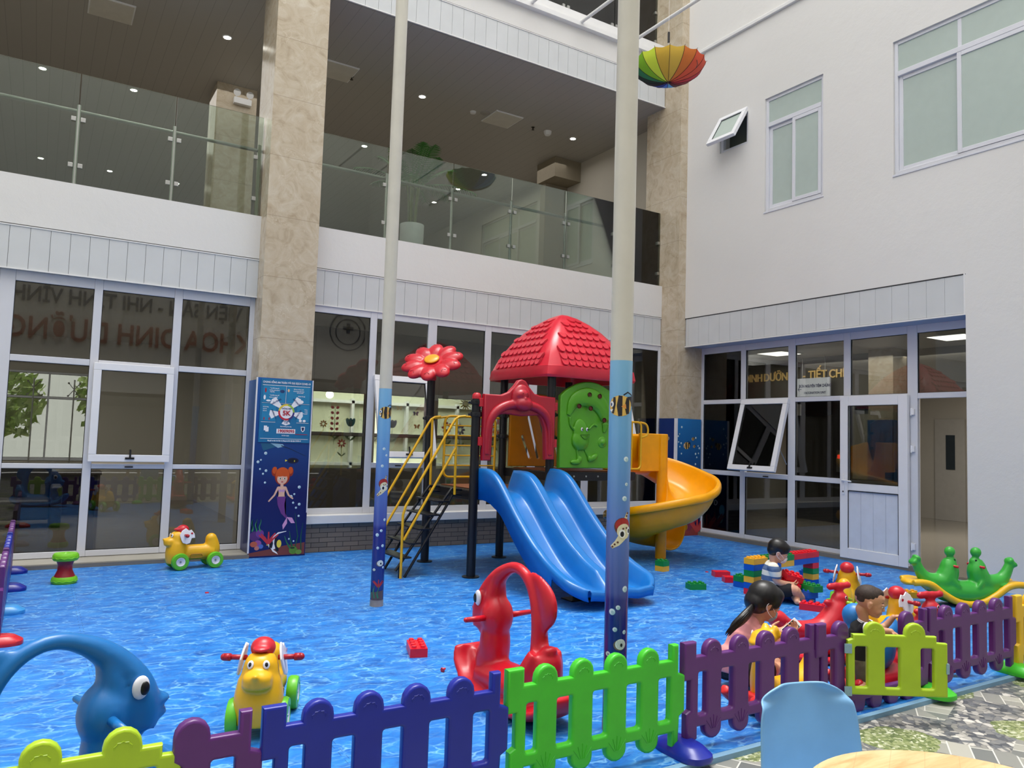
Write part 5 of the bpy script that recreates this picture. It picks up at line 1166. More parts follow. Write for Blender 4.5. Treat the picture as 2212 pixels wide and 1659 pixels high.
# spool stool
t = thing('spool_stool', 'small red spool stool with green rims by the left back windows', 'stool', (.334, 9.03, 0))
b = B(); lathe(b, ((0, .06), (.098, .06), (.085, .09), (.068, .13), (.066, .18), (.078, .215), (.09, .23), (0, .24)), seg=30); mk('stem', b, plastic('spool_red', (150, 20, 36)), t, smooth='auto')
for z0, z1, nm in ((0, .068, 'lower_rim'), (.228, .298, 'upper_rim')):
    b = B(); lathe(b, ((0, z0), (.108, z0), (.118, z0+.015), (.118, z1-.02), (.105, z1), (.03, z1), (.02, z1-.01), (0, z1-.01)), seg=36)
    tube(b, [(.117*cos(a), .117*sin(a), z0+.028+.004*sin(a*12)) for a in [2*PI*k/96 for k in range(96)]], .005, 6, closed=True); mk(nm, b, plastic('spool_lime', (120, 200, 36)), t, smooth='auto')

# ------------------------------------------------------------------ building bricks
BH, BP = .064, .064
BC = {'red': plastic('brick_red', (222, 24, 44)), 'blue': plastic('brick_blue', (12, 86, 190)), 'green': plastic('brick_green', (14, 134, 56)), 'yellow': plastic('brick_yellow', (240, 180, 44))}
BM = {}
def brick_mesh(nx, ny, col):
    k = (nx, ny, col)
    if k not in BM:
        b = B(); x, y = nx*BP/2-.001, ny*BP/2-.001; box(b, -x, x, -y, y, 0, BH-.0015)
        for i in range(nx):
            for j in range(ny): lathe(b, ((.019, BH-.002), (.019, BH+.014), (.017, BH+.016), (0, BH+.016)), ((i-(nx-1)/2)*BP, (j-(ny-1)/2)*BP, 0), 16)
        me = bpy.data.meshes.new('toy_brick'); bmesh.ops.recalc_face_normals(b, faces=b.faces); b.to_mesh(me); b.free(); me.materials.append(BC[col])
        for p in me.polygons: p.use_smooth = True
        me.set_sharp_from_angle(angle=rad(40)); BM[k] = me
    return BM[k]
def brick(nx, ny, col, loc, rz, label, rot=None, grp='bricks of the toy wall'):
    o = bpy.data.objects.new('toy_brick', brick_mesh(nx, ny, col)); C.objects.link(o); o.location = loc; o.rotation_euler = rot or (0, 0, rz)
    return props(o, label, 'toy brick', grp)
# the wall: u runs along it from the left tower, v runs away from the camera
cL = pz(1628, 1287); WA = rad(6); WO = Vector((cL.x, cL.y, 0)); wu = Vector((cos(WA), sin(WA), 0)); wv = Vector((-sin(WA), cos(WA), 0))
def wb(u0, nu, v0, nv, lay, col, label): 
    c = WO+wu*(u0+nu/2)*BP+wv*(v0+nv/2)*BP; return brick(nu, nv, col, (c.x, c.y, lay*(BH+.0005)), WA, label)
for k, col in enumerate(('red', 'blue', 'yellow', 'green', 'blue', 'yellow')):
    wb(0, 4, 0, 2, k, col, '%s brick, %s of the left tower of the toy wall' % (col, ('bottom', 'second from the bottom', 'third from the bottom', 'fourth from the bottom', 'second from the top', 'top')[k]))
NU = 20
for k, col in enumerate(('blue', 'yellow', 'green', 'red')):
    wb(NU-2, 2, 0, 2, k, col, '%s brick, %s of the right tower of the toy wall' % (col, ('bottom', 'second from the bottom', 'middle', 'just under the beam')[k]))
wb(4, 4, 0, 2, 4, 'blue', 'blue brick in the lower beam course, hidden behind the boy'); wb(8, 4, 0, 2, 4, 'yellow', 'yellow brick in the lower beam course, visible right of the boy')
wb(12, 4, 0, 2, 4, 'blue', 'blue brick, lower beam course, left of two'); wb(16, 4, 0, 2, 4, 'blue', 'blue brick, lower beam course over the right tower')
wb(4, 4, 0, 2, 5, 'green', 'green brick, top beam course behind the boy'); wb(8, 4, 0, 2, 5, 'green', 'green brick, top beam course just left of the red ones'); wb(12, 4, 0, 2, 5, 'red', 'red brick, top beam course, left of two'); wb(16, 4, 0, 2, 5, 'red', 'red brick, top beam course, right end over the tower')
wb(4, 2, 3, 4, 0, 'blue', 'blue brick under the green one, behind the left tower'); wb(4, 2, 3, 4, 1, 'green', 'green brick on a blue one, behind the left tower')
for k in range(2): wb(NU, 2, 2, 2, k, 'blue', 'blue brick behind the right tower, %s of two' % ('lower', 'upper')[k])
N0 = pz(1754.6, 1281.5, 2*BH); LD = Vector((.129, .989, 0)); LR = Vector((.989, -.129, 0)); A2 = math.atan2(.989, .129)
def lb(i, nu, lay, col, label, off=0): c = Vector((N0.x, N0.y, 0))+LD*(i+nu/2)*BP+LR*(BP+off); return brick(nu, 2, col, (c.x, c.y, lay*(BH+.0005)), A2, label)
lb(1.2, 4, 0, 'blue', 'blue brick, bottom of the low wall beside the boy, near end'); lb(5.2, 4, 0, 'blue', 'blue brick, bottom of the low wall beside the boy, far end')
lb(.7, 4, 1, 'blue', 'blue brick, middle course of the low wall, near end'); lb(4.7, 4, 1, 'blue', 'blue brick, middle course of the low wall, far end')
lb(0, 4, 2, 'green', 'green brick overhanging the near end of the low wall', .02); lb(4, 4, 2, 'blue', 'blue brick, top course of the low wall just behind the green one')
LOOSE = 'loose bricks on the mat'
brick(2, 2, 'yellow', (*pz(1430, 1233)[:2], 0), rad(12), 'yellow brick under a green one in front of the spiral slide', grp=LOOSE); q = pz(1430, 1233); brick(2, 2, 'green', (q.x, q.y, BH+.0005), rad(12), 'green brick stacked on a yellow one in front of the spiral slide', grp=LOOSE)
q = pz(1503, 1272); brick(3, 2, 'green', (q.x, q.y, 0), rad(-20), 'lone green brick right of the blue slide end', grp=LOOSE)
q = pz(1557, 1245); brick(3, 2, 'red', (q.x, q.y, BH), 0, 'red brick lying upside down, left of the two by the toy wall', rot=(PI, 0, rad(-25)), grp=LOOSE)
q = pz(1574, 1257); brick(2, 2, 'red', (q.x, q.y, BH), 0, 'red brick lying upside down, right of the two by the toy wall', rot=(PI, 0, rad(-30)), grp=LOOSE)
q = pz(900, 1410); brick(2, 4, 'red', (q.x, q.y, 0), rad(-18), 'lone red brick with eight studs in the middle of the mat', grp=LOOSE)
q = pz(1758, 1318); brick(4, 2, 'red', (q.x, q.y, 0), rad(-62), 'red brick on the mat by the feet of the boy', grp=LOOSE)
q = pz(1818, 1266); brick(4, 2, 'blue', (q.x, q.y, 0), rad(-35), 'blue brick behind the ride-on dog, near the door', grp=LOOSE)
q = pz(1968, 1290); brick(2, 2, 'yellow', (q.x, q.y, .0), rad(-30), 'yellow brick beside the left end of the seal seesaw', grp=LOOSE)
b = B(); lathe(b, ((0, .03), (.016, .03), (.018, .024), (.008, .02), (.007, 0), (0, 0)), axis=Matrix.Rotation(rad(100), 3, 'Y'), c=(-.015, 0, .018), seg=16); o = mk('toy_peg', b, RED, smooth='auto'); o.location = (*pz(958, 1451)[:2], 0); o.rotation_euler = (0, 0, rad(200)); props(o, 'small red mushroom peg lying on the mat near the red fish rocker', 'toy peg')
for x, y, s in ((1527, 1236, 'by the loose red bricks'), (447, 1281, 'in front of the ride-on dog at the windows')):
    b = B(); lathe(b, ((0, 0), (.02, 0), (.018, .008), (0, .01)), seg=10); o = mk('toy_chip', b, RED, smooth='auto'); o.location = (*pz(x, y)[:2], 0); props(o, 'tiny red plastic chip on the mat '+s, 'toy piece')
# ------------------------------------------------------------------ printed pictures
def pic(name, shapes, mapf, parent, step=None):
    """shapes: (material, polygon) back to front; mapped onto a surface by mapf(u, v, lift)"""
    b = B(); mats = []
    for lv, (m, P) in enumerate(shapes):
        if m not in mats: mats.append(m)
        mi = mats.index(m); tmp = B(); f = tmp.faces.new([tmp.verts.new((u, 0, v)) for u, v in P])
        bmesh.ops.triangulate(tmp, faces=tmp.faces)
        if step:
            us = [v.co.x for v in tmp.verts]; k = math.floor(min(us)/step)+1
            while k*step < max(us):
                bmesh.ops.bisect_plane(tmp, geom=tmp.verts[:]+tmp.edges[:]+tmp.faces[:], plane_co=(k*step, 0, 0), plane_no=(1, 0, 0)); k += 1
        vm = {v: b.verts.new(mapf(v.co.x, v.co.z, .0005+(.00035 if step else .00012)*lv)) for v in tmp.verts}
        for f in tmp.faces:
            try: b.faces.new([vm[v] for v in f.verts]).material_index = mi
            except ValueError: pass
        tmp.free()
    me = bpy.data.meshes.new(name); 
    if parent: bmesh.ops.transform(b, matrix=world_frame(parent).inverted(), verts=b.verts)
    b.to_mesh(me); b.free()
    for m in mats: me.materials.append(m)
    return link(bpy.data.objects.new(name, me), parent)
def PM(rgb): return plain('print_%d_%d_%d' % rgb, rgb, .4, var=.03)
def el(cx, cz, rx, rz=None, a=0, n=18):
    rz = rz or rx; return [(cx+rx*cos(t)*cos(a)-rz*sin(t)*sin(a), cz+rx*cos(t)*sin(a)+rz*sin(t)*cos(a)) for t in [2*PI*k/n for k in range(n)]]
def stroke(P, w0, w1=None):
    w1 = w0 if w1 is None else w1; L = []; Rr = []
    for i, p in enumerate(P):
        a = P[max(i-1, 0)]; c = P[min(i+1, len(P)-1)]; d = Vector((c[0]-a[0], c[1]-a[1])).normalized(); w = w0+(w1-w0)*i/(len(P)-1)
        L.append((p[0]-d.y*w, p[1]+d.x*w)); Rr.append((p[0]+d.y*w, p[1]-d.x*w))
    return L+Rr[::-1]
def bubble(x, z, r): return [(PM((150, 190, 205)), el(x, z, r)), (PM((222, 236, 240)), el(x-.12*r, z+.12*r, r*.82)), (PM((168, 200, 206)), el(x+.1*r, z-.1*r, r*.5))]
def angelfish(x, z, s, d=-1):
    K = PM((34, 32, 40)); Y = PM((222, 182, 92)); o = [(K, stroke([(x+d*-.2*s, z+.75*s), (x-d*.5*s, z+.95*s), (x-d*.95*s, z+.75*s), (x-d*1.05*s, z+.2*s)], .05*s)), (K, [(x-d*.3*s, z+.6*s), (x-d*.95*s, z+.7*s), (x-d*1.0*s, z-.0*s), (x-d*.5*s, z)]), (Y, el(x, z, .85*s, .72*s)), (K, stroke([(x-d*.0*s, z+.7*s), (x+d*.12*s, z), (x-d*.0*s, z-.7*s)], .13*s)), (K, stroke([(x-d*.52*s, z+.55*s), (x-d*.40*s, z), (x-d*.52*s, z-.55*s)], .12*s)), (K, stroke([(x+d*.42*s, z+.60*s), (x+d*.40*s, z+.1*s), (x+d*.52*s, z-.52*s)], .08*s)),
         (PM((226, 150, 70)), [(x-d*.05*s, z-.05*s), (x-d*.35*s, z+.15*s), (x-d*.4*s, z-.2*s)]), (PM((240, 240, 240)), el(x+d*.60*s, z+.12*s, .14*s, .2*s)), (PM((40, 70, 120)), el(x+d*.64*s, z+.10*s, .07*s, .12*s)), (PM((240, 240, 240)), [(x+d*.80*s, z-.28*s), (x+d*.5*s, z-.22*s), (x+d*.58*s, z-.42*s)])]
    return o
def turtle(x, z, s):
    Cc = PM((222, 214, 176)); R_ = PM((164, 40, 36)); D = PM((96, 52, 36)); W_ = PM((244, 244, 240)); K = PM((20, 20, 24))
    o = [(Cc, stroke([(x+.1*s, z-.5*s), (x-.3*s, z-1.0*s), (x-.7*s, z-1.3*s)], .30*s, .12*s)), (Cc, stroke([(x+.3*s, z+.7*s), (x+.45*s, z+1.2*s)], .14*s, .08*s)), (D, el(x+.1*s, z+.2*s, .62*s, .62*s)), (R_, el(x+.12*s, z+.3*s, .56*s, .5*s)), (Cc, el(x+.2*s, z-.15*s, .52*s, .55*s)), (W_, el(x+.05*s, z-.30*s, .24*s, .3*s)), (K, el(x+.05*s, z-.34*s, .14*s, .2*s)), (W_, el(x+.55*s, z-.1*s, .16*s, .26*s)), (K, el(x+.58*s, z-.12*s, .09*s, .16*s))]
    for q in ((-.45, -1.08), (-.6, -1.25), (-.25, -.92), (.35, .95), (.42, 1.15), (.1, .05), (.35, .1)): o.append((D, el(x+q[0]*s, z+q[1]*s, .075*s, n=8)))
    return o
def shell(x, z, s): return [(PM((112, 100, 84)), el(x-.1*s, z-.12*s, 1.0*s, .82*s)), (PM((226, 232, 226)), el(x, z, .85*s, .8*s))]+[(PM((150, 164, 160)), stroke([(x-.5*s+.25*k*s, z+.62*s), (x-.55*s+.27*k*s, z), (x-.35*s+.2*k*s, z-.6*s)], .025*s)) for k in range(5)]+[(PM((30, 34, 44)), el(x+.1*s, z-.1*s, .2*s, .26*s))]
def coral(x, z, s, c): return [(PM(c), stroke([(x, z), (x+a*.5*s, z+.5*s), (x+(a*.9+w)*s, z+(1.0-abs(a)*.25)*s)], .10*s, .05*s)) for a, w in ((-1, .1), (-.6, -.1), (0, 0), (.5, .1), (1, -.1))]
def weed(x, z, s, c=(54, 118, 84)): return [(PM(c), stroke([(x+.06*s*sin(k*1.1+ph)+off*s, z+k*.16*s) for k in range(7)], .06*s, .01*s)) for off, ph in ((-.3, 0), (0, 1.2), (.3, 2.4))]

# ------------------------------------------------------------------ steel poles wrapped in an underwater print
def m_wrap(name, zt):
    m, t, ns, ls, p = nt(name); S = N(t, 'ShaderNodeSeparateXYZ'); ls.new(coords(t), S.inputs[0]); f = mth(t, 'DIVIDE', S.outputs[2], zt)
    ls.new(ramp(t, f, ((0, (30, 40, 110)), (.35, (28, 44, 128)), (.37, (66, 84, 158)), (.55, (86, 120, 190)), (.8, (110, 168, 214)), (1, (128, 184, 220)))), p.inputs['Base Color'])
    p.inputs['Roughness'].default_value = .22; p.inputs['Coat Weight'].default_value = .3; return m
WRAP = m_wrap('underwater_print_wrap', 2.05); PAINTP = plain('cream_painted_steel', (206, 202, 190), .3, var=.03)
def pole(x, y, h, label, figs, zw, r=.0625):
    t = thing('steel_pole', label, 'pole', (x, y, 0), 0, 'tall round steel poles')
    b = B(); tube(b, ((0, 0, 0), (0, 0, h)), r, 36); sh = mk('pole_shaft', b, PAINTP, t, smooth='auto')
    b = B(); tube(b, ((0, 0, .06), (0, 0, zw)), r+.001, 36, cap=False); wr = mk('print_wrap', b, WRAP, t, smooth=True)
    b = B(); tube(b, ((0, 0, 0), (0, 0, .06)), r+.002, 36); mk('base_band', b, plain('scuffed_base_band', (150, 140, 134), .6, var=.2), t, smooth='auto')
    base = math.atan2(-y, -x)
    def f(u, v, l): a = base+u/r; return Vector((x+(r+.0015+l)*cos(a), y+(r+.0015+l)*sin(a), v))
    for nm, sh_ in figs:
        if nm == 'printed_bubbles':
            for i in range(0, len(sh_), 3): pic('printed_bubble', sh_[i:i+3], f, t, step=.012)
        else: pic(nm, sh_, f, t, step=.012)
    return t
def bub(*L): return sum([bubble(*q) for q in L], [])
FL = [('printed_fish', angelfish(.012, 1.80, .080)), ('printed_turtle', turtle(.012, 1.12, .075)), ('printed_shell', shell(.02, .40, .034)+shell(-.035, .34, .015)), ('printed_bubbles', bub((.01, 1.46, .014), (.035, 1.40, .011), (0, 1.30, .014), (.045, .80, .014), (-.02, .66, .016), (.015, .70, .013), (.035, .56, .014), (-.01, .54, .013), (.05, .36, .012))), ('printed_coral', coral(.01, .18, .07, (176, 44, 44))+[(PM((92, 74, 72)), [(-.06, .06), (.06, .06), (.06, .15), (-.06, .13)])]+weed(-.03, .08, .12))]
pole(2.80, 6.82, 12, 'slimmer cream pole with underwater print at its foot, left of the stair rails', FL, 2.03, .06)
FR = [('printed_fish', angelfish(.0, 1.80, .082)), ('printed_turtle', turtle(.02, 1.11, .078)), ('printed_shell', shell(.028, .48, .036)+shell(-.04, .425, .016)), ('printed_bubbles', bub((.04, 1.50, .016), (.045, 1.36, .010), (.035, 1.28, .015), (.05, .78, .018), (.01, .68, .013), (-.022, .655, .018), (-.005, .56, .013), (.05, .545, .012), (.055, .385, .012))), ('printed_coral', coral(.01, .2, .06, (176, 44, 44))+weed(-.02, .09, .13)+[(PM((92, 74, 72)), [(-.06, .06), (.06, .06), (.06, .12), (-.06, .13)])])]
pole(2.835, 3.40, 12, 'thick cream pole with underwater print, in front of the spiral slide', FR, 2.06, .064)

# ------------------------------------------------------------------ printed banners on the marble columns
def m_sea(name, zt, c0=(16, 26, 92), c1=(28, 96, 170)):
    m, t, ns, ls, p = nt(name); S = N(t, 'ShaderNodeSeparateXYZ'); ls.new(coords(t, kind='World'), S.inputs[0]); n = noise_(t, coords(t, kind='World'), 3, 3)
    f = mth(t, 'ADD', mth(t, 'DIVIDE', S.outputs[2], zt), mth(t, 'MULTIPLY', mth(t, 'SUBTRACT', n.outputs[0], .5), .08))
    ls.new(ramp(t, f, ((0, c0), (.35, c0), (1, c1))), p.inputs['Base Color']); p.inputs['Roughness'].default_value = .3; return m
W1 = PM((240, 240, 244)); TEAL = PM((24, 112, 160)); DRED = PM((180, 30, 50)); TXT = PM((30, 60, 120))
t = thing('printed_banner', 'tall underwater banner with mermaid and health notice on the marble column', 'banner', (2.35, 9.95, 0))
b = B(); box(b, 2.335, 3.055, 9.925, 9.948, 0, 2.27); box(b, 2.33, 2.348, 9.93, 10.34, .06, 2.24); mk('print_panel', b, m_sea('deep_sea_print', 2.3), t, w=True)
b = B(); box(b, 2.328, 2.345, 9.918, 9.94, .06, 2.27); box(b, 3.045, 3.058, 9.918, 9.94, .55, 2.27); mk('edge_trim', b, WPL, t, w=True)
f = lambda u, v, l: Vector((2.34+u, 9.924-l, v)); U = .71
SK = PM((226, 180, 156)); HR = PM((206, 84, 24)); HD = PM((150, 44, 14)); PU = PM((110, 56, 130)); PK = PM((206, 150, 196))
mx, mz = .375, 1.02
pic('mermaid_figure', [(HD, el(mx-.105, mz+.06, .035, .06)), (HD, el(mx+.105, mz+.06, .035, .06)), (HR, el(mx-.10, mz+.075, .03, .045)), (HR, el(mx+.10, mz+.075, .03, .045)), (HD, el(mx, mz, .098, .115)), (HR, el(mx, mz+.02, .088, .095)), (SK, el(mx, mz-.035, .066, .068)), (HR, [(mx-.075, mz+.0), (mx-.06, mz+.05), (mx, mz+.075), (mx+.06, mz+.05), (mx+.075, mz), (mx+.03, mz-.005), (mx, mz+.0), (mx-.03, mz-.005)]), (SK, [(mx-.018, mz-.09), (mx+.018, mz-.09), (mx+.02, mz-.14), (mx-.02, mz-.14)]),
 (SK, [(mx-.05, mz-.13), (mx+.05, mz-.13), (mx+.036, mz-.22), (mx+.045, mz-.28), (mx-.045, mz-.28), (mx-.036, mz-.22)]), (SK, stroke([(mx-.045, mz-.14), (mx-.09, mz-.24), (mx-.16, mz-.32)], .014, .009)), (SK, stroke([(mx+.045, mz-.14), (mx+.09, mz-.24), (mx+.15, mz-.29)], .014, .009)), (PM((196, 150, 190)), el(mx-.02, mz-.185, .022, .018)), (PM((196, 150, 190)), el(mx+.02, mz-.185, .022, .018)),
 (PU, stroke([(mx, mz-.26), (mx+.0, mz-.36), (mx+.03, mz-.46), (mx+.08, mz-.53)], .058, .012)), (PK, [(mx+.08, mz-.52), (mx+.15, mz-.53), (mx+.19, mz-.60), (mx+.14, mz-.60)]), (PK, [(mx+.085, mz-.52), (mx+.09, mz-.60), (mx+.04, mz-.68), (mx+.03, mz-.62)]),
 (W1, el(mx-.028, mz-.03, .016, .013)), (W1, el(mx+.028, mz-.03, .016, .013)), (PM((70, 96, 50)), el(mx-.026, mz-.03, .009, .011)), (PM((70, 96, 50)), el(mx+.030, mz-.03, .009, .011)), (PM((180, 60, 70)), el(mx, mz-.072, .014, .007))], f, t)
def bubs(*L):
    for q in L: pic('printed_bubble', bubble(*q), f, t)
pic('ray_figure', [(PM((34, 96, 130)), [(.08, 1.44), (.30, 1.44), (.36, 1.42), (.20, 1.37), (.12, 1.34), (.10, 1.38)]), (PM((150, 190, 210)), [(.2, 1.44), (.36, 1.43), (.38, 1.40), (.30, 1.38)]), (PM((20, 40, 70)), stroke([(.34, 1.41), (.46, 1.37), (.66, 1.28)], .006, .002))], f, t)
pic('tang_fish_figure', [(PM((16, 22, 60)), el(.50, 1.22, .075, .038)), (PM((10, 14, 36)), el(.50, 1.22, .055, .024)), (PM((230, 214, 60)), [(.43, 1.22), (.40, 1.235), (.40, 1.205)]), (PM((230, 214, 60)), el(.52, 1.215, .006, .010))], f, t)
bubs((.15, 1.31, .020), (.06, 1.20, .018), (.095, 1.225, .012), (.09, 1.11, .012), (.165, 1.09, .017), (.13, 1.05, .013), (.16, .94, .014), (.60, .88, .02), (.50, .76, .02), (.54, .79, .013), (.53, .68, .014), (.61, .66, .018), (.57, .615, .014), (.61, .51, .014), (.50, .22, .012), (.56, .19, .011))
pic('reef_figure', [(PM((120, 60, 52)), [(.0, .02), (.705, .02), (.705, .17), (.45, .14), (.25, .10), (0, .06)]), (PM((84, 44, 110)), el(.07, .27, .07, .06)), (PM((110, 60, 140)), el(.13, .30, .05, .05)), (PM((150, 80, 150)), el(.11, .18, .045, .04)), (PM((190, 96, 70)), el(.06, .17, .045, .035)), (PM((80, 110, 190)), el(.15, .14, .03, .028)), (PM((190, 120, 110)), el(.10, .12, .03, .026))]+coral(.24, .17, .15, (196, 50, 60))+weed(.08, .33, .16, (60, 140, 96))+[(PM((30, 90, 60)), stroke([(.55, .1), (.52, .2), (.50, .32)], .012, .003)), (PM((30, 90, 60)), stroke([(.58, .1), (.61, .25), (.58, .42), (.56, .55)], .007, .002)), (PM((30, 90, 60)), stroke([(.66, .08), (.65, .25), (.67, .42)], .008, .002)), (PM((40, 110, 70)), stroke([(.52, .1), (.47, .18), (.44, .26)], .012, .003))]+[(PM((90, 136, 44)), el(.56, .075, .055, .05)), (PM((40, 60, 30)), el(.55, .105, .03, .012)), (PM((110, 150, 60)), el(.63, .05, .04, .03))], f, t)
K_ = PM((26, 24, 34)); pic('moorish_idol_figure', [(W1, stroke([(.30, .24), (.36, .30), (.46, .32)], .016, .003)), (W1, el(.30, .17, .062, .075)), (K_, stroke([(.27, .245), (.285, .17), (.27, .10)], .016)), (K_, stroke([(.335, .24), (.33, .17), (.36, .07)], .016)), (PM((236, 214, 70)), el(.375, .165, .03, .05)), (PM((236, 214, 70)), [(.235, .17), (.215, .155), (.235, .145)]), (W1, [(.27, .12), (.35, .06), (.37, .03), (.30, .07)])], f, t)
nb = thing('health_notice', 'blue health notice with red 5K badge at the top of the mermaid banner', 'notice', (2.36, 9.92, 1.45))
b = B(); box(b, 2.385, 3.035, 9.912, 9.922, 1.45, 2.255); mk('notice_board', b, TEAL, nb, w=True)
g = lambda u, v, l: Vector((2.385+u, 9.911-l, 1.45+v)); LB = PM((34, 132, 178))
def rr(u0, u1, v0, v1): return [(u0, v0), (u1, v0), (u1, v1), (u0, v1)]
cx_, cz_ = .335, .39
def tri(a, r0=.10, r1=.20): 
    c, s = cos(a), sin(a); return [(cx_+r0*c-s*.02, cz_+r0*s+c*.02), (cx_+r1*c-s*.055, cz_+r1*s+c*.055), (cx_+(r1+.02)*c, cz_+(r1+.02)*s), (cx_+r1*c+s*.055, cz_+r1*s-c*.055), (cx_+r0*c+s*.02, cz_+r0*s-c*.02)]
pic('notice_graphics', [(W1, rr(.02, .63, .725, .731)), (W1, rr(.02, .63, .50, .503)), (W1, rr(.318, .322, .50, .725)), (W1, rr(.02, .20, .255, .26)), (W1, rr(.47, .63, .255, .26)), (W1, rr(.02, .63, .045, .05)), (LB, rr(.03, .31, .51, .72)), (LB, rr(.33, .625, .51, .72)), (LB, rr(.025, .20, .27, .49)), (LB, rr(.47, .63, .27, .49)), (W1, tri(rad(140), .1, .23)), (W1, tri(rad(45), .1, .23)), (W1, tri(rad(190), .1, .2)), (W1, tri(rad(-12), .1, .2)), (W1, tri(rad(-90), .09, .15)),
 (PM((150, 190, 70)), el(cx_, cz_, .105, n=30)), (PM((196, 40, 60)), [(cx_, cz_)]+[(cx_+.105*cos(rad(a)), cz_+.105*sin(rad(a))) for a in range(170, 300, 10)]), (PM((60, 50, 120)), [(cx_, cz_)]+[(cx_+.105*cos(rad(a)), cz_+.105*sin(rad(a))) for a in range(290, 361, 10)]), (PM((226, 200, 70)), [(cx_, cz_)]+[(cx_+.105*cos(rad(a)), cz_+.105*sin(rad(a))) for a in range(80, 180, 10)]), (W1, el(cx_, cz_, .082, n=30)), (W1, rr(.22, .46, .115, .175)), (W1, rr(.06, .10, .15, .21)), (W1, rr(.08, .12, .135, .195)), (W1, [(.53, .21), (.585, .21), (.58, .16), (.557, .14), (.535, .16)]), (PM((30, 44, 90)), [(.54, .20), (.575, .20), (.57, .165), (.557, .15), (.545, .165)]),
 (DRED, el(.06, .66, .010, .03)), (PM((30, 60, 110)), el(.27, .655, .03, .02)), (W1, el(.05, .57, .014, .03)), (W1, el(.10, .53, .03, .012)), (PM((232, 190, 150)), el(.35, .67, .014, .02)), (W1, el(.52, .53, .03, .022)), (DRED, el(.055, .30, .007, .02)), (DRED, el(.12, .30, .007, .02)), (W1, el(.52, .285, .02, .016)), (W1, el(.57, .285, .02, .016)), (DRED, rr(.46, .62, .105, .112))], g, nb)
def nt_(s, u, v, size, mat=W1, sx=1, a=0, bold=.0008): return text('lettering', s, size, frameM((2.385+u, 9.9045, 1.45+v), (1, 0, 0), (0, -1, 0)) @ Matrix.Rotation(a, 4, 'Z'), mat, nb, ex=.0002, sx=sx, bold=bold)
nt_('CHUNG SỐNG AN TOÀN VỚI ĐẠI DỊCH COVID-19', .325, .765, .034, sx=.78); nt_('THÔNG ĐIỆP', cx_, cz_+.045, .024, TXT, .9); nt_('5K', cx_, cz_-.015, .085, DRED, bold=.003)
nt_('KHẨU TRANG', .20, .52, .026, TXT, .85, rad(32)); nt_('KHỬ KHUẨN', .46, .52, .026, TXT, .85, rad(-45)); nt_('KHOẢNG CÁCH', .175, .36, .022, TXT, .8, rad(-65)); nt_('KHÔNG TỤ TẬP', .49, .365, .022, TXT, .8, rad(60)); nt_('KHAI BÁO', cx_, .275, .024, TXT); nt_('Y TẾ', cx_, .25, .02, TXT)
nt_('19009095', .34, .145, .055, DRED, bold=.0015); nt_('Hãy giữ an toàn cho Bạn và chúng ta trước đại dịch COVID-19', .325, .022, .022, sx=.75)
for s, u, v in (('Đeo khẩu trang vải', .17, .69), ('thường xuyên tại nơi', .17, .665), ('công cộng', .14, .645), ('Đeo khẩu trang y tế', .17, .60), ('tại các cơ sở y tế', .16, .575), ('Rửa tay thường xuyên', .48, .69), ('với xà phòng hoặc dung', .48, .665), ('dịch sát khuẩn', .50, .645), ('Vệ sinh bề mặt', .52, .60), ('Giữ khoảng', .07, .45), ('cách khi', .06, .425), ('tiếp xúc', .06, .40), ('Không', .585, .43), ('tụ tập', .59, .405), ('đông người', .575, .38), ('Liên hệ đường dây nóng', .335, .205), ('khi cần trợ giúp', .335, .09)): nt_(s, u, v, .018, sx=.8, bold=.0004)
t = thing('printed_banner', 'underwater banner with three striped fish wrapped round the corner column', 'banner', (9.42, 9.80, 0))
b = B(); box(b, 9.42, 10.02, 9.79, 9.818, 0, 2.03); mk('front_print', b, m_sea('mid_sea_print', 2.03, (14, 24, 84), (36, 118, 186)), t, w=True)
b = B(); box(b, 9.415, 9.448, 9.815, 10.22, 0, 2.03); mk('side_print', b, m_sea('shaded_sea_print', 2.03, (14, 24, 84), (20, 50, 120)), t, w=True)  # darker copy of the front print, side-face shade put into the colour
b = B(); box(b, 9.405, 9.45, 9.785, 9.825, 0, 2.03); mk('edge_trim', b, WPL, t, w=True)
f2 = lambda u, v, l: Vector((9.45+u, 9.788-l, v))
pic('banner_fish', angelfish(.22, 1.56, .085)+angelfish(.37, 1.68, .04)+angelfish(.40, 1.55, .034), f2, t)
f = f2; bubs((.10, 1.88, .02), (.05, 1.76, .012), (.02, 1.72, .016), (.03, 1.62, .014), (.09, 1.60, .018), (.06, 1.54, .014), (.10, 1.42, .016), (.44, 1.70, .02), (.50, 1.56, .014), (.53, 1.52, .02), (.44, 1.42, .02), (.51, 1.43, .014), (.47, 1.36, .016), (.44, 1.24, .018), (.30, .60, .02), (.42, .55, .018))
pic('reef_figure', [(PM((150, 60, 50)), [(0, 0), (.55, 0), (.55, .12), (.3, .14), (.0, .08)]), (PM((90, 170, 200)), el(.12, .42, .07, .10)), (PM((100, 180, 180)), el(.16, .26, .07, .07)), (W1, el(.28, .56, .05, .05)), (K_, el(.28, .56, .022, .03))]+coral(.30, .1, .3, (130, 40, 70))+coral(.50, .06, .3, (186, 60, 60))+weed(.47, .4, .12, (50, 120, 90)), f2, t)
f3 = lambda u, v, l: Vector((9.413-l, 10.2-u, v)); pic('banner_fish', angelfish(.2, 1.68, .06, 1), f3, t)

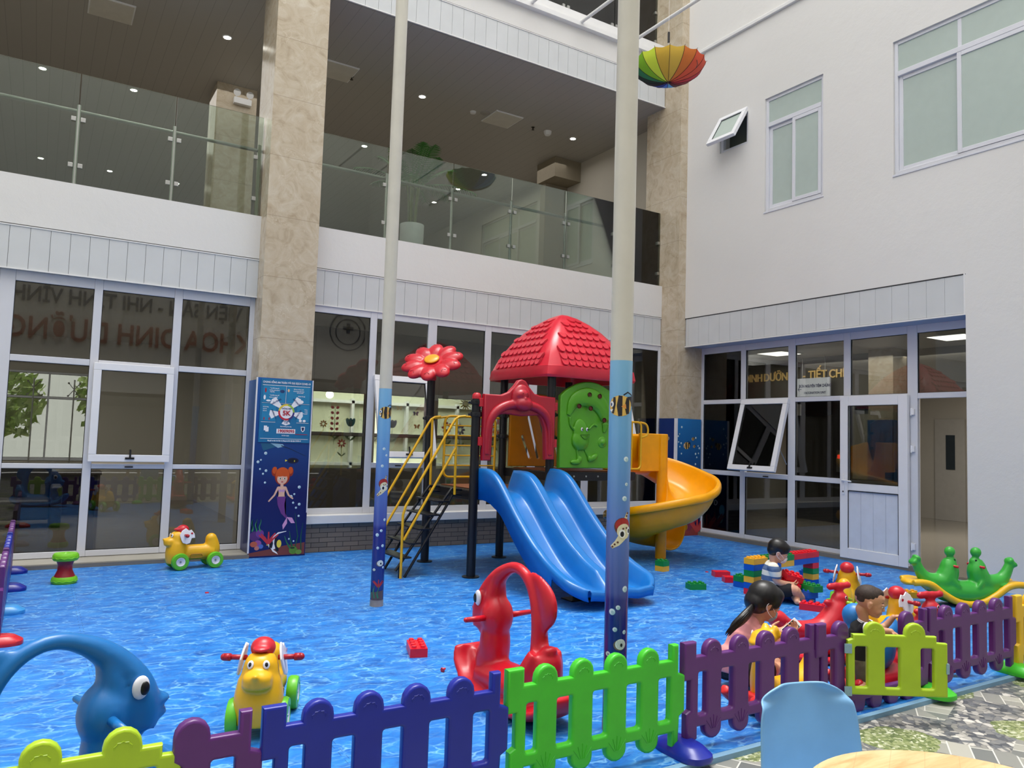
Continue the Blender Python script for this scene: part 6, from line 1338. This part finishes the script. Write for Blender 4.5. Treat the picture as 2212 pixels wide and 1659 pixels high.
# ------------------------------------------------------------------ rainbow umbrella hung upside down
D_ = 10.4; ap_ = pd(1443, 178, D_); t = thing('umbrella', 'open rainbow umbrella hanging upside down at the top of the court', 'umbrella', ap_, rad(-41))
RB = [(232, 92, 40), (240, 130, 40), (236, 176, 50), (226, 200, 60), (232, 250, 70), (140, 200, 40), (40, 130, 80), (20, 60, 50), (24, 30, 60), (30, 70, 160), (60, 130, 210), (110, 180, 230), (90, 30, 60), (110, 20, 40), (150, 24, 44), (190, 30, 50)]
RB = [(200, 36, 52), (150, 22, 40), (96, 24, 44), (96, 180, 232), (56, 120, 214), (32, 66, 160), (22, 28, 44), (20, 50, 44), (46, 130, 84), (140, 200, 40), (228, 248, 70), (228, 184, 60), (232, 190, 70), (230, 126, 50), (236, 92, 56), (226, 84, 56)]
NP = 16; Ru = .50; Hu = .27
def up_(a, s): q = Ru*sin(s*PI/2*.92)/sin(PI/2*.92); return Vector((q*cos(a), q*sin(a), Hu*(1-cos(s*PI/2*.92))/(1-cos(PI/2*.92))))
for k in range(NP):
    b = B(); a0, a1 = 2*PI*k/NP, 2*PI*(k+1)/NP; g_ = []
    for i in range(9):
        s = i/8; row = []
        for j in range(5):
            w_ = j/4; a = a0+(a1-a0)*w_; p = up_(a, s); sag = 1-.035*sin(PI*w_)*s; row.append(b.verts.new((p.x*sag, p.y*sag, p.z+(-.02*sin(PI*w_)*s**3))))
        g_.append(row)
    for r0, r1 in zip(g_, g_[1:]):
        for j in range(4): b.faces.new((r0[j], r0[j+1], r1[j+1], r1[j]))
    bmesh.ops.remove_doubles(b, verts=b.verts, dist=1e-5); mk('canopy_panel', b, plain('umbrella_fabric_%d' % k, RB[k], .7, var=.02), t, smooth=True)
for k in range(NP):
    b = B(); a = 2*PI*k/NP; tube(b, [up_(a, s/10)+Vector((0, 0, -.002)) for s in range(11)]+[up_(a, 1)*1.03], .003, 6); mk('rib', b, plain('umbrella_rib', (60, 30, 30), .5), t, smooth=True)
b = B(); tube(b, ((0, 0, -.03), (0, 0, .62)), .007, 10); mk('shaft', b, STEEL, t, smooth='auto')
b = B(); tube(b, ((0, 0, .56), (0, 0, .70)), .016, 12); ell(b, (0, 0, .70), .016, u=10, v=6); mk('handle', b, BLKP, t, smooth='auto')
b = B(); tube(b, ((0, 0, .70), (0, 0, 2.1)), .0015, 5); mk('hanging_string', b, W1, t)
b = B(); tube(b, (up_(PI*1.8, .75), up_(PI*1.8, .75)+Vector((.01, 0, -.06)), up_(PI*1.8, .75)+Vector((-.01, 0, -.11))), .004, 6); mk('tie_strap', b, BLKP, t)

# ------------------------------------------------------------------ potted plants on the galleries
LEAF = plain('palm_leaf', (58, 110, 44), .5, var=.3, scale=3)
def palm(loc, h, label, n=16, pot_r=.19, pot_h=.55, spread=.8, seed=1, trunk=True):
    rnd = random.Random(seed); t = thing('potted_palm', label, 'potted plant', loc, 0)
    b = B(); lathe(b, ((0, 0), (pot_r*.8, 0), (pot_r, pot_h*.4), (pot_r*1.02, pot_h), (pot_r*.92, pot_h), (pot_r*.9, pot_h-.05), (0, pot_h-.05)), seg=28); mk('pot', b, WPL, t, smooth='auto')
    b = B()
    for k in range(5): a = k*1.26; tube(b, ((.05*cos(a), .05*sin(a), pot_h-.06), (.08*cos(a), .08*sin(a), pot_h+h*.3), (.13*cos(a), .13*sin(a), pot_h+h*.5)), (.022, .016, .012), 8, 3)
    mk('stem', b, plain('palm_stem', (96, 104, 62), .7), t, smooth=True)
    for k in range(n):
        a = k*2.4; el_ = .35+.9*rnd.random(); L = h*(.45+.2*rnd.random()); b = B(); P = []
        base = Vector((.12*cos(a), .12*sin(a), pot_h+h*.42))
        for i in range(12):
            s = i/11; r = L*s*cos(el_)*1.05; z = L*s*sin(el_)-.35*L*s*s; P.append(base+Vector((r*cos(a), r*sin(a), z)))
        tube(b, P, [.008]*11+[.002], 6)
        for i in range(2, 12):
            d = (P[i]-P[i-1]).normalized(); sd = d.cross(Vector((0, 0, 1))).normalized(); ll = .26*sin(PI*min(1, (i+.5)/12.5))**.6*spread
            for s in (-1, 1):
                for off in (0, .5):
                    c = P[i-1].lerp(P[i], off); tip = c+(sd*s*.85+d*.55)*ll+Vector((0, 0, -.06)); w_ = d*.011
                    b.faces.new([b.verts.new(c-w_), b.verts.new(c+w_), b.verts.new(c.lerp(tip, .6)+w_), b.verts.new(tip)])
        mk('frond', b, LEAF, t)
    return t
palm((4.93, 11.2, 4.42), 1.55, 'tall palm in a white pot behind the glass railing, left of the slim pole top', seed=5)
palm((8.0, 11.0, 8.86), .9, 'small potted plant behind the topmost glass railing', n=12, pot_r=.17, pot_h=.35, seed=8)

# ------------------------------------------------------------------ chairs and table in the foreground
SHELL = plastic('light_blue_shell', (124, 176, 220), .35)
def shell_chair(loc, hd, label):
    t = thing('shell_chair', label, 'chair', (loc[0], loc[1], -.03), rad(hd), 'light blue shell chairs')   # local +x: the way a sitter faces
    prof = [(.22, .445), (.19, .462), (.10, .452), (0, .442), (-.10, .442), (-.165, .462), (-.20, .51), (-.215, .58), (-.225, .66), (-.235, .74), (-.242, .80), (-.245, .835)]
    wid = [.17, .205, .225, .232, .225, .212, .207, .205, .20, .192, .165, .085]; b = B(); g_ = []
    pc = catmull([(x, 0, z) for x, z in prof], 4); wc = [w_.x for w_ in catmull([(w_, 0, 0) for w_ in wid], 4)]
    for i, (p, w_) in enumerate(zip(pc, wc)):
        row = []; d = (pc[min(i+1, len(pc)-1)]-pc[max(i-1, 0)]).normalized(); nn = Vector((d.z, 0, -d.x))
        if nn.x < 0 and p.z > .5: nn = -nn
        if p.z <= .5 and nn.z < 0: nn = -nn
        for j in range(15):
            s = (j-7)/7; cu = abs(s)**2.6*(.055 if .1 < i/len(pc) < .85 else .03); row.append(b.verts.new(p+Vector((0, w_*s*(1-.03*abs(s)), 0))+nn*cu))
        g_.append(row)
    for r0, r1 in zip(g_, g_[1:]):
        for j in range(14): b.faces.new((r0[j], r0[j+1], r1[j+1], r1[j]))
    s_ = mk('seat_shell', b, SHELL, t, smooth=True); m_ = s_.modifiers.new('s', 'SOLIDIFY'); m_.thickness = .01; m_.offset = 0; m_ = s_.modifiers.new('ss', 'SUBSURF'); m_.render_levels = 1; m_.levels = 1
    for x, y in ((.12, .12), (.12, -.12), (-.12, .12), (-.12, -.12)):
        b = B(); tube(b, ((x, y, .43), (x*1.9, y*1.9, 0)), (.019, .012), 12); mk('leg', b, plain('beech_wood', (206, 168, 116), .5), t, smooth='auto')
    b = B()
    for p, q in (((.12, .12), (-.12, -.12)), ((.12, -.12), (-.12, .12))): tube(b, ((p[0]*1.3, p[1]*1.3, .30), (q[0]*1.3, q[1]*1.3, .30)), .005, 8)
    box(b, -.12, .12, -.13, -.11, .425, .44); box(b, -.12, .12, .11, .13, .425, .44); mk('under_frame', b, DKB, t)
    return t
shell_chair((2.185, 1.50), -105, 'light blue shell chair at the far side of the round wooden table')
shell_chair((2.83, 1.10), -175, 'light blue shell chair cut off by the right edge of the photo')
def m_wood():
    m, t, ns, ls, p = nt('pale_wood_tabletop'); v = coords(t, (1, 7, 1), (0, 0, rad(-30)), kind='World'); n = noise_(t, v, 3.4, 7, .62, 1.0); c = ramp(t, n.outputs[0], ((.3, (196, 152, 98)), (.5, (222, 184, 132)), (.7, (234, 204, 158))))
    S = N(t, 'ShaderNodeSeparateXYZ'); ls.new(coords(t, (1, 1, 1), (0, 0, rad(-30)), kind='World'), S.inputs[0]); j = mth(t, 'LESS_THAN', mth(t, 'FRACT', mth(t, 'DIVIDE', S.outputs[1], .085)), .02); c = mixc(t, mth(t, 'MULTIPLY', j, .35), c, (168, 124, 76))
    ls.new(c, p.inputs['Base Color']); p.inputs['Roughness'].default_value = .35; return m
t = thing('round_table', 'round pale wooden cafe table in the lower right corner', 'table', (1.96, .99, -.03))
b = B(); lathe(b, ((0, .745), (.385, .745), (.398, .750), (.40, .758), (.398, .768), (.388, .772), (0, .772)), seg=72); mk('tabletop', b, m_wood(), t, smooth='auto')
for k in range(4):
    a = PI/4+k*PI/2; b = B(); tube(b, ((.12*cos(a), .12*sin(a), .74), (.27*cos(a), .27*sin(a), 0)), (.022, .014), 14); mk('leg', b, MATS['beech_wood'], t, smooth='auto')
b = B(); box(b, -.13, .13, -.015, .015, .725, .745); box(b, -.015, .015, -.13, .13, .725, .745); mk('cross_frame', b, DKB, t)
# ------------------------------------------------------------------ people
SKIN = plain('skin', (198, 144, 114), .5, var=.04); SKIN2 = plain('skin_fair', (206, 156, 130), .5, var=.04)
HAIR = plain('black_hair', (16, 14, 16), .38, var=.4, scale=60); BUZZ = plain('short_dark_hair', (50, 36, 30), .7, var=.4, scale=90)
def J(x, y, d): return pd(x, y, d)
CR, CF = Vector((_R0.x, _R0.y, 0)), Vector((_F.x, _F.y, 0)).normalized()
def basis(f, up=(0, 0, 1)):
    f = Vector(f).normalized(); l = Vector(up).cross(f).normalized(); u = f.cross(l); return Matrix((f, l, u)).transposed()
def limb(bm, pts, rs, n=4, seg=16, flat=1.0, up=None):
    tube(bm, pts, rs, seg, n, flat=flat, up=up); ell(bm, pts[0], rs[0], u=14, v=8); ell(bm, pts[-1], rs[-1], u=14, v=8)
def hand(bm, W, d, n, L, side=1, curl=.35, thumb=.5):
    W = Vector(W); d = Vector(d).normalized(); n = Vector(n); n = (n-d*n.dot(d)).normalized(); s = d.cross(n)*side
    R = Matrix((d, s, n)).transposed()
    ell(bm, W+d*L*.27, (L*.32, L*.22, L*.11), R, 14, 10); ell(bm, W+d*L*.12+s*L*.12+n*L*.04, (L*.17, L*.10, L*.09), R, 12, 8)
    for i, (fl, c) in enumerate(zip((.43, .48, .45, .36), (.9, 1, 1.05, 1.15))):
        q = W+d*L*(.50-.035*abs(i-1.2))+s*L*(.165-.115*i); P = [q-d*L*.08, q]; a = 0; ds = d+s*(.10-.07*i)
        for k, (seg_, w_) in enumerate(((.42, 1), (.32, 1.2), (.26, .9))):
            a += curl*c*w_; q = q+(ds*cos(a)+n*sin(a)).normalized()*L*fl*seg_; P.append(q)
        limb(bm, P, [L*.052, L*.052, L*.05, L*.046, L*.036], 2, 10)
    q = W+d*L*.10+s*L*.16+n*L*.03; t1 = (d*.65+s*.75+n*.25).normalized(); t2 = (d*(.9)+s*(.25)+n*(.2+thumb)).normalized()
    limb(bm, [q, q+t1*L*.22, q+t1*L*.22+t2*L*.16, q+t1*L*.22+t2*L*.30], [L*.085, L*.062, L*.055, L*.042], 2, 10)
def foot_(bm, A, f, L):
    f = Vector((f[0], f[1], 0)).normalized(); s = Vector((-f.y, f.x, 0)); R = Matrix((f, s, Vector((0, 0, 1)))).transposed(); z0 = A.z-.0
    ell(bm, A+f*L*.30+Vector((0, 0, -L*.04)), (L*.42, L*.17, L*.12), R); ell(bm, A+f*L*-.05+Vector((0, 0, -L*.03)), (L*.16, L*.14, L*.16), R); ell(bm, A+f*L*.55+Vector((0, 0, -L*.09)), (L*.2, L*.19, L*.075), R)
    for k in range(5): ell(bm, A+f*L*(.78-.035*k)+s*L*(.13-.065*k)+Vector((0, 0, -L*.10)), (L*.07, L*.045 if k else L*.055, L*.045), R, 10, 6)
def head_skin(bm, c, h, R):
    """c: centre of the skull, h: chin to crown, R: columns forward, left, up"""
    P = lambda x, y, z: c+R @ Vector((x*h, y*h, (z-.5)*h)); E = lambda p, r, q=None: ell(bm, P(*p), (r[0]*h, r[1]*h, r[2]*h), R @ q if q else R, 20, 14)
    E((-.05, 0, .60), (.46, .375, .40)); E((.14, 0, .42), (.30, .30, .34)); E((.20, 0, .20), (.22, .20, .20)); E((.29, 0, .09), (.10, .12, .09))
    for s in (-1, 1): E((.25, s*.15, .27), (.14, .12, .13)); E((-.03, s*.36, .40), (.085, .04, .125)); E((-.01, s*.385, .47), (.06, .035, .05)); E((-.02, s*.37, .31), (.04, .03, .05)); E((.345, s*.13, .50), (.09, .11, .03))
    E((.425, 0, .36), (.055, .045, .10)); E((.46, 0, .315), (.05, .055, .042)); E((.43, -.045, .30), (.03, .03, .025)); E((.43, .045, .30), (.03, .03, .025))
    E((.395, 0, .205), (.05, .085, .022)); E((.385, 0, .17), (.05, .075, .024)); E((.28, 0, .66), (.14, .22, .14))
def face(parent, c, h, R, mask=None, ear=True):
    P = lambda x, y, z: c+R @ Vector((x*h, y*h, (z-.5)*h))
    for s in (-1, 1):
        b = B(); ell(b, P(.365, s*.145, .435), (.055*h, .062*h, .030*h), R @ Matrix.Rotation(s*rad(18), 3, 'Z'), 14, 10); e = mk('eye', b, plain('eye_white', (226, 222, 216), .3), parent, w=True, smooth=True)
        b = B(); ell(b, P(.405, s*.150, .432), (.022*h, .030*h, .028*h), R, 12, 8); mk('iris', b, plain('dark_iris', (22, 14, 12), .2), e, w=True, smooth=True)
        b = B(); tube(b, [P(.375-.03*abs(k-1), s*(.07+.06*k), .46+.012*(k == 1)) for k in range(3)], .008*h, 6, 3); mk('eyelid_line', b, plain('dark_iris', (22, 14, 12), .2), e, w=True, smooth=True)
        b = B(); tube(b, [P(.405-.035*k, s*(.06+.07*k), .545+.018*(k == 1)) for k in range(3)], .013*h, 8, 3); mk('eyebrow', b, HAIR, parent, w=True, smooth=True)
    if not mask:
        b = B(); tube(b, [P(.435-.02*abs(k), .05*k, .188-.004*abs(k)) for k in (-1.4, 0, 1.4)], .012*h, 6, 3); mk('lips', b, plain('lip_pink', (170, 92, 84), .45), parent, w=True, smooth=True)
    else:
        b = B(); E = lambda p, r: ell(b, P(*p), (r[0]*h, r[1]*h, r[2]*h), R, 18, 12)
        E((.33, 0, .24), (.17, .235, .165)); E((.44, 0, .33), (.07, .09, .06)); E((.30, 0, .12), (.15, .18, .09)); mm = fuse('face_mask', b, mask, parent, vox=.0045, sm=4, w=True)
        for s in (-1, 1):
            b = B(); tube(b, (P(.30, s*.245, .32), P(.12, s*.36, .42), P(-.06, s*.41, .50), P(-.10, s*.40, .38), P(.05, s*.36, .24), P(.28, s*.24, .17)), .009*h, 6, 3); mk('ear_loop', b, W1, mm, w=True, smooth=True)
def stripes(name, c1, c2, per, axis=2, kind='World', off=0.0):
    m, t, ns, ls, p = nt(name); S = N(t, 'ShaderNodeSeparateXYZ'); ls.new(coords(t, kind=kind), S.inputs[0]); n = noise_(t, coords(t, kind=kind), 5, 2)
    f = mth(t, 'FRACT', mth(t, 'ADD', mth(t, 'DIVIDE', S.outputs[axis], per), mth(t, 'ADD', mth(t, 'MULTIPLY', n.outputs[0], .15), off)))
    ls.new(mixc(t, mth(t, 'GREATER_THAN', f, .5), c1, c2), p.inputs['Base Color']); p.inputs['Roughness'].default_value = .85; return m

# toddler holding the gate
T = thing('person', 'toddler in a black sleeveless top and khaki shorts, standing barefoot holding the lime gate', 'person', (4.50, 3.03, 0))
DT = 4.95; hc = J(1880, 1298, DT); hT = .192; RT = basis(CR*.93-CF*.34+Vector((0, 0, -.22)))
far = CF*.055; b = B(); head_skin(b, hc, hT, RT)
nk, ch, be, pe = J(1866, 1342, DT+.01), J(1859, 1362, DT+.02), J(1857, 1396, DT+.02), J(1859, 1426, DT+.01)
limb(b, [hc+RT @ Vector((-.04, 0, -.35*hT)), nk, ch], [.036, .032, .045]); tube(b, [ch+Vector((0, 0, .02)), ch, be, pe], [.045, .062, .068, .062], 18, 4, flat=1.1, up=CR)
shN, shF = J(1869, 1357, DT-.06), J(1872, 1350, DT+.09)
elN, wrN = J(1899, 1362, DT-.14), J(1925, 1364, DT-.20); elF, wrF = J(1905, 1356, DT+.17), J(1930, 1333, DT+.16)
limb(b, [ch-CF*.03, shN, elN, wrN], [.036, .030, .025, .017], 4); limb(b, [ch+CF*.03, shF, elF, wrF], [.036, .030, .025, .017], 4)
hand(b, wrN, J(1943, 1374, DT-.22)-wrN, (0, 0, -1), .082, -1, .38); hand(b, wrF, J(1947, 1328, DT+.17)-wrF, (0, 0, -1), .082, 1, .45)
for s, kx in ((-1, (1866, 1470, DT-.04)), (1, (1872, 1464, DT+.07))):
    hp = pe+CF*.034*s+Vector((0, 0, -.02)); kn = J(*kx); an = Vector((4.50 if s < 0 else 4.56, 3.01 if s < 0 else 3.07, .040))
    limb(b, [hp, kn, kn.lerp(an, .5)+Vector((-.008, 0, 0)), an], [.046, .034, .031, .021], 4); foot_(b, an, CR+(CF*-.05 if s < 0 else CF*.1), .088)
fuse('body', b, SKIN, T, vox=.0042, sm=3, w=True); face(T, hc, hT, RT)
b = B(); P = lambda x, y, z: hc+RT @ Vector((x*hT, y*hT, (z-.5)*hT))
ell(b, P(-.08, 0, .655), (.445*hT, .378*hT, .362*hT), RT, 24, 16); ell(b, P(-.20, 0, .54), (.285*hT, .345*hT, .23*hT), RT, 20, 12); ell(b, P(.10, 0, .82), (.26*hT, .24*hT, .17*hT), RT, 18, 12); fuse('hair', b, BUZZ, T, vox=.0045, sm=3, w=True)
b = B(); tube(b, [nk+Vector((0, 0, -.012)), ch+Vector((0, 0, .015)), ch, be, pe+Vector((0, 0, .0))], [.040, .060, .070, .077, .073], 20, 4, flat=1.12, up=CR); limb(b, [ch-CF*.03, shN], [.045, .036]); limb(b, [ch+CF*.03, shF], [.045, .036])
fuse('top', b, plain('black_cotton', (20, 20, 24), .85), T, vox=.006, sm=3, w=True)
b = B()
for q, nrm_, r in ((nk+Vector((0, 0, -.004)), (nk-ch), .037), (shN+(elN-shN)*.12, elN-shN, .036), (shF+(elF-shF)*.12, elF-shF, .036)):
    R = Vector(nrm_).to_track_quat('Z', 'Y').to_matrix()
    for o_ in (0, .009): tube(b, [q+R @ Vector((r*cos(a), r*sin(a), o_)) for a in [2*PI*k/24 for k in range(24)]], .0042, 6, closed=True)
mk('white_trim', b, W1, T, w=True, smooth=True)
b = B(); tube(b, [pe+Vector((0, 0, .03)), pe, pe+Vector((0, 0, -.04))], [.070, .076, .062], 20, 3, flat=1.1, up=CR)
for s, kx in ((-1, (1866, 1470, DT-.04)), (1, (1872, 1464, DT+.07))): hp = pe+CF*.034*s+Vector((0, 0, -.02)); limb(b, [hp, hp.lerp(J(*kx), .85)], [.056, .049])
fuse('shorts', b, plain('khaki_cotton', (98, 92, 76), .85, var=.15, scale=30), T, vox=.006, sm=3, w=True)

# girl sitting on the rocker behind the fence
G_ = thing('person', 'seated girl in pink shirt and blue mask with long ponytail, looking at her phone', 'person', (3.83, 3.50, 0))
DG = 5.04; hc = J(1652, 1299, DG); hG = .226; hd_ = (CR*.95+CF*.14+Vector((0, 0, -.44))); RG = basis(hd_); h2 = (CR*.75+CF*.66).normalized(); lf_ = Vector((-h2.y, h2.x, 0))
nk, ch, be, pe = J(1636, 1345, DG-.01), J(1624, 1372, DG-.02), J(1606, 1415, DG-.03), J(1594, 1455, DG-.05)
pe.z = max(pe.z, .15)
b = B(); head_skin(b, hc, hG, RG); limb(b, [hc+RG @ Vector((-.02, 0, -.30*hG)), nk, ch], [.045, .042, .06])
tube(b, [ch+Vector((0, 0, .045)), ch, be, pe], [.06, .095, .09, .10], 20, 4, flat=1.35, up=h2)
sR, sL = ch-lf_*.125+Vector((0, 0, .02)), ch+lf_*.105-Vector((0, 0, .02))
ph = J(1708, 1357, DG+.14); eR, wR = J(1692, 1415, DG-.06), J(1704, 1378, DG+.06); eL, wL = J(1648, 1400, DG+.20), J(1664, 1360, DG+.16)
limb(b, [ch-lf_*.05, sR, eR, wR], [.06, .045, .036, .024], 4); limb(b, [ch+lf_*.05, sL, eL, wL], [.06, .045, .036, .024], 4)
hand(b, wL, J(1692, 1362, DG+.16)-wL, (CR*.1+Vector((0, 0, .8))-CF*.2), .155, -1, .42, .3); hand(b, wR, J(1714, 1362, DG+.10)-wR, (-CR*.3+Vector((0, 0, .6))), .15, 1, .5, .3)
kR, kL = J(1664, 1448, DG-.02), J(1650, 1440, DG+.34); aR, aL = J(1668, 1470, DG+.30), J(1690, 1470, DG+.52); aR.z = .06; aL.z = .06
for s, k_, a_ in ((-1, kR, aR), (1, kL, aL)):
    hp = pe+lf_*.08*s; limb(b, [hp, k_, k_.lerp(a_, .5), a_], [.085, .056, .05, .033], 4); foot_(b, a_, h2, .20)
fuse('body', b, SKIN, G_, vox=.0062, sm=3, w=True); face(G_, hc, hG, RG, mask=plain('pale_blue_mask', (150, 176, 196), .8))
P = lambda x, y, z: hc+RG @ Vector((x*hG, y*hG, (z-.5)*hG)); b = B()
ell(b, P(-.06, 0, .64), (.51*hG, .45*hG, .45*hG), RG, 26, 18); ell(b, P(-.22, 0, .40), (.36*hG, .40*hG, .36*hG), RG); ell(b, P(.16, 0, .80), (.30*hG, .36*hG, .24*hG), RG)
for s in (-1, 1): tube(b, (P(.26, s*.27, .72), P(.22, s*.36, .52), P(.12, s*.385, .42)), (.08*hG, .06*hG, .03*hG), 10, 3)
tie = J(1626, 1309, DG-.06); tube(b, (P(-.40, 0, .50), tie), (.17*hG, .085*hG), 14)
hr_ = fuse('hair', b, HAIR, G_, vox=.006, sm=10, w=True)
b = B(); tube(b, (tie, J(1617, 1322, DG-.10), J(1602, 1338, DG-.14), J(1586, 1352, DG-.15), J(1574, 1366, DG-.15)), (.020, .034, .036, .028, .006), 16, 5, flat=.7)
for k in range(16): a = k*.7; tube(b, (J(1617+3*cos(a), 1322+4*sin(a), DG-.12), J(1600+5*cos(a), 1340+5*sin(a), DG-.165), J(1580+5*cos(a), 1360+5*sin(a), DG-.165), J(1572+6*cos(a), 1370+5*sin(a), DG-.16)), (.006, .008, .006, .001), 6, 4)
mk('ponytail', b, HAIR, hr_, w=True, smooth=True)
b = B(); R = (tie-hc).to_track_quat('Z', 'Y').to_matrix(); tube(b, [tie+R @ Vector((.022*cos(a), .022*sin(a), 0)) for a in [2*PI*k/20 for k in range(20)]], .005, 8, closed=True); mk('hair_tie', b, plain('tan_hair_tie', (190, 140, 100), .7), hr_, w=True, smooth=True)
b = B(); tube(b, [nk+Vector((0, 0, -.02)), ch+Vector((0, 0, .05)), ch, be, pe+Vector((0, 0, .03)), pe], [.05, .085, .108, .105, .118, .116], 22, 4, flat=1.36, up=h2)
limb(b, [ch-lf_*.05, sR, sR.lerp(eR, .45)], [.07, .060, .056]); limb(b, [ch+lf_*.05, sL, sL.lerp(eL, .45)], [.07, .060, .056])
fuse('shirt', b, plain('pink_shirt', (222, 148, 146), .9, var=.05, scale=20), G_, vox=.008, sm=3, w=True)
b = B(); tube(b, [pe+Vector((0, 0, .04)), pe, pe+Vector((0, 0, -.06))], [.10, .112, .09], 20, 3, flat=1.3, up=h2)
for s, k_ in ((-1, kR), (1, kL)): hp = pe+lf_*.08*s; limb(b, [hp, hp.lerp(k_, .72)], [.098, .078])
fuse('shorts', b, plain('black_shorts', (22, 22, 28), .85), G_, vox=.008, sm=3, w=True)
b = B(); R = (J(1692, 1362, DG+.16)-wL).to_track_quat('Z', 'Y').to_matrix(); tube(b, [wL+R @ Vector((.027*cos(a), .025*sin(a), 0)) for a in [2*PI*k/20 for k in range(20)]], .006, 8, closed=True); mk('bracelet', b, W1, G_, w=True, smooth=True)
t = thing('phone', 'white smartphone with dark screen held by the seated girl', 'phone', ph)
lx = (J(1722, 1342, DG+.15)-J(1692, 1369, DG+.13)).normalized(); nz = (hc-ph).normalized()*.35-CF-CR*.2; nz = (nz-lx*nz.dot(lx)).normalized(); M = frameM(ph, lx, nz)
b = B(); box(b, -.070, .070, -.034, .034, -.004, .004); bmesh.ops.transform(b, matrix=M, verts=b.verts); pb = mk('phone_case', b, W1, t, w=True, bev=.003)
b = B(); box(b, -.053, .053, -.030, .030, .004, .0046); bmesh.ops.transform(b, matrix=M, verts=b.verts); mk('screen', b, plain('dark_screen', (40, 42, 46), .15, var=.4, scale=40), t, w=True)
b = B(); lathe(b, ((0, .0046), (.006, .0046), (.006, .004)), (-.061, 0, 0), 14); bmesh.ops.transform(b, matrix=M, verts=b.verts); mk('home_button', b, plain('button_grey', (190, 190, 192), .4), pb, w=True)

# boy sitting on the mat with red bricks
Bo = thing('person', 'small boy in a blue and cream striped T-shirt and white mask, sitting on the mat', 'person', (*pz(1672, 1290)[:2], 0))
DB = 7.95; hc = J(1682, 1191, DB); hB = .218; RBo = basis(CR*.93-CF*.22+Vector((0, 0, -.40))); f0 = CR*.97-CF*.2
nk, ch, be, pe = J(1671, 1212, DB), J(1668, 1228, DB), J(1666, 1250, DB), J(1668, 1272, DB); pe.z = .115; lfB = Vector((-f0.y, f0.x, 0)).normalized()
b = B(); head_skin(b, hc, hB, RBo); limb(b, [hc+RBo @ Vector((-.03, 0, -.32*hB)), nk, ch], [.045, .040, .055]); tube(b, [ch+Vector((0, 0, .03)), ch, be, pe], [.055, .080, .085, .085], 20, 4, flat=1.15, up=f0)
sR, sL = ch-lfB*.105+Vector((0, 0, .02)), ch+lfB*.105+Vector((0, 0, .02)); eR, wR = J(1679, 1256, DB-.12), J(1711, 1262, DB-.10); eL, wL = J(1690, 1250, DB+.16), J(1712, 1258, DB+.08)
limb(b, [ch-lfB*.03, sR, eR, wR], [.05, .042, .036, .023], 4); limb(b, [ch+lfB*.03, sL, eL, wL], [.05, .042, .036, .023], 4)
hand(b, wR, J(1727, 1263, DB-.06)-wR, CF*.6+Vector((0, 0, .5)), .105, 1, .4); hand(b, wL, J(1726, 1254, DB+.04)-wL, -CF*.5+Vector((0, 0, .4)), .105, -1, .35)
kR, kL = J(1712, 1274, DB-.14), J(1712, 1279, DB+.12); aR, aL = J(1735, 1292, DB-.10), J(1722, 1297, DB-.20); aR.z = .045; aL.z = .035; kL.z = max(kL.z, .11)
for s, k_, a_, fd in ((-1, kR, aR, CR-CF*.1), (1, kL, aL, CR*.7-CF*.6)):
    hp = pe-lfB*.055*-s; limb(b, [hp, k_, k_.lerp(a_, .5), a_], [.072, .056, .048, .030], 4); foot_(b, a_, fd, .145)
fuse('body', b, SKIN2, Bo, vox=.0055, sm=3, w=True); face(Bo, hc, hB, RBo, mask=plain('white_mask', (232, 224, 226), .8))
P = lambda x, y, z: hc+RBo @ Vector((x*hB, y*hB, (z-.5)*hB)); b = B()
ell(b, P(-.08, 0, .67), (.50*hB, .43*hB, .42*hB), RBo, 26, 18); ell(b, P(-.24, 0, .47), (.30*hB, .38*hB, .30*hB), RBo); ell(b, P(.18, 0, .78), (.28*hB, .33*hB, .22*hB), RBo); ell(b, P(.33, 0, .66), (.11*hB, .27*hB, .10*hB), RBo); fuse('hair', b, HAIR, Bo, vox=.006, sm=3, w=True)
b = B(); tube(b, [nk+Vector((0, 0, -.02)), ch+Vector((0, 0, .03)), ch, be, pe+Vector((0, 0, .02)), pe], [.048, .076, .094, .100, .102, .098], 22, 4, flat=1.16, up=f0)
limb(b, [ch-lfB*.03, sR, sR.lerp(eR, .55)], [.062, .058, .054]); limb(b, [ch+lfB*.03, sL, sL.lerp(eL, .55)], [.062, .058, .054])
fuse('shirt', b, stripes('striped_jersey', (232, 228, 212), (84, 108, 144), .105, off=.35), Bo, vox=.007, sm=3, w=True)
b = B(); tube(b, [pe+Vector((0, 0, .03)), pe, pe+Vector((0, 0, -.05))], [.09, .10, .085], 20, 3, flat=1.25, up=f0)
for s, k_ in ((-1, kR), (1, kL)): hp = pe-lfB*.055*-s; limb(b, [hp, hp.lerp(k_, .78)], [.086, .072])
fuse('shorts', b, plain('black_shorts', (22, 22, 28), .85), Bo, vox=.007, sm=3, w=True)
q = J(1709, 1247, DB-.0); brick(3, 2, 'red', (q.x, q.y, q.z-.02), 0, 'red brick held in the hands of the boy, the upper one', rot=(rad(18), rad(14), rad(-20)), grp='bricks held by the boy')
q = J(1704, 1258, DB-.0); brick(3, 2, 'red', (q.x, q.y, q.z-.045), 0, 'red brick held in the hands of the boy, the lower one', rot=(rad(14), rad(10), rad(-30)), grp='bricks held by the boy')
